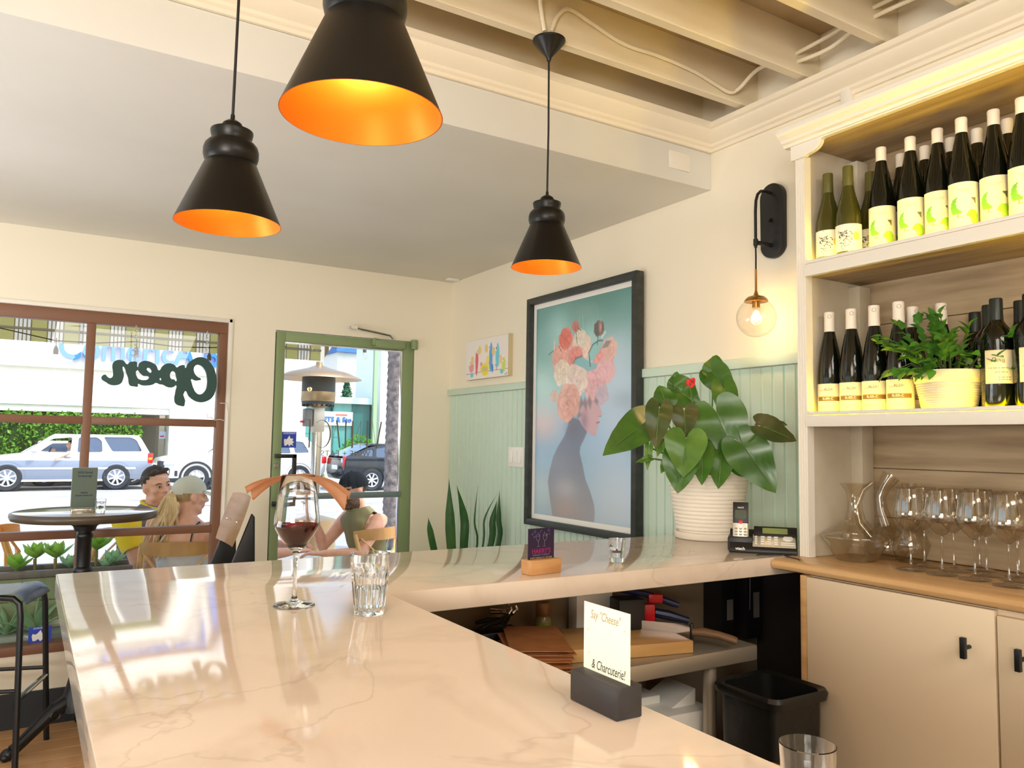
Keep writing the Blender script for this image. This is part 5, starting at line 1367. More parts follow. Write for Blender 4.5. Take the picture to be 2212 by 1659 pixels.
    # keep corners moderately sharp: shorten the automatic handles
co = bpy.data.objects.new('open_letters', cu); COL.objects.link(co)
dgx = bpy.context.evaluated_depsgraph_get()
ome = bpy.data.meshes.new_from_object(co.evaluated_get(dgx)); bpy.data.objects.remove(co)
for v in ome.vertices: v.co = Vector((v.co.x, -v.co.z, v.co.y))
ome.materials.clear()
link('letters', ome, mat('dark green sign paint', (28, 70, 66), 0.4), og)
ch_m = M['chrome']
for (x, zt, zb_) in (((0.3807,2.0205)[0] if False else 0.4560, 1.985, 1.775), (0.8080, 1.985, 1.780)):
    chn = MB(); nl = int((zt-zb_)/0.017)
    for k in range(nl):
        z = zt-0.017*k-0.008
        ang = (PI/2)*(k % 2)+0.5
        c_, s_ = math.cos(ang), math.sin(ang)
        pts = [Vector((x-0.60+0.0042*math.cos(a)*c_, 0.0042*math.cos(a)*s_, z-1.62+0.0105*math.sin(a))) for a in [2*PI*i/10 for i in range(11)]]
        chn.tube(pts, 0.0012, 5, cap=False)
    chn.build('chain', ch_m, og)
MB().tube([(0.225, 0, -0.083), (0.23, 0.01, -0.105), (0.25, 0.02, -0.10), (0.27, 0.03, -0.115), (0.30, 0.045, -0.11), (0.325, 0.052, -0.115)], 0.0022, 6).build('sign_cable', M['plastw'], og)

# ================================================================ bistro table in the window
bt_ = thing('bistro_table', 'tall round bistro table on a black cast iron pedestal at the window', 'table', (0.255, 4.225, 0))
MB().lathe([(0, 1.020), (0.285, 1.020), (0.300, 1.026), (0.306, 1.040), (0.304, 1.051), (0.296, 1.0545), (0, 1.0545)], 64).build('tabletop', mat('polished grey table top', (196, 186, 168), 0.08), bt_, angle=60)
MB().lathe([(0.297, 1.0545), (0.306, 1.050), (0.3065, 1.036), (0.300, 1.024), (0.290, 1.020), (0.290, 1.019), (0.302, 1.022), (0.309, 1.036), (0.3085, 1.051), (0.298, 1.056)], 64, closed=True).build('edge_band', mat('dark brown edge', (78, 66, 54), 0.35), bt_, angle=70)
MB().lathe([(0, 1.0195), (0.085, 1.0195), (0.088, 1.008), (0.070, 1.000), (0.050, 0.985), (0.044, 0.965), (0.0, 0.965)], 32).build('top_flange', M['iron'], bt_)
MB().lathe([(0.031, 0.97), (0.031, 0.955), (0.036, 0.950), (0.036, 0.935), (0.031, 0.930), (0.030, 0.800), (0.037, 0.796), (0.041, 0.782), (0.037, 0.768), (0.030, 0.764), (0.029, 0.560), (0.036, 0.555), (0.038, 0.540), (0.034, 0.530), (0.030, 0.40), (0.033, 0.30), (0.047, 0.24), (0.062, 0.19), (0.066, 0.15), (0.0, 0.15)], 28).build('pedestal', M['iron'], bt_, angle=50)
for k in range(3):
    a = math.radians(200+120*k)
    Mz = Matrix.Rotation(a, 4, 'Z')
    f = MB()
    f.tube([(0.03, 0, 0.19), (0.09, 0, 0.165), (0.16, 0, 0.105), (0.215, 0, 0.060), (0.255, 0, 0.035)], [.038, .032, .024, .022, .026], 12, M=Mz)
    f.tube([(0.04, 0, 0.205), (0.10, 0, 0.185), (0.17, 0, 0.125), (0.23, 0, 0.078)], [.012, .012, .010, .008], 8, M=Mz)
    f.ball((0.265*math.cos(a), 0.265*math.sin(a), 0.026), (0.034, 0.028, 0.026), 12, 8)
    for s_ in (-1, 1):
        f.ball((0.285*math.cos(a)-s_*0.014*math.sin(a), 0.285*math.sin(a)+s_*0.014*math.cos(a), 0.016), (0.018, 0.012, 0.016), 8, 6)
        pts = [(0.095+0.020*math.cos(b), s_*0.026, 0.150+0.020*math.sin(b)) for b in [q_*0.5 for q_ in range(12)]]
        f.tube(pts, 0.006, 6, M=Mz)
    f.build('foot', M['iron'], bt_)
mn = thing('menu_stand', 'black framed menu card standing on the tall bistro table', 'menu', (0.240, 4.16, 1.0545), 0.12)
MB().box((-0.054, -0.006, 0.024), (0.050, -0.001, 0.205)).build('menu_card', mat('grey green menu card', (96, 110, 100), 0.4), mn)
MB().box((-0.052, -0.018, 0.0), (0.048, 0.014, 0.018)).build('foot', M['chrome'], mn, bevel=0.002)
MB().box((-0.055, -0.001, 0.018), (0.051, 0.001, 0.207)).build('back_plate', mat('clear acrylic edge', (170, 176, 160), 0.2), mn)
for txt, z, s_ in (('2022 Social', 0.184, 0.0135), ('Streaming?', 0.168, 0.0135), ('menu', 0.092, 0.013), ('ORDER FROM HERE', 0.078, 0.0085)):
    lettering('menu_text', txt, s_, basis((-0.002, -0.0062, z), (1, 0, 0), (0, 0, 1), (0, -1, 0)), mat('navy ink', (28, 40, 74), 0.6), mn, 0.0002, bold=0.0002)
votive('glass votive beside the menu card on the tall bistro table', (0.305, 4.115, 1.0545))

# ---- low snake plant in the corner
sn = thing('snake_plant', 'tall pointed snake plant leaves rising behind the counter in the room corner', 'potted plant', (2.06, 3.85, 0))
MB().lathe([(0, 0), (0.13, 0), (0.16, 0.42), (0.165, 0.44), (0.15, 0.44), (0.14, 0.40), (0, 0.40)], 32).build('pot', mat('grey planter', (120, 120, 116), 0.5), sn)
M['snake'] = leafy('snake plant leaf', (58, 108, 58), (96, 140, 76), 0.15, 0.35)
def blade(pts, w):
    mb = MB(); org = Vector((2.06, 3.85, 0)); P_ = [Vector(p)-org for p in pts]; rows = []
    n = 14
    for k in range(n+1):
        t = k/n*(len(P_)-1); i = min(int(t), len(P_)-2); f = t-i
        p0, p1, p2, p3 = P_[max(0, i-1)], P_[i], P_[i+1], P_[min(len(P_)-1, i+2)]
        p = 0.5*((2*p1)+(p2-p0)*f+(2*p0-5*p1+4*p2-p3)*f*f+(3*p1-p0-3*p2+p3)*f**3)
        u = k/n
        ww = w*(0.55+0.45*math.sin(min(1, u*1.5)*PI/2))*(1-u**5)*(1 if u < .72 else ((1-u)/.28)**0.8)
        rows.append([mb.bm.verts.new(p+Vector((s*ww*0.85, -s*ww*0.52-0.25*ww*(1-abs(s)), 0))) for s in (-1, -.5, 0, .5, 1)])
    for a, b in zip(rows[:-1], rows[1:]):
        for k in range(4): mb.bm.faces.new((a[k], a[k+1], b[k+1], b[k]))
    bmesh.ops.solidify(mb.bm, geom=mb.bm.faces[:], thickness=0.003)
    mb.build('leaf', M['snake'], sn, angle=80)
Yp = 3.8
blade([(2.02, 3.86, .40), (1.8619,3.8000,0.8427), (1.8253,3.8000,1.0087)], .020)
blade([(2.03, 3.84, .40), (1.9662,3.8000,0.8417), (1.9541,3.8000,0.9968), (1.9433,3.8000,1.2139)], .029)
blade([(2.07, 3.86, .40), (2.0420,3.8000,0.8400), (2.0413,3.8000,0.9936), (1.9890,3.8000,1.1787)], .026)
blade([(2.08, 3.88, .40), (2.1333,3.8200,0.8326), (2.1156,3.8200,0.9765), (2.1345,3.8200,1.1807)], .006)
blade([(2.08, 3.84, .40), (2.1597,3.8000,0.8385), (2.1683,3.8000,0.9890), (2.2512,3.8000,1.1315)], .006)
blade([(2.10, 3.84, .40), (2.2095,3.8000,0.8408), (2.2186,3.8000,0.9745), (2.2461,3.8000,1.0881)], .020)
blade([(2.11, 3.83, .40), (2.2451,3.7800,0.8413), (2.2452,3.7800,0.9879), (2.2481,3.7800,1.1455)], .016)

# ---- tall plywood chair with black legs, facing the window table
tc_ = thing('plywood_bar_chair', 'tall chair with light plywood back and black tapered legs between window and door', 'chair', (0.72, 3.80, 0))
pb = MB(); rows = []
for i in range(9):
    v = -1+2*i/8
    rows.append([])
    for j in range(7):
        t_ = j/6
        wdt = 0.200*(1-0.10*abs(2*t_-1)**3)
        rows[-1].append(pb.bm.verts.new((0.085+0.072*t_-0.012*(v*v), wdt*v, 0.930+0.215*t_+0.012*(1-v*v)*(t_-.3))))
for a, b in zip(rows[:-1], rows[1:]):
    for k in range(6): pb.bm.faces.new((a[k], a[k+1], b[k+1], b[k]))
bmesh.ops.solidify(pb.bm, geom=pb.bm.faces[:], thickness=0.011)
M['ply'] = mat('varnished beech plywood', (206, 160, 120), 0.22, noise=(5, (186, 138, 98), 0.4, 0.7), stretch=(4, .6, 4))
pb.build('backrest', M['ply'], tc_, bevel=0.003, angle=50)
for s_ in (-1, 1):
    y = s_*0.185
    mb = MB(); mb.prism([(0.150, 1.075), (0.162, 1.06), (0.175, 0.72), (0.25, 0.0), (0.21, 0.0), (0.02, 0.70), (0.05, 0.80)], y-0.012, y+0.012, basis((0, 0, 0), (1, 0, 0), (0, 0, 1), (0, 1, 0)))
    mb.build('leg', M['iron'], tc_, bevel=0.004)
    MB().tube([(-0.20, y, 0.70), (-0.23, y, 0.0)], 0.014, 10).build('leg', M['iron'], tc_)
    MB().lathe([(0, 0.004), (0.006, 0.003), (0.007, 0)], 12, M=basis((0.105, y*0.55, 1.03), (0, 1, 0), (0, 0, 1), (-1, 0, 0))).build('screw', M['chrome'], tc_)
sm_ = MB(); rows = []
for i in range(7):
    v = -1+2*i/6; rows.append([])
    for j in range(9):
        t_ = j/8; rows[-1].append(sm_.bm.verts.new((-0.22+0.40*t_, 0.19*v, 0.72+0.02*(2*t_-1)**2-0.03*(t_ < .1))))
for a, b in zip(rows[:-1], rows[1:]):
    for k in range(8): sm_.bm.faces.new((a[k], a[k+1], b[k+1], b[k]))
bmesh.ops.solidify(sm_.bm, geom=sm_.bm.faces[:], thickness=0.011)
sm_.build('seat', M['ply'], tc_, bevel=0.003, angle=50)

# ---- white pedestal stool half hidden behind the bar
ws = thing('white_stool', 'white round topped stool with black legs half hidden behind the bar, below the window', 'stool', (0.487, 3.14, 0))
MB().lathe([(0, 0.880), (0.090, 0.880), (0.120, 0.890), (0.127, 0.904), (0.118, 0.916), (0.07, 0.922), (0, 0.924)], 40).build('seat', mat('glossy white seat', (240, 236, 234), 0.12), ws)
for ax2, ay2 in ((-1, 1), (-1, -1), (1, 1), (1, -1)):
    MB().tube([(ax2*0.07, ay2*0.06, 0.885), (ax2*0.12, ay2*0.09, 0.6), (ax2*0.24, ay2*0.17, 0.0)], [0.012, 0.0125, 0.0125], 10).build('leg', M['iron'], ws)
MB().tube([(0.165*math.cos(a), 0.165*math.sin(a)*.8, 0.34) for a in [2*PI*k/32 for k in range(33)]], 0.007, 8, cap=False).build('foot_ring', M['iron'], ws)

# ---- black stool at the left edge
def make_stool(label, loc, rz):
    t = thing('bar_stool', label, 'stool', loc, rz, 'black metal bar stools')
    s = MB(); rows = []
    n = 18
    for i in range(n+1):
        u = -1+2*i/n
        au = abs(u)
        th = max(0.0, (au-.62)/.38)*1.05
        x = math.copysign(0.150*min(au, .62)/.62+0.078*math.sin(th), u) if au > 0 else 0
        z = 0.735-0.012*(1-min(1, au/.62)**2)-0.078*(1-math.cos(th))*1.25
        rows.append([s.bm.verts.new((x, 0.165*v*(1-0.04*au), z)) for v in (-1, -.6, -.2, .2, .6, 1)])
    for a, b in zip(rows[:-1], rows[1:]):
        for k in range(5): s.bm.faces.new((a[k], a[k+1], b[k+1], b[k]))
    bmesh.ops.solidify(s.bm, geom=s.bm.faces[:], thickness=0.014)
    s.build('seat', mat('worn blue grey metal seat', (120, 128, 142), 0.25, 0.4, noise=(6, (150, 156, 166), 0.4, 0.75)) if 'stoolseat' not in M else M['stoolseat'], t, bevel=0.003, angle=50)
    feet = {}
    for sx in (-1, 1):
        for sy in (-1, 1):
            pts = [(sx*0.10, sy*0.150, 0.718), (sx*0.165, sy*0.153, 0.712), (sx*0.190, sy*0.157, 0.690), (sx*0.198, sy*0.162, 0.64), (sx*0.225, sy*0.205, 0.0)]
            MB().tube(pts, 0.0125, 10).build('leg', M['iron'], t)
    for sx in (-1, 1):
        MB().tube([(sx*0.2115, -0.184, 0.30), (sx*0.2115, 0.184, 0.30)], 0.0115, 10).build('footrest', M['chrome'], t)
    for sy in (-1, 1):
        MB().tube([(-0.209, sy*0.180, 0.335), (0.209, sy*0.180, 0.335)], 0.009, 8).build('footrest', M['iron'], t)
    return t
sa = make_stool('black bar stool with worn grey blue seat at the left edge of the photo', (-0.125, 4.20, 0), -0.30)

# ================================================================ street outside
GZ, RZ = -0.03, -0.15
M['concrete'] = mat('pale concrete', (206, 200, 190), 0.8, noise=(3, (184, 178, 168), 0.4, 0.7))
M['asphalt'] = mat('pale grey asphalt', (176, 176, 176), 0.85, noise=(1.2, (150, 152, 156), 0.4, 0.75), stretch=(0.4, 1.6, 1))  # pale grey with a slight mottle
sw_ = MB().box((-14, 4.72, -0.35), (16, 9.6, GZ-0.006))
struct('ground', MB().box((-14, -12, -0.35), (-3.75, 4.72, GZ-0.006)), M['concrete'])
swo = struct('sidewalk', sw_, M['concrete'], label='pale concrete sidewalk outside the window')
slab = MB().box((0, 0, -0.01), (1.485, 1.485, 0.006)).mesh('paving_slab', bevel=0.006, bseg=1)
for i in range(9):
    for j in range(3):
        o = link('paving_slab', slab, M['concrete'], swo); o.location = (-3.0+1.5*i, 4.80+1.5*j, GZ-0.006)
struct('kerb', MB().box((-14, 9.6, -0.35), (16, 9.78, GZ)), M['concrete'], bevel=0.01)
struct('road', MB().box((-40, 9.78, -0.40), (70, 60, RZ)), M['asphalt'], label='pale asphalt road')
struct('pavement_far', MB().box((-40, 28.9, -0.2), (70, 60, -0.06)), M['concrete'])
struct('building_front_soffit', MB().box((-3.6, 4.72, 2.90), (2.5, 4.80, 3.25)), M['wall'])

# ---- bank across the road
M['stucco'] = mat('white stucco', (240, 238, 230), 0.8)
M['beige'] = mat('darker beige wall', (166, 154, 136), 0.8)  # one flat darker beige for the recess
bk = thing('bank_building', 'white bank building with blue letters, seen through the shop window', 'building', (0, 30, RZ))
def bb(name, a, b, m, **kw): return MB().box((a[0], a[1]-30, a[2]-RZ), (b[0], b[1]-30, b[2]-RZ)).build(name, m, bk, **kw)
bb('fascia', (-16, 30.0, 3.66), (6.3, 31.0, 7.4), M['stucco'])
bb('upper_wall', (-16, 30.22, 2.50), (6.3, 31.0, 3.66), M['stucco'])
bb('ledge', (-16, 29.98, 2.42), (4.25, 31.0, 2.52), M['stucco'])
bb('lintel', (-16, 30.05, 2.20), (4.25, 31.0, 2.42), M['stucco'])
bb('column', (4.24, 29.9, RZ), (5.66, 31.0, 2.50), M['stucco'])
bb('column_band', (4.22, 29.86, 1.93), (5.68, 29.92, 1.97), mat('grey joint', (196, 196, 190), 0.8))
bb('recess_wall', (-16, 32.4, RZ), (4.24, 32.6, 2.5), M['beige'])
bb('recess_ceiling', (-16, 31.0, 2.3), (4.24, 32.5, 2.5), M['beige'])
bb('service_door', (3.42, 32.32, RZ), (4.12, 32.42, 1.98), mat('grey beige door', (142, 134, 118), 0.6), bevel=0.01)
bb('notice', (4.02, 30.6, 1.36), (4.23, 30.62, 1.62), mat('pale blue notice', (196, 206, 232), 0.6))
bb('notice_print', (4.05, 30.59, 1.42), (4.18, 30.605, 1.47), mat('red print', (190, 60, 70), 0.6))
bb('side_wing', (5.66, 30.3, RZ), (9.2, 31.0, 7.4), M['stucco'])
me = text_mesh('ComericA Bank', 1.30, 0.09, 'LEFT', bold=0.02)
xs = [v.co.x for v in me.vertices]; k_ = 6.55/(max(xs)-min(xs)); x0 = min(xs)
ys = [v.co.y for v in me.vertices]
for v in me.vertices:
    v.co = Vector((0.74+(v.co.x-x0)*k_, -0.12-v.co.z, 3.90-RZ+(v.co.y+0.47)*0.98))
link('sign_letters', me, mat('bright blue letters', (52, 128, 232), 0.4), bk)

# hedge under the bank
M['hedge'] = leafy('hedge leaf', (72, 132, 34), (126, 176, 52), 0.3, 0.5)
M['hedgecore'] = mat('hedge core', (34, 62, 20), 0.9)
hg = thing('hedge', 'clipped green hedge below the bank, behind the silver car', 'hedge', (-3.8, 29.9, RZ))
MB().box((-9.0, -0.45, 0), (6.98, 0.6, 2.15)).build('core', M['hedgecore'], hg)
random.seed(21)
lv = MB()
for k in range(7200):
    f = random.random()
    if f < .84: p = Vector((random.uniform(-4.0, 7.05), -0.47+random.uniform(-.14, .05), random.uniform(0.1, 2.25)))
    elif f < .94: p = Vector((random.uniform(-4.0, 7.05), random.uniform(-.5, .5), 2.20+random.uniform(-.06, .14)))
    else: p = Vector((7.0+random.uniform(-.05, .12), random.uniform(-.5, .5), random.uniform(0.1, 2.25)))
    R = Euler((random.uniform(-1.2, 1.2)+.5, random.uniform(-.8, .8), random.uniform(0, 6.28))).to_matrix()
    s_ = random.uniform(.05, .10)
    lv.poly([p+R @ Vector(c) for c in ((0, -s_, 0), (s_*.55, 0, .015), (0, s_, 0), (-s_*.55, 0, .015))])
o = lv.build('foliage', M['hedge'], hg, smooth=False); o['kind'] = 'stuff'

# ---- glass storefront further right, and the buildings round it
M['tealglass'] = mat('teal shop glass', (92, 164, 164), 0.08, 0.0, Specular_IOR_Level=0.8)
M['tealdark'] = mat('dark teal pier', (58, 118, 116), 0.3)
sf = thing('glass_storefront', 'teal glass shop front across the road, seen through the door', 'building', (10.6, 32, RZ))
def sb(name, a, b, m, **kw): return MB().box((a[0]-10.6, a[1]-32, a[2]-RZ), (b[0]-10.6, b[1]-32, b[2]-RZ)).build(name, m, sf, **kw)
sb('core', (8.0, 32.3, RZ), (12.6, 36, 3.0), M['tealdark'])
for k, (xa, xb) in enumerate(((8.0, 9.25), (9.30, 10.15), (10.95, 11.75), (11.80, 12.55))):
    sb('glass_panel', (xa, 32.18, RZ), (xb, 32.3, 2.95), M['tealglass'] if k != 3 else M['tealdark'])
for xx in (9.275, 10.18, 10.92, 11.775): sb('glass_mullion', (xx-0.025, 32.12, RZ), (xx+0.025, 32.2, 2.95), M['tealdark'])
sb('open_front', (10.2, 32.2, RZ), (10.9, 32.3, 2.4), M['stucco'])
sb('roof_edge', (7.9, 31.95, 2.95), (12.65, 36, 3.22), mat('pale teal coping', (196, 226, 222), 0.5))
sb('sign_board', (10.25, 32.05, 2.02), (11.75, 32.16, 2.60), M['stucco'])
lt_ = lettering('sign_letters', 'PETS & Sto', 0.30, basis((0.40, 0.03, 2.26-RZ), (1, 0, 0), (0, 0, 1), (0, -1, 0)), mat('blue sign letters', (60, 120, 210), 0.5), sf, 0.02, bold=0.008)
sb('red_script', (11.0, 32.03, 2.44), (11.5, 32.06, 2.50), mat('coral sign letters', (226, 110, 90), 0.5))
o = MB().box((0, 0, 0), (9, 3, 7.5)).build('white_building', M['stucco'], None); o.location = (12.7, 31.4, RZ)
tag(o, 'white building right of the glass shop front, beyond the tree trunk', 'building')
MB().box((0.95, -0.04, 2.9), (1.5, 0, 5.6)).build('shutter', mat('peach shutter', (226, 190, 160), 0.7), o)
MB().box((0.85, -0.12, 2.75), (1.9, 0.0, 2.85)).build('ledge', mat('grey ledge', (170, 165, 160), 0.7), o)
o = MB().box((0, 0, 6.75), (3.0, 3, 9)).box((0.2, 0.4, 0), (2.8, 3, 6.75), mi=1).build('blue_building', [mat('blue awning wall', (64, 120, 186), 0.7), M['stucco']], None); o.location = (15.2, 44.5, RZ)
tag(o, 'blue walled building top far behind, seen at the top of the door glass', 'building')
o = MB().box((0, 0, 0), (0.16, 0.16, 6.2)).build('green_post', mat('green painted post', (150, 178, 140), 0.5), None); o.location = (12.25, 31.0, RZ)
tag(o, 'tall pale green post between glass shop front and white building', 'post')

def bushy(name, label, cat, loc, shape, n, mt, seed, ls=(.05, .10), trunk=None, group=None):
    random.seed(seed)
    t = thing(name, label, cat, loc, 0, group)
    mb = MB()
    for k in range(n):
        p = shape()
        R = Euler((random.uniform(-1.4, 1.4), random.uniform(-1.0, 1.0), random.uniform(0, 6.28))).to_matrix()
        s_ = random.uniform(*ls)
        mb.poly([p+R @ Vector(c) for c in ((0, -s_, 0), (s_*.5, 0, s_*.2), (0, s_, 0), (-s_*.5, 0, s_*.2))])
    o = mb.build('foliage', mt, t, smooth=False); o['kind'] = 'stuff'
    if trunk: MB().tube([(0, 0, 0), (0, 0, trunk[1])], trunk[0], 8).build('trunk', mat('tree trunk', (96, 76, 58), 0.9), t)
    return t
M['cypress'] = leafy('cypress leaf', (58, 108, 84), (84, 140, 100), 0.2, 0.6)
def cyp():
    z = random.uniform(0.2, 4.8); r = 0.45*math.sin(min(1, (4.9-z)/2.2)*PI/2)*random.uniform(.5, 1)
    a = random.uniform(0, 6.28); return Vector((r*math.cos(a), r*math.sin(a), z))
bushy('cypress_tree', 'slim dark cypress rising behind the glass shop front', 'tree', (15.0, 42.0, RZ), cyp, 1500, M['cypress'], 2, (.10, .2), (.12, 3))
def bsh(rx, ry, rz):
    def f():
        a = random.uniform(0, 6.28); b = math.asin(random.uniform(-.2, 1)); r = random.uniform(.75, 1.05)
        return Vector((rx*r*math.cos(a)*math.cos(b), ry*r*math.sin(a)*math.cos(b), rz*(.15+r*math.sin(b)*.85)))
    return f
bushy('green_tree', 'bright green tree crown above the glass shop front roof', 'tree', (16.8, 42.5, RZ), lambda: bsh(1.4, 1.0, 1.2)()+Vector((0, 0, 3.0)), 900, M['hedge'], 3, (.10, .18), (.15, 3.4))
bushy('shrub', 'green shrub in front of the glass shop front, above the dark car', 'shrub', (11.55, 30.6, RZ), bsh(1.0, .5, 1.75), 900, M['hedge'], 4, (.06, .11), (.05, .6))
bushy('shrub', 'low green shrub at the kerb between the white and the dark car', 'shrub', (8.75, 28.6, RZ), bsh(.7, .5, .95), 600, M['hedge'], 6, (.05, .09), (.04, .4))

# ---- cars
M['tyre'] = mat('tyre rubber', (40, 46, 54), 0.8)
M['alloy'] = mat('alloy wheel', (210, 214, 220), 0.3, 0.6)
M['carglass'] = mat('dark car glass', (60, 78, 104), 0.05, 0.0, Specular_IOR_Level=0.9)
M['lampred'] = mat('tail lamp red', (206, 32, 40), 0.2)
M['lampclear'] = mat('head lamp', (190, 206, 220), 0.1, 0.3)
def curve_panel(polys, depth):
    """flat panel with holes -> mesh in (x, z) plane, thickness along +y"""
    cu = bpy.data.curves.new('panel', 'CURVE'); cu.dimensions = '2D'; cu.fill_mode = 'BOTH'; cu.extrude = depth/2
    for pl in polys:
        sp = cu.splines.new('POLY'); sp.points.add(len(pl)-1); sp.use_cyclic_u = True
        for p, (x, z) in zip(sp.points, pl): p.co = (x, z, 0, 1)
    o = bpy.data.objects.new('panel', cu); COL.objects.link(o)
    me = bpy.data.meshes.new_from_object(o.evaluated_get(bpy.context.evaluated_depsgraph_get()))
    bpy.data.objects.remove(o); bpy.data.curves.remove(cu); me.materials.clear()
    return me
def rounded(poly, r=0.05, n=4):
    out = []; N_ = len(poly)
    for k in range(N_):
        p0, p1, p2 = Vector(poly[k-1]), Vector(poly[k]), Vector(poly[(k+1) % N_])
        a = (p0-p1); b = (p2-p1); rr_ = min(r, a.length*.45, b.length*.45)
        A, B = p1+a.normalized()*rr_, p1+b.normalized()*rr_
        for i in range(n+1):
            t = i/n; out.append(tuple(A*(1-t)**2+p1*2*t*(1-t)+B*t*t))
    return out
def wheel(parent, x, y, r, spokes, side):
    w = MB(); w.lathe([(r*.62, -0.10), (r*.90, -0.115), (r*.99, -0.08), (r, 0), (r*.99, 0.08), (r*.90, 0.115), (r*.62, 0.10)], 36, M=basis((x, y, r), (1, 0, 0), (0, 0, 1), (0, side, 0)), closed=True)
    t = w.build('wheel', M['tyre'], parent)
    rm = MB(); Mx = basis((x, y, r), (1, 0, 0), (0, 0, 1), (0, side, 0))
    rm.lathe([(r*.56, 0.095), (r*.63, 0.105), (r*.63, 0.0), (r*.56, 0.0)], 32, M=Mx, closed=True)
    rm.lathe([(0, 0.10), (r*.13, 0.098), (r*.15, 0.08), (0, 0.08)], 16, M=Mx)
    for k in range(spokes):
        a = 2*PI*k/spokes+.3
        wd = r*.075 if spokes > 6 else r*.10
        rm.prism([(r*.10, -wd*.8), (r*.58, -wd), (r*.58, wd), (r*.10, wd*.8)], 0.07, 0.095, Mx @ Matrix.Rotation(a, 4, 'Z'))
    rm.build('rim', M['alloy'], t)
    MB().lathe([(0, 0.03), (r*.60, 0.03), (r*.60, 0.02), (0, 0.02)], 24, M=Mx).build('brake_disc', M['dark'], t)
def make_car(name, label, loc, mirror, L, Wd, side_low, green, holes, paint, low=None, wheels=(), wr=.36, spokes=7, split=None, belt=1.0, tumble=.12, openw=()):
    """x from the front (0) to the rear (L); near side at y = 0 facing -y, far side at y = Wd; mirror turns the front towards +x"""
    t = thing(name, label, 'car', loc)
    sgn = -1 if mirror else 1
    X = lambda x: sgn*x
    def prism(poly, y0, y1, nm, m_, bev=0.03, tum=False):
        mb = MB(); mb.prism([(X(x), z) for x, z in poly], y0, y1, basis((0, 0, 0), (1, 0, 0), (0, 0, 1), (0, 1, 0)))
        return mb.build(nm, m_, t, bevel=bev, bseg=3, angle=28)
    # lower body with wheel arches
    arch = []
    pts = list(side_low)
    body = prism(pts, 0.0, Wd, 'body', paint, 0.05)
    for x in wheels:
        for y, s_ in ((0.06, -1), (Wd-0.06, 1)):
            wheel(t, X(x), y, wr, spokes, s_)
        MB().lathe([(wr*1.16, -0.027), (wr*1.16, 0.02), (0, 0.02), (0, -0.027)], 28, M=basis((X(x), 0.0, wr+.01), (1, 0, 0), (0, 0, 1), (0, 1, 0))).build('wheel_arch', M['dark'], t)
    if low:
        mb = MB(); mb.prism([(X(x), z) for x, z in low[0]], -0.022, Wd+0.022, basis((0, 0, 0), (1, 0, 0), (0, 0, 1), (0, 1, 0)))
        mb.build('lower_trim', low[1], t, bevel=0.012)
    # greenhouse: two side panels with window openings, roof, glass
    for yy, inward in ((0.02, 1), (Wd-0.02, -1)):
        me = curve_panel([[(X(x), z) for x, z in rounded(green, .10)]]+[[(X(x), z) for x, z in rounded(h_, .06)] for h_ in holes], 0.05)
        for v in me.vertices:
            x, z, d = v.co.x, v.co.y, v.co.z
            v.co = Vector((x, yy+d+inward*tumble*max(0, (z-belt))/0.6, z))
        link('side_frame', me, paint, t)
        for k, h_ in enumerate(holes):
            if k in openw: continue
            g = MB(); g.poly([(X(x), yy+inward*(tumble*max(0, (z-belt))/0.6+0.0), z) for x, z in rounded(h_, .06)])
            g.build('side_window', M['carglass'], t)
    zt = max(z for x, z in green)
    top = [p for p in green if p[1] > zt-0.14]
    xa, xb = min(p[0] for p in top), max(p[0] for p in top)
    ti = tumble*(zt-belt)/0.6
    mb = MB(); mb.prism([(X(xa), zt-0.05), (X(xb), zt-0.08), (X(xb-.05), zt-0.005), (X(xa+.1), zt)], 0.0+ti, Wd-ti, basis((0, 0, 0), (1, 0, 0), (0, 0, 1), (0, 1, 0)))
    mb.build('roof', paint, t, bevel=0.02)
    gb = [p for p in green if p[1] <= zt-0.14]
    xf, xr = min(p[0] for p in gb), max(p[0] for p in gb)
    zf = [z for x, z in gb if x == xf][0]; zr = [z for x, z in gb if x == xr][0]
    for nm, (xl, zl), (xh, zh) in (('windscreen', (xf, zf), (xa, zt-.03)), ('rear_window', (xr, zr), (xb, zt-.06))):
        g = MB(); g.poly([(X(xl), 0.04, zl), (X(xl), Wd-0.04, zl), (X(xh), Wd-ti-.04, zh), (X(xh), ti+.04, zh)])
        g.build(nm, M['pane'] if nm == 'windscreen' else M['carglass'], t)
    return t, X
M['silverpaint'] = mat('champagne silver paint', (224, 224, 218), 0.25, 0.2, Coat_Weight=0.5)
M['greypaint'] = mat('grey blue lower paint', (132, 144, 164), 0.3, 0.2)
M['whitepaint'] = mat('white car paint', (240, 240, 238), 0.25, Coat_Weight=0.5)
M['blackpaint'] = mat('dark navy car paint', (14, 26, 38), 0.2, Coat_Weight=0.3)
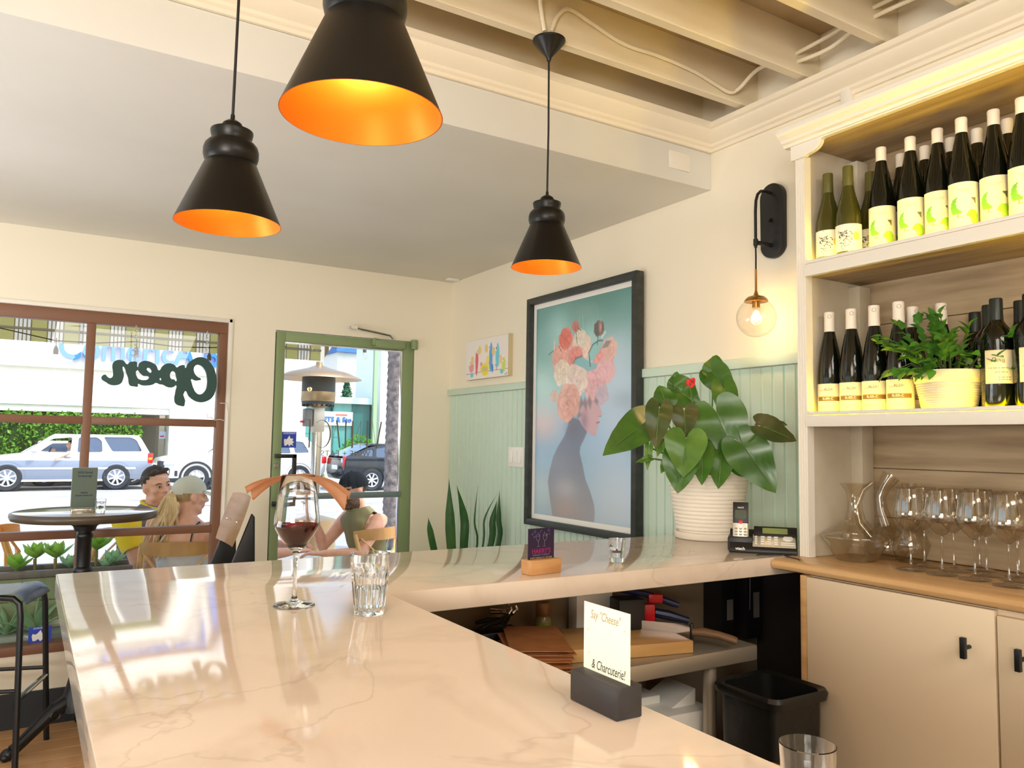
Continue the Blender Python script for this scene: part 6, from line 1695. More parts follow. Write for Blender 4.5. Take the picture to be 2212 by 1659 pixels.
t, X = make_car('silver_car', 'silver four wheel drive with grey lower sides on the road, driver arm out', (-1.30, 25.9, RZ), False, 4.6, 1.78,
    [(0.05, .32), (0.0, .55), (0.02, .80), (0.14, .92), (1.40, 1.08), (4.42, 1.06), (4.56, .90), (4.60, .60), (4.52, .36), (4.3, .30), (0.4, .28)],
    [(1.18, 1.02), (1.90, 1.56), (2.05, 1.61), (4.05, 1.61), (4.20, 1.56), (4.46, 1.10), (4.46, 1.02)],
    [[(1.46, 1.09), (1.92, 1.47), (2.42, 1.52), (2.38, 1.09)], [(2.56, 1.09), (2.58, 1.52), (3.05, 1.53), (3.18, 1.42), (3.20, 1.10)], [(3.46, 1.12), (3.22, 1.54), (3.95, 1.54), (4.10, 1.46), (4.26, 1.13)]],
    M['silverpaint'], ([(0.06, .34), (0.02, .60), (0.05, .86), (4.52, .86), (4.56, .60), (4.5, .38), (4.2, .32), (0.4, .30)], M['greypaint']), (.88, 3.59), .375, 8, belt=1.05, openw=(0,))
MB().box((0.55, -0.034, .60), (4.1, -0.020, .66)).build('side_moulding', M['silverpaint'], t, bevel=0.01)
MB().box((4.42, -0.03, .78), (4.56, 0.05, 1.08)).build('tail_lamp', M['lampred'], t, bevel=0.015)
MB().box((4.44, -0.034, .88), (4.54, -0.02, .95)).build('indicator', mat('amber lamp', (240, 170, 40), 0.2), t)
MB().ball((1.50, -0.16, 1.14), (.10, .10, .07), 12, 8).build('mirror', M['silverpaint'], t)
MB().box((2.24, -0.035, .93), (2.40, -0.012, .97)).build('door_handle', M['greypaint'], t, bevel=0.01)
MB().box((1.0, -0.03, .26), (3.25, 0.02, .32)).build('side_step', M['silverpaint'], t, bevel=0.01)
MB().box((1.4, 0.15, 0.35), (3.6, 1.6, .55)).build('floor_pan', M['black'], t)
ring = MB(); ring.tube([(1.86+.05*math.cos(a), 0.42+.17*math.cos(a+PI/2), 1.05+.17*math.sin(a+PI/2)) for a in [2*PI*k/20 for k in range(21)]], 0.016, 6, cap=False); ring.build('steering_wheel', M['black'], t)
t, X = make_car('white_car', 'white crossover behind the silver car, seen through window and door', (3.35, 25.15, RZ), False, 5.0, 1.85,
    [(0.12, .30), (0.0, .48), (0.0, .72), (0.10, .92), (0.45, 1.00), (1.45, 1.06), (4.85, 1.08), (5.0, .92), (5.0, .55), (4.85, .34), (0.5, .24)],
    [(1.20, 1.02), (2.05, 1.56), (2.4, 1.64), (4.1, 1.62), (4.45, 1.55), (4.92, 1.10), (4.92, 1.02)],
    [[(1.62, 1.09), (2.15, 1.47), (2.75, 1.53), (2.75, 1.10)], [(2.85, 1.10), (2.85, 1.53), (3.75, 1.52), (3.85, 1.11)], [(3.98, 1.12), (3.92, 1.51), (4.25, 1.48), (4.45, 1.14)]],
    M['whitepaint'], ([(0.14, .26), (0.10, .36), (4.9, .40), (4.88, .28), (0.5, .22)], M['tyre']), (1.03, 4.13), .37, 5)
MB().box((0.10, -0.03, .74), (0.42, 0.02, .84)).build('head_lamp', M['lampclear'], t, bevel=0.02)
MB().box((0.0, -0.02, .56), (0.14, 0.5, .86)).build('grille', M['tyre'], t, bevel=0.02)
MB().box((0.42, -0.03, .42), (0.50, 0.0, .58)).build('fog_lamp', M['dark'], t, bevel=0.01)
MB().lathe([(.36*1.18, 0), (.36*1.36, 0), (.36*1.36, .03), (.36*1.18, .03)], 32, M=basis((1.03, 0.0, .37), (1, 0, 0), (0, 0, 1), (0, -1, 0)), closed=True, a0=0, a1=2*PI).build('arch_trim', M['tyre'], t)
MB().box((4.86, -0.02, .80), (5.02, 0.2, 1.02)).build('tail_lamp', M['lampred'], t, bevel=0.02)
t, X = make_car('dark_hatchback', 'dark navy hatchback on the road seen through the door, rear towards us', (12.75, 23.25, RZ), True, 4.45, 1.74,
    [(0.05, .28), (0.0, .50), (0.05, .68), (0.30, .78), (1.15, .96), (4.30, 1.05), (4.42, .98), (4.45, .60), (4.38, .34), (0.4, .22)],
    [(0.75, .92), (1.75, 1.40), (2.1, 1.47), (2.9, 1.47), (3.6, 1.36), (4.38, 1.06), (4.38, .92)],
    [[(1.28, 1.0), (1.85, 1.36), (2.30, 1.40), (2.30, 1.01)], [(2.40, 1.01), (2.40, 1.40), (2.95, 1.40), (3.40, 1.32), (3.42, 1.04)], [(3.52, 1.06), (3.50, 1.30), (3.72, 1.26), (3.95, 1.10)]],
    M['blackpaint'], None, (0.86, 3.56), .34, 7, belt=1.0)
MB().box((-4.46, 0.04, .72), (-4.24, 0.16, 1.06)).build('tail_lamp', M['lampred'], t, bevel=0.02)
MB().box((-4.46, 0.16, .86), (-4.40, 0.30, 1.00)).build('tail_lamp', M['lampclear'], t, bevel=0.01)
MB().box((-4.47, 0.62, .64), (-4.44, 1.12, .78)).build('number_plate', M['white'], t, bevel=0.005)
MB().box((-4.45, 0.2, .96), (-4.10, 1.54, 1.00)).build('spoiler', M['blackpaint'], t, bevel=0.01)
MB().box((-4.30, 0.5, 1.06), (-4.20, 1.2, 1.085)).build('brake_light', M['lampred'], t)
t, X = make_car('white_sedan', 'white sedan parked beyond the silver car, mostly hidden by it', (3.78, 28.3, -0.15), True, 4.4, 1.75,
    [(0.05, .28), (0.0, .50), (0.05, .66), (0.25, .78), (1.20, .94), (4.25, .98), (4.38, .90), (4.40, .55), (4.3, .32), (0.4, .22)],
    [(1.0, .90), (1.75, 1.34), (2.1, 1.40), (3.1, 1.39), (3.5, 1.32), (4.0, .98), (4.0, .90)],
    [[(1.40, .98), (1.85, 1.30), (2.40, 1.33), (2.40, .98)], [(2.5, .98), (2.5, 1.33), (3.1, 1.32), (3.5, 1.0)]],
    M['whitepaint'], None, (0.82, 3.26), .33, 5, belt=.95)

# ---- awning over the shop front
M['awolive'] = leafy('olive awning cloth', (190, 186, 146), (182, 178, 138), 0.6, 0.8)
M['awcream'] = leafy('cream awning cloth', (246, 238, 214), (240, 230, 204), 0.6, 0.8)
M['awgrey'] = leafy('grey olive awning stripe', (146, 136, 112), (140, 130, 106), 0.5, 0.8)
aw = thing('striped_awning', 'olive and cream striped awning outside over window and door', 'awning', (0, 4.8, 2.70))
mb = MB(); x = -2.6; XE = 1.92
def strip(xa, xb, mi):
    xb = min(xb, XE)
    if xb <= xa: return
    z0, z1, z2 = 0.03, -0.44, -0.68
    mb.poly([(xa, 0, z0), (xb, 0, z0), (xb, 1.2, z1), (xa, 1.2, z1)], mi)
    mb.poly([(xa, 1.2, z1), (xb, 1.2, z1), (xb, 1.2, z2), (xa, 1.2, z2)], mi)
while x < XE:
    strip(x, x+.086, 0); x += .086
    for k in range(4):
        strip(x, x+.006, 2); x += .006
        strip(x, x+.017, 1); x += .017
    strip(x, x+.007, 2); x += .007
# the side flap of the awning
n_ = 12
for k in range(n_):
    ya, yb = 1.2*k/n_, 1.2*(k+1)/n_
    za, zb_ = 0.02-0.48*k/n_, 0.02-0.48*(k+1)/n_
    mb.poly([(XE, ya, za), (XE, yb, zb_), (XE, yb, zb_-.24), (XE, ya, za-.24)], (0, 1, 2, 1)[k % 4])
bmesh.ops.remove_doubles(mb.bm, verts=mb.bm.verts[:], dist=1e-5)
bmesh.ops.solidify(mb.bm, geom=mb.bm.faces[:], thickness=0.0015)
mb.build('cloth', [M['awolive'], M['awcream'], M['awgrey']], aw, smooth=False)
MB().tube([(-2.6, 1.19, -0.60), (XE, 1.19, -0.60)], 0.009, 8).build('front_bar', mat('grey awning bar', (150, 146, 132), 0.5), aw)
MB().tube([(-2.6, 1.17, -0.46), (XE, 1.17, -0.46)], 0.016, 8).build('front_bar', M['awgrey'], aw)
MB().tube([(0.32, 0.05, -0.62), (0.50, 1.15, -0.44)], 0.018, 8).build('arm', M['white'], aw)
MB().tube([(1.85, 0.05, -0.60), (1.85, 1.15, -0.46)], 0.014, 8).build('arm', M['awgrey'], aw)
def bulb(label, p, drop=0.07):
    t = thing('string_light_bulb', label, 'light bulb', p, 0, 'hanging string light bulbs')
    MB().tube([(0, 0, drop), (0, 0, 0.0)], 0.003, 6).build('cord', M['black'], t)
    MB().lathe([(0.004, 0.01), (0.010, 0.0), (0.015, -0.018), (0.015, -0.045), (0, -0.045)], 16).build('socket', mat('dark bulb socket', (70, 72, 68), 0.5) if 'bsock' not in M else M['bsock'], t)
    MB().lathe([(0.013, -0.045), (0.022, -0.065), (0.024, -0.085), (0.014, -0.108), (0, -0.112)], 20).build('glass_bulb', M['glassthin'], t)
for lb, p in (('string light bulb hanging outside the upper left window pane', (0.1299,5.8600,1.9773)), ('string light bulb hanging outside behind the Open sign', (0.6020,5.8600,2.0074)),
              ('string light bulb outside at the right end of the Open sign', (1.0710,5.8600,2.0003)), ('string light bulb outside, left one seen through the door', (1.9422,6.3000,2.0985)), ('string light bulb outside at top right of the door glass', (2.3967,6.3000,2.1944))):
    bulb(lb, p, 0.06)

lw = MB().tube([(-0.6, 5.86, 2.150), (0.1277,5.8600,2.0193), (0.3643,5.8600,2.0231), (0.6000,5.8600,2.0515), (0.8493,5.8600,2.0360), (1.0690,5.8600,2.0465), (1.55, 5.90, 2.10), (1.9404,6.3000,2.1478), (2.1820,6.3000,2.1778), (2.3951,6.3000,2.2456), (2.9, 6.3, 2.25)], 0.004, 6)
o = lw.build('string_light_cable', M['black'], None); tag(o, 'thin black cable carrying the string light bulbs outside below the awning', 'cable')
# ---- patio heater
ht = thing('patio_heater', 'steel patio heater with wide reflector, outside the door', 'patio heater', (2.345, 7.35, GZ))
hz = -GZ
M['heater'] = mat('brushed bronze steel', (176, 150, 116), 0.35, 0.7)
MB().lathe([(0, 2.150), (0.03, 2.150), (0.035, 2.115), (0.12, 2.085), (0.28, 2.045), (0.402, 1.990), (0.405, 1.982), (0.28, 2.035), (0.12, 2.073), (0, 2.08)], 48, (0, 0, hz)).build('reflector', M['heater'], ht, angle=50)
MB().lathe([(0.150, 1.74), (0.158, 1.78), (0.155, 2.00), (0.150, 2.00), (0.150, 1.78)], 32, (0, 0, hz)).build('mesh_cylinder', mat('dark heater mesh', (70, 76, 80), 0.5, 0.5), ht)
MB().lathe([(0.158, 1.86), (0.160, 1.78), (0.150, 1.755), (0.10, 1.725), (0.05, 1.715), (0, 1.715)], 32, (0, 0, hz)).build('burner', M['heater'], ht, angle=50)
for k in range(16):
    a = 2*PI*k/16; MB().box((0.095, -0.006, 1.722), (0.150, 0.006, 1.760), Matrix.Translation((0, 0, hz)) @ Matrix.Rotation(a, 4, 'Z')).build('slot', M['dark'], ht)
MB().box((-0.055, -0.055, 1.48), (0.055, 0.055, 1.72), Matrix.Translation((0, 0, hz))).build('neck', M['steel'], ht, bevel=0.012)
cbx = MB().box((-0.135, -0.05, 1.53), (-0.06, 0.04, 1.70), Matrix.Translation((0, 0, hz))).build('control_box', mat('grey control box', (120, 116, 112), 0.5), ht, bevel=0.01)
MB().box((-0.165, -0.02, 1.565), (-0.135, 0.01, 1.585), Matrix.Translation((0, 0, hz))).build('red_knob', M['lampred'], cbx)
MB().lathe([(0.047, 0.7), (0.047, 1.48), (0, 1.48), (0, 0.7)], 20, (0, 0, hz)).build('pole', M['chrome'], ht)
MB().lathe([(0, 0), (0.23, 0), (0.23, 0.06), (0.20, 0.08), (0.20, 0.68), (0.05, 0.72), (0, 0.72)], 36, (0, 0, hz-.02)).build('base', M['heater'], ht)

# ---- palm trunk at the kerb
pm_ = thing('palm_tree', 'rough barked palm trunk at the kerb, at the right of the door glass', 'tree', (4.44, 10.35, RZ))
prf = [(0, 0)]
for k in range(60):
    z = 0.1*k; prf += [(0.155-0.0007*k+0.012, z), (0.155-0.0007*k, z+0.07)]
prf += [(0.1, 6.0), (0, 6.0)]
MB().lathe(prf, 22).build('trunk', mat('grey brown palm bark', (150, 138, 132), 0.9, noise=(14, (88, 80, 88), 0.35, 0.7), bump=(16, 0.8, 0.03)), pm_)
gp_ = thing('grey_signpost', 'grey post with a white band by the road, at the right window edge', 'post', (3.7596,19.1557,-0.1500))
MB().box((-0.07, -0.03, 0), (0.07, 0.03, 1.76)).build('panel', mat('grey post panel', (150, 150, 138), 0.6), gp_)
MB().box((-0.085, -0.035, 1.76), (0.085, 0.035, 1.83)).build('band', M['white'], gp_)
MB().box((-0.07, -0.03, 1.83), (0.07, 0.03, 4.5)).build('panel', mat('grey post panel', (158, 152, 136), 0.6), gp_)

# ---- planter with succulents under the window, outside
M['plantergreen'] = mat('green planter boards', (142, 158, 118), 0.55)
pl_ = thing('window_planter', 'long green planter box outside below the shop window', 'planter', (-0.9, 4.98, GZ))
for k in range(5):
    MB().box((-1.5, -0.085, 0.10+0.118*k), (1.42, -0.065, 0.214+0.118*k)).build('board', M['plantergreen'], pl_, bevel=0.003)
MB().box((-1.5, -0.07, 0.02), (1.42, 0.16, 0.67)).build('core', M['plantergreen'], pl_)
MB().box((-1.5, -0.10, 0.690), (1.44, -0.055, 0.724)).box((-1.5, 0.13, 0.690), (1.44, 0.175, 0.724)).build('rim', mat('grey planter rim', (112, 108, 104), 0.5), pl_, bevel=0.004)
MB().box((-1.5, -0.06, 0.67), (1.42, 0.14, 0.70)).build('soil', mat('planter soil', (70, 54, 48), 0.9), pl_)
M['succ'] = leafy('succulent leaf', (120, 180, 70), (176, 204, 92), 0.3, 0.35)
M['succ2'] = leafy('blue green succulent leaf', (150, 196, 160), (184, 206, 150), 0.3, 0.4)
slm = {}
for nm, m_ in (('a', 'succ'), ('b', 'succ2')):
    me = leaf_mesh('leaf', 0.105, 0.062, -0.30, 0.35, 5); me.materials.append(M[m_]); slm[nm] = me
def succulent(label, p, kind, n, sc, stem, rot):
    t = thing('succulent', label, 'succulent', p, rot, 'succulents in the window planter')
    MB().tube([(0, 0, -0.02), (0.004, 0, stem)], 0.008*sc, 6).build('stem', mat('succulent stem', (130, 120, 70), 0.7) if 'sst' not in M else M['sst'], t)
    for k in range(n):
        a = k*2.4; el = 0.35+1.0*k/n
        o = link('leaf', slm[kind], None, t)
        o.matrix_basis = Matrix.Translation((0, 0, stem)) @ Matrix.Rotation(a, 4, 'Z') @ Matrix.Rotation(el, 4, 'X') @ Matrix.Scale(sc*(1.05-0.35*k/n), 4)
sx_ = [(40, 1215, 'a', 9, 1.05, .02), (76, 1185, 'a', 12, 1.0, .075), (122, 1180, 'a', 11, 1.05, .07), (150, 1205, 'b', 10, .8, .02), (212, 1170, 'a', 12, 1.15, .10), (245, 1200, 'b', 12, .95, .02), (232, 1200, 'b', 8, .7, .01)]
wh_ = ['cut by the left photo edge side', 'second from the left', 'left of the table pedestal', 'just left of the pedestal', 'tallest, right of the pedestal', 'near the seated man', 'low, between the two right ones']
for (a, b, kd, n, sc, stm), w_, pp_ in zip(sx_, wh_, ((-0.0099,4.9900,0.6992), (0.0745,4.9900,0.6983), (0.1697,5.0000,0.6954), (0.2354,4.9900,0.6948), (0.3681,5.0200,0.6894), (0.4522,5.0000,0.6943), (0.4094,4.9600,0.6974))):
    succulent('light green succulent in the window planter, '+w_, (pp_[0], pp_[1], GZ+0.70), kd, n, sc, stm, random.uniform(0, 6))
tr = thing('low_trough', 'low grey trough with agaves between planter and window', 'planter', (-0.6, 4.80, GZ))
MB().box((-1.6, -0.07, 0.02), (1.5, 0.07, 0.43)).build('body', mat('grey trough', (150, 160, 150), 0.6), tr, bevel=0.01)
MB().tube([(-1.6, 0.085, 0.445), (1.5, 0.085, 0.445)], 0.022, 10).build('rim', M['whitewood'], tr)
for k, (dx, sc) in enumerate(((0.56, 1.0), (0.68, 1.3), (0.40, .9))):
    t = thing('agave', ['pointed agave in the low trough, behind the stool leg', 'larger pointed agave in the low trough near the blue sticker', 'pointed agave in the low trough at the left photo edge'][k], 'agave', (-0.6+dx, 4.80, GZ+0.43), 0, 'agaves in the low trough')
    for j in range(9):
        a = j*2.4+k; el = 0.35+0.1*j
        MB().tube([Matrix.Rotation(a, 4, 'Z') @ Matrix.Rotation(-el, 4, 'Y') @ Vector(q_) for q_ in ((0, 0, 0), (.05*sc, 0, .004), (.10*sc, 0, .002), (.17*sc, 0, -.012))], [.010*sc, .017*sc, .014*sc, .001], 6, flat=.3).build('leaf', M['succ2'], t)

# ---- bentwood chairs and tables outside
def make_chair(label, loc, rz, wood='birch'):
    t = thing('bentwood_chair', label, 'chair', loc, rz, 'bentwood chairs outside')
    s = MB(); s.prism(rr(0.21, 0.205, 0.09, 6), 0.430, 0.452)
    s.build('seat', M[wood], t, bevel=0.006)
    MB().prism(rr(0.185, 0.18, 0.07, 6), 0.445, 0.4575).build('seat_panel', mat('woven seat', (214, 180, 120), 0.7, bump=(90, .4, .002)) if 'woven' not in M else M['woven'], t)
    rl = MB(); rows = []
    for i in range(17):
        a = -1.05+2.1*i/16
        x, y = 0.255*math.sin(a)/math.sin(1.05)*.86, -0.235+0.115*(1-math.cos(a))/(1-math.cos(1.05))
        h_ = 0.082*(1-.45*abs(a/1.05)**3)
        rows.append([rl.bm.verts.new((x, y-0.012*(1-zq)+0.0, 0.785+h_*(zq-.5))) for zq in (0, .33, .66, 1)])
    for a_, b_ in zip(rows[:-1], rows[1:]):
        for k in range(3): rl.bm.faces.new((a_[k], a_[k+1], b_[k+1], b_[k]))
    bmesh.ops.solidify(rl.bm, geom=rl.bm.faces[:], thickness=0.020)
    rl.build('top_rail', M[wood], t, bevel=0.004, angle=50)
    for s_ in (-1, 1):
        MB().tube([(s_*0.206, -0.130, 0.785), (s_*0.20, -0.185, 0.62), (s_*0.19, -0.195, 0.45), (s_*0.20, -0.225, 0.0)], [.015, .017, .018, .015], 10).build('leg', M[wood], t)
        MB().tube([(s_*0.165, 0.165, 0.44), (s_*0.18, 0.185, 0.0)], [.018, .014], 10).build('leg', M[wood], t)
        MB().tube([(s_*0.185, -0.165, 0.76), (s_*0.10, -0.232, 0.66), (-s_*0.06, -0.235, 0.56), (-s_*0.165, -0.195, 0.465)], 0.012, 8, flat=.5).build('cross_brace', M[wood], t)
    MB().tube([(0.185, 0.17, 0.22), (0, 0.18, 0.24), (-0.185, 0.17, 0.22), (-0.19, -0.2, 0.22), (0.19, -0.2, 0.22), (0.185, 0.17, 0.22)], 0.010, 8).build('stretcher', M[wood], t)
    return t
M['amber'] = mat('amber bentwood', (214, 150, 66), 0.35)

# ================================================================ people outside
def smooth_mesh(bm_in, voxel, iters):
    me = bpy.data.meshes.new('body'); bm_in.to_mesh(me); bm_in.free()
    o = bpy.data.objects.new('body', me); COL.objects.link(o)
    r = o.modifiers.new('r', 'REMESH'); r.mode = 'VOXEL'; r.voxel_size = voxel; r.use_smooth_shade = True
    s = o.modifiers.new('s', 'SMOOTH'); s.iterations = iters; s.factor = 0.5
    out = bpy.data.meshes.new_from_object(o.evaluated_get(bpy.context.evaluated_depsgraph_get()))
    bpy.data.objects.remove(o); bpy.data.meshes.remove(me)
    return out

def loft(mb, secs, seg=20):
    """secs: (centre, right axis, front axis, rx, ry)"""
    rings = []
    for c, r, f, rx, ry in secs:
        rings.append([mb.bm.verts.new(Vector(c)+r*rx*math.cos(2*PI*k/seg)+f*ry*math.sin(2*PI*k/seg)) for k in range(seg)])
    for A, B in zip(rings[:-1], rings[1:]):
        for k in range(seg): mb.bm.faces.new((A[k], A[(k+1) % seg], B[(k+1) % seg], B[k]))
    mb.bm.faces.new(rings[0][::-1]); mb.bm.faces.new(rings[-1])

def limb(mb, pts, rad, seg=14):
    mb.tube(pts, rad, seg)
    for p, r in ((pts[0], rad[0]), (pts[-1], rad[-1])): mb.ball(p, r*0.99, 12, 8)

def make_hand(mb, wrist, direction, palm_n, thumb_side, curl=0.5):
    """palm, four fingers of different length and a thumb; palm_n: the way the palm faces"""
    d = Vector(direction).normalized(); n = Vector(palm_n); n = (n-d*n.dot(d)).normalized(); s = d.cross(n)*thumb_side
    w = Vector(wrist)
    secs = [(w, s, n, .026, .019), (w+d*.035, s, n, .034, .017), (w+d*.075, s, n, .040, .015), (w+d*.095, s, n, .039, .013)]
    loft(mb, secs, 14)
    for k, (off, L) in enumerate(((.030, .072), (.010, .082), (-.010, .076), (-.029, .060))):
        p = w+d*.085+s*off
        a = curl*.45; pts = [p-d*.02, p]
        for q, fr in enumerate((.42, .33, .25)):
            p = p+(d*math.cos(a)+n*math.sin(a))*L*fr; pts.append(p); a += curl*.75
        limb(mb, pts, [.0095, .0098, .0092, .0086, .0078], 10)
    p = w+d*.028+s*.026
    td = (d*.62+s*.70+n*.25).normalized()
    limb(mb, [p-td*.01, p+td*.030, p+td*.052+d*.010, p+td*.062+d*.030], [.0125, .0118, .0102, .0085], 10)

def person(label, base, J, face, facing, voxel=.0085, hands=True, legs=True, hsc=1.0, up=None):
    """J: world joints. face: head forward; facing: torso forward"""
    t = thing('person', label, 'person', base)
    B = Vector(base)
    up_ = Vector(up or (0, 0, 1)).normalized()
    f = Vector(facing); f.z = 0; f.normalize(); r = f.cross(Vector((0, 0, 1)))
    mb = MB()
    V_ = {k: Vector(v) for k, v in J.items() if isinstance(v, tuple)}
    pel, che, nk, hd = V_['pelvis'], V_['chest'], V_['neck'], V_['head']
    wst = pel.lerp(che, .45)+Vector((0, 0, .01))
    sw = (V_['shoulder_r']-V_['shoulder_l']).length/2
    rs = (V_['shoulder_r']-V_['shoulder_l']).normalized()
    k_ = sw/.19
    secs = [(pel-Vector((0, 0, .09)), r, f, .13*k_, .10), (pel, r, f, .168*k_, .120), (pel.lerp(wst, .6), r, f, .152*k_, .108), (wst, r, f, .142*k_, .100), (wst.lerp(che, .5), r.lerp(rs, .5).normalized(), f, .158*k_, .110),
            (che, rs, f, .172*k_, .118), (che.lerp(nk, .42), rs, f, .165*k_, .106), (che.lerp(nk, .72), rs, f, .118*k_, .080), (che.lerp(nk, .92), rs, f, .070, .062), (nk, rs, f, .058, .058)]
    loft(mb, secs, 24)
    limb(mb, [nk-Vector((0, 0, .03)), nk.lerp(hd, .35), hd.lerp(nk, .22)], [.060, .056, .056])
    segs = {'torso': [(pel, che), (che, nk)], 'neck': [(nk, hd)]}
    for s in 'lr':
        sh, el, wr_ = V_['shoulder_'+s], V_['elbow_'+s], V_['wrist_'+s]
        limb(mb, [sh.lerp(che, .28), sh, sh.lerp(el, .22), sh.lerp(el, .55), sh.lerp(el, .85), el], [.060*k_, .062*k_, .058*k_, .051*k_, .044*k_, .042*k_])
        limb(mb, [el, el.lerp(wr_, .22), el.lerp(wr_, .5), el.lerp(wr_, .8), wr_], [.042*k_, .045*k_, .040*k_, .030*k_, .026*k_])
        segs['arm_'+s] = [(sh, el)]; segs['fore_'+s] = [(el, wr_)]
        if hands:
            hdv = Vector(J.get('hand_dir_'+s, (wr_-el)))
            make_hand(mb, wr_, hdv, J.get('palm_'+s, (0, 0, -1)), 1 if s == 'r' else -1, J.get('curl_'+s, .5))
        if legs:
            hp, kn_, an = V_['hip_'+s], V_['knee_'+s], V_['ankle_'+s]
            limb(mb, [hp, hp.lerp(kn_, .3), hp.lerp(kn_, .7), kn_], [.092*k_, .086*k_, .066*k_, .057*k_])
            limb(mb, [kn_, kn_.lerp(an, .3), kn_.lerp(an, .7), an], [.055*k_, .056*k_, .041*k_, .036*k_])
            limb(mb, [an+Vector((0, 0, -.02)), an+f*.07+Vector((0, 0, -.045)), an+f*.15+Vector((0, 0, -.055))], [.040, .038, .030])
            segs['leg_'+s] = [(hp, kn_), (kn_, an)]
    # head
    hf = Vector(face).normalized(); hu = (up_-hf*up_.dot(hf)).normalized(); hr = hf.cross(hu)
    H = basis(hd, hr*hsc, hf*hsc, hu*hsc)
    R3 = H.to_3x3().to_4x4()
    def el_(c, rad): mb.ball(H @ Vector(c), rad, 20, 14, R3)
    el_((0, -.010, .030), (.076, .096, .088)); el_((0, .020, -.030), (.061, .072, .082)); el_((0, .046, -.086), (.034, .034, .030)); el_((0, .066, -.100), (.021, .020, .017))
    el_((0, .066, .026), (.056, .032, .022)); el_((0, .078, -.056), (.028, .020, .022))
    for sx in (-1, 1):
        el_((sx*.040, .056, -.020), (.026, .030, .022)); el_((sx*.030, .082, .019), (.022, .012, .007)); el_((sx*.012, .096, -.028), (.010, .012, .009))
        el_((sx*.050, .018, -.072), (.018, .040, .024)); el_((sx*.079, -.006, -.006), (.009, .020, .031)); el_((sx*.077, 0, -.030), (.008, .010, .012))
    mb.tube([H @ Vector(p) for p in ((0, .088, .022), (0, .098, .004), (0, .110, -.014), (0, .116, -.026))], [.0085*hsc, .009*hsc, .011*hsc, .0125*hsc], 12)
    mb.ball(H @ Vector((0, .113, -.026)), .0135*hsc, 12, 8)
    mb.tube([H @ Vector(p) for p in ((-.024, .082, -.060), (-.010, .092, -.0545), (0, .0925, -.056), (.010, .092, -.0545), (.024, .082, -.060))], .0055*hsc, 8)
    mb.tube([H @ Vector(p) for p in ((-.021, .082, -.066), (0, .092, -.0675), (.021, .082, -.066))], .0062*hsc, 8)
    me = smooth_mesh(mb.bm, voxel, 3)
    for v in me.vertices: v.co -= B
    me.materials.clear()
    body = link('body', me, M['skin'], t)
    # small features on the face
    for sx in (-1, 1):
        MB().ball(H @ Vector((sx*.031, .0865, .001))-B, (.0120*hsc, .0075*hsc, .0062*hsc), 14, 10, R3).build('eye', M['eye'], body)
        MB().ball(H @ Vector((sx*.030, .0925, .001))-B, .0050*hsc, 10, 8).build('iris', M['iris'], body)
        MB().tube([H @ Vector((sx*p[0], p[1], p[2]))-B for p in ((.018, .093, .004), (.030, .096, .0085), (.044, .086, .003))], .0018, 6).build('eyelash', M['iris'], body)
        MB().tube([H @ Vector((sx*p[0], p[1], p[2]))-B for p in ((.014, .0965, .020), (.032, .0965, .026), (.050, .082, .020))], [.002, .0036, .002], 6).build('eyebrow', J.get('browmat', M['iris']), body)
    MB().tube([H @ Vector(p)-B for p in ((-.023, .0855, -.0625), (0, .0965, -.0615), (.023, .0855, -.0625))], [.0016, .0030, .0016], 6).build('mouth', M['lip'], body)
    # per vertex: nearest bone and place along it
    n = len(me.vertices); co = np.empty(n*3); me.vertices.foreach_get('co', co); co = co.reshape(-1, 3)+np.array(B)
    best = np.full(n, 9.0); which = np.zeros(n, int); par = np.zeros(n); names = []
    for nm, ss in segs.items():
        for (a, b) in ss:
            a_, d_ = np.array(a), np.array(b-a); L2 = d_@d_
            tt = np.clip(((co-a_)@d_)/L2, 0, 1); ds = np.linalg.norm(co-a_-tt[:, None]*d_, axis=1)
            if nm == 'torso': ds = ds*.55
            if nm.startswith('leg'): ds = ds*.8
            m = ds < best; best[m] = ds[m]; which[m] = len(names); par[m] = tt[m]
            names.append(nm)
    info = dict(co=co, which=which, par=par, names=names, H=H, B=B, body=body, t=t, me=me, r=r, f=f, V=V_)
    return info

def garment(info, name, sel, mt, off=.010, fold=.004, seed=1, thick=.004, extra=None):
    """cloth shell over the part of the body where sel(vertex arrays) is true"""
    me, co = info['me'], info['co']
    nm = np.array(info['names'])[info['which']]
    mask = sel(co, nm, info['par'])
    bm = bmesh.new(); bm.from_mesh(me); bm.verts.ensure_lookup_table()
    dele = [fc for fc in bm.faces if not all(mask[v.index] for v in fc.verts)]
    bmesh.ops.delete(bm, geom=dele, context='FACES')
    loose = [v for v in bm.verts if not v.link_faces]
    if loose: bmesh.ops.delete(bm, geom=loose, context='VERTS')
    bm.normal_update(); rn = random.Random(seed); ph = [rn.uniform(0, 6) for _ in range(6)]
    for v in bm.verts:
        p = v.co
        w = math.sin(p.x*38+p.z*22+ph[0])*math.sin(p.z*17-p.y*31+ph[1])+.6*math.sin(p.z*46+p.x*20+ph[2])
        v.co = p+v.normal*(off+fold*w)
    # even out the jagged hem
    for _ in range(3):
        new = {}
        for v in bm.verts:
            be = [e for e in v.link_edges if e.is_boundary]
            if len(be) == 2: new[v] = (be[0].other_vert(v).co+be[1].other_vert(v).co)*.25+v.co*.5
        for v, c in new.items(): v.co = c
    bmesh.ops.solidify(bm, geom=bm.faces[:], thickness=-thick)
    m2 = bpy.data.meshes.new(name); bm.to_mesh(m2); bm.free()
    for p in m2.polygons: p.use_smooth = True
    m2.materials.clear()
    return link(name, m2, mt, info['t'])

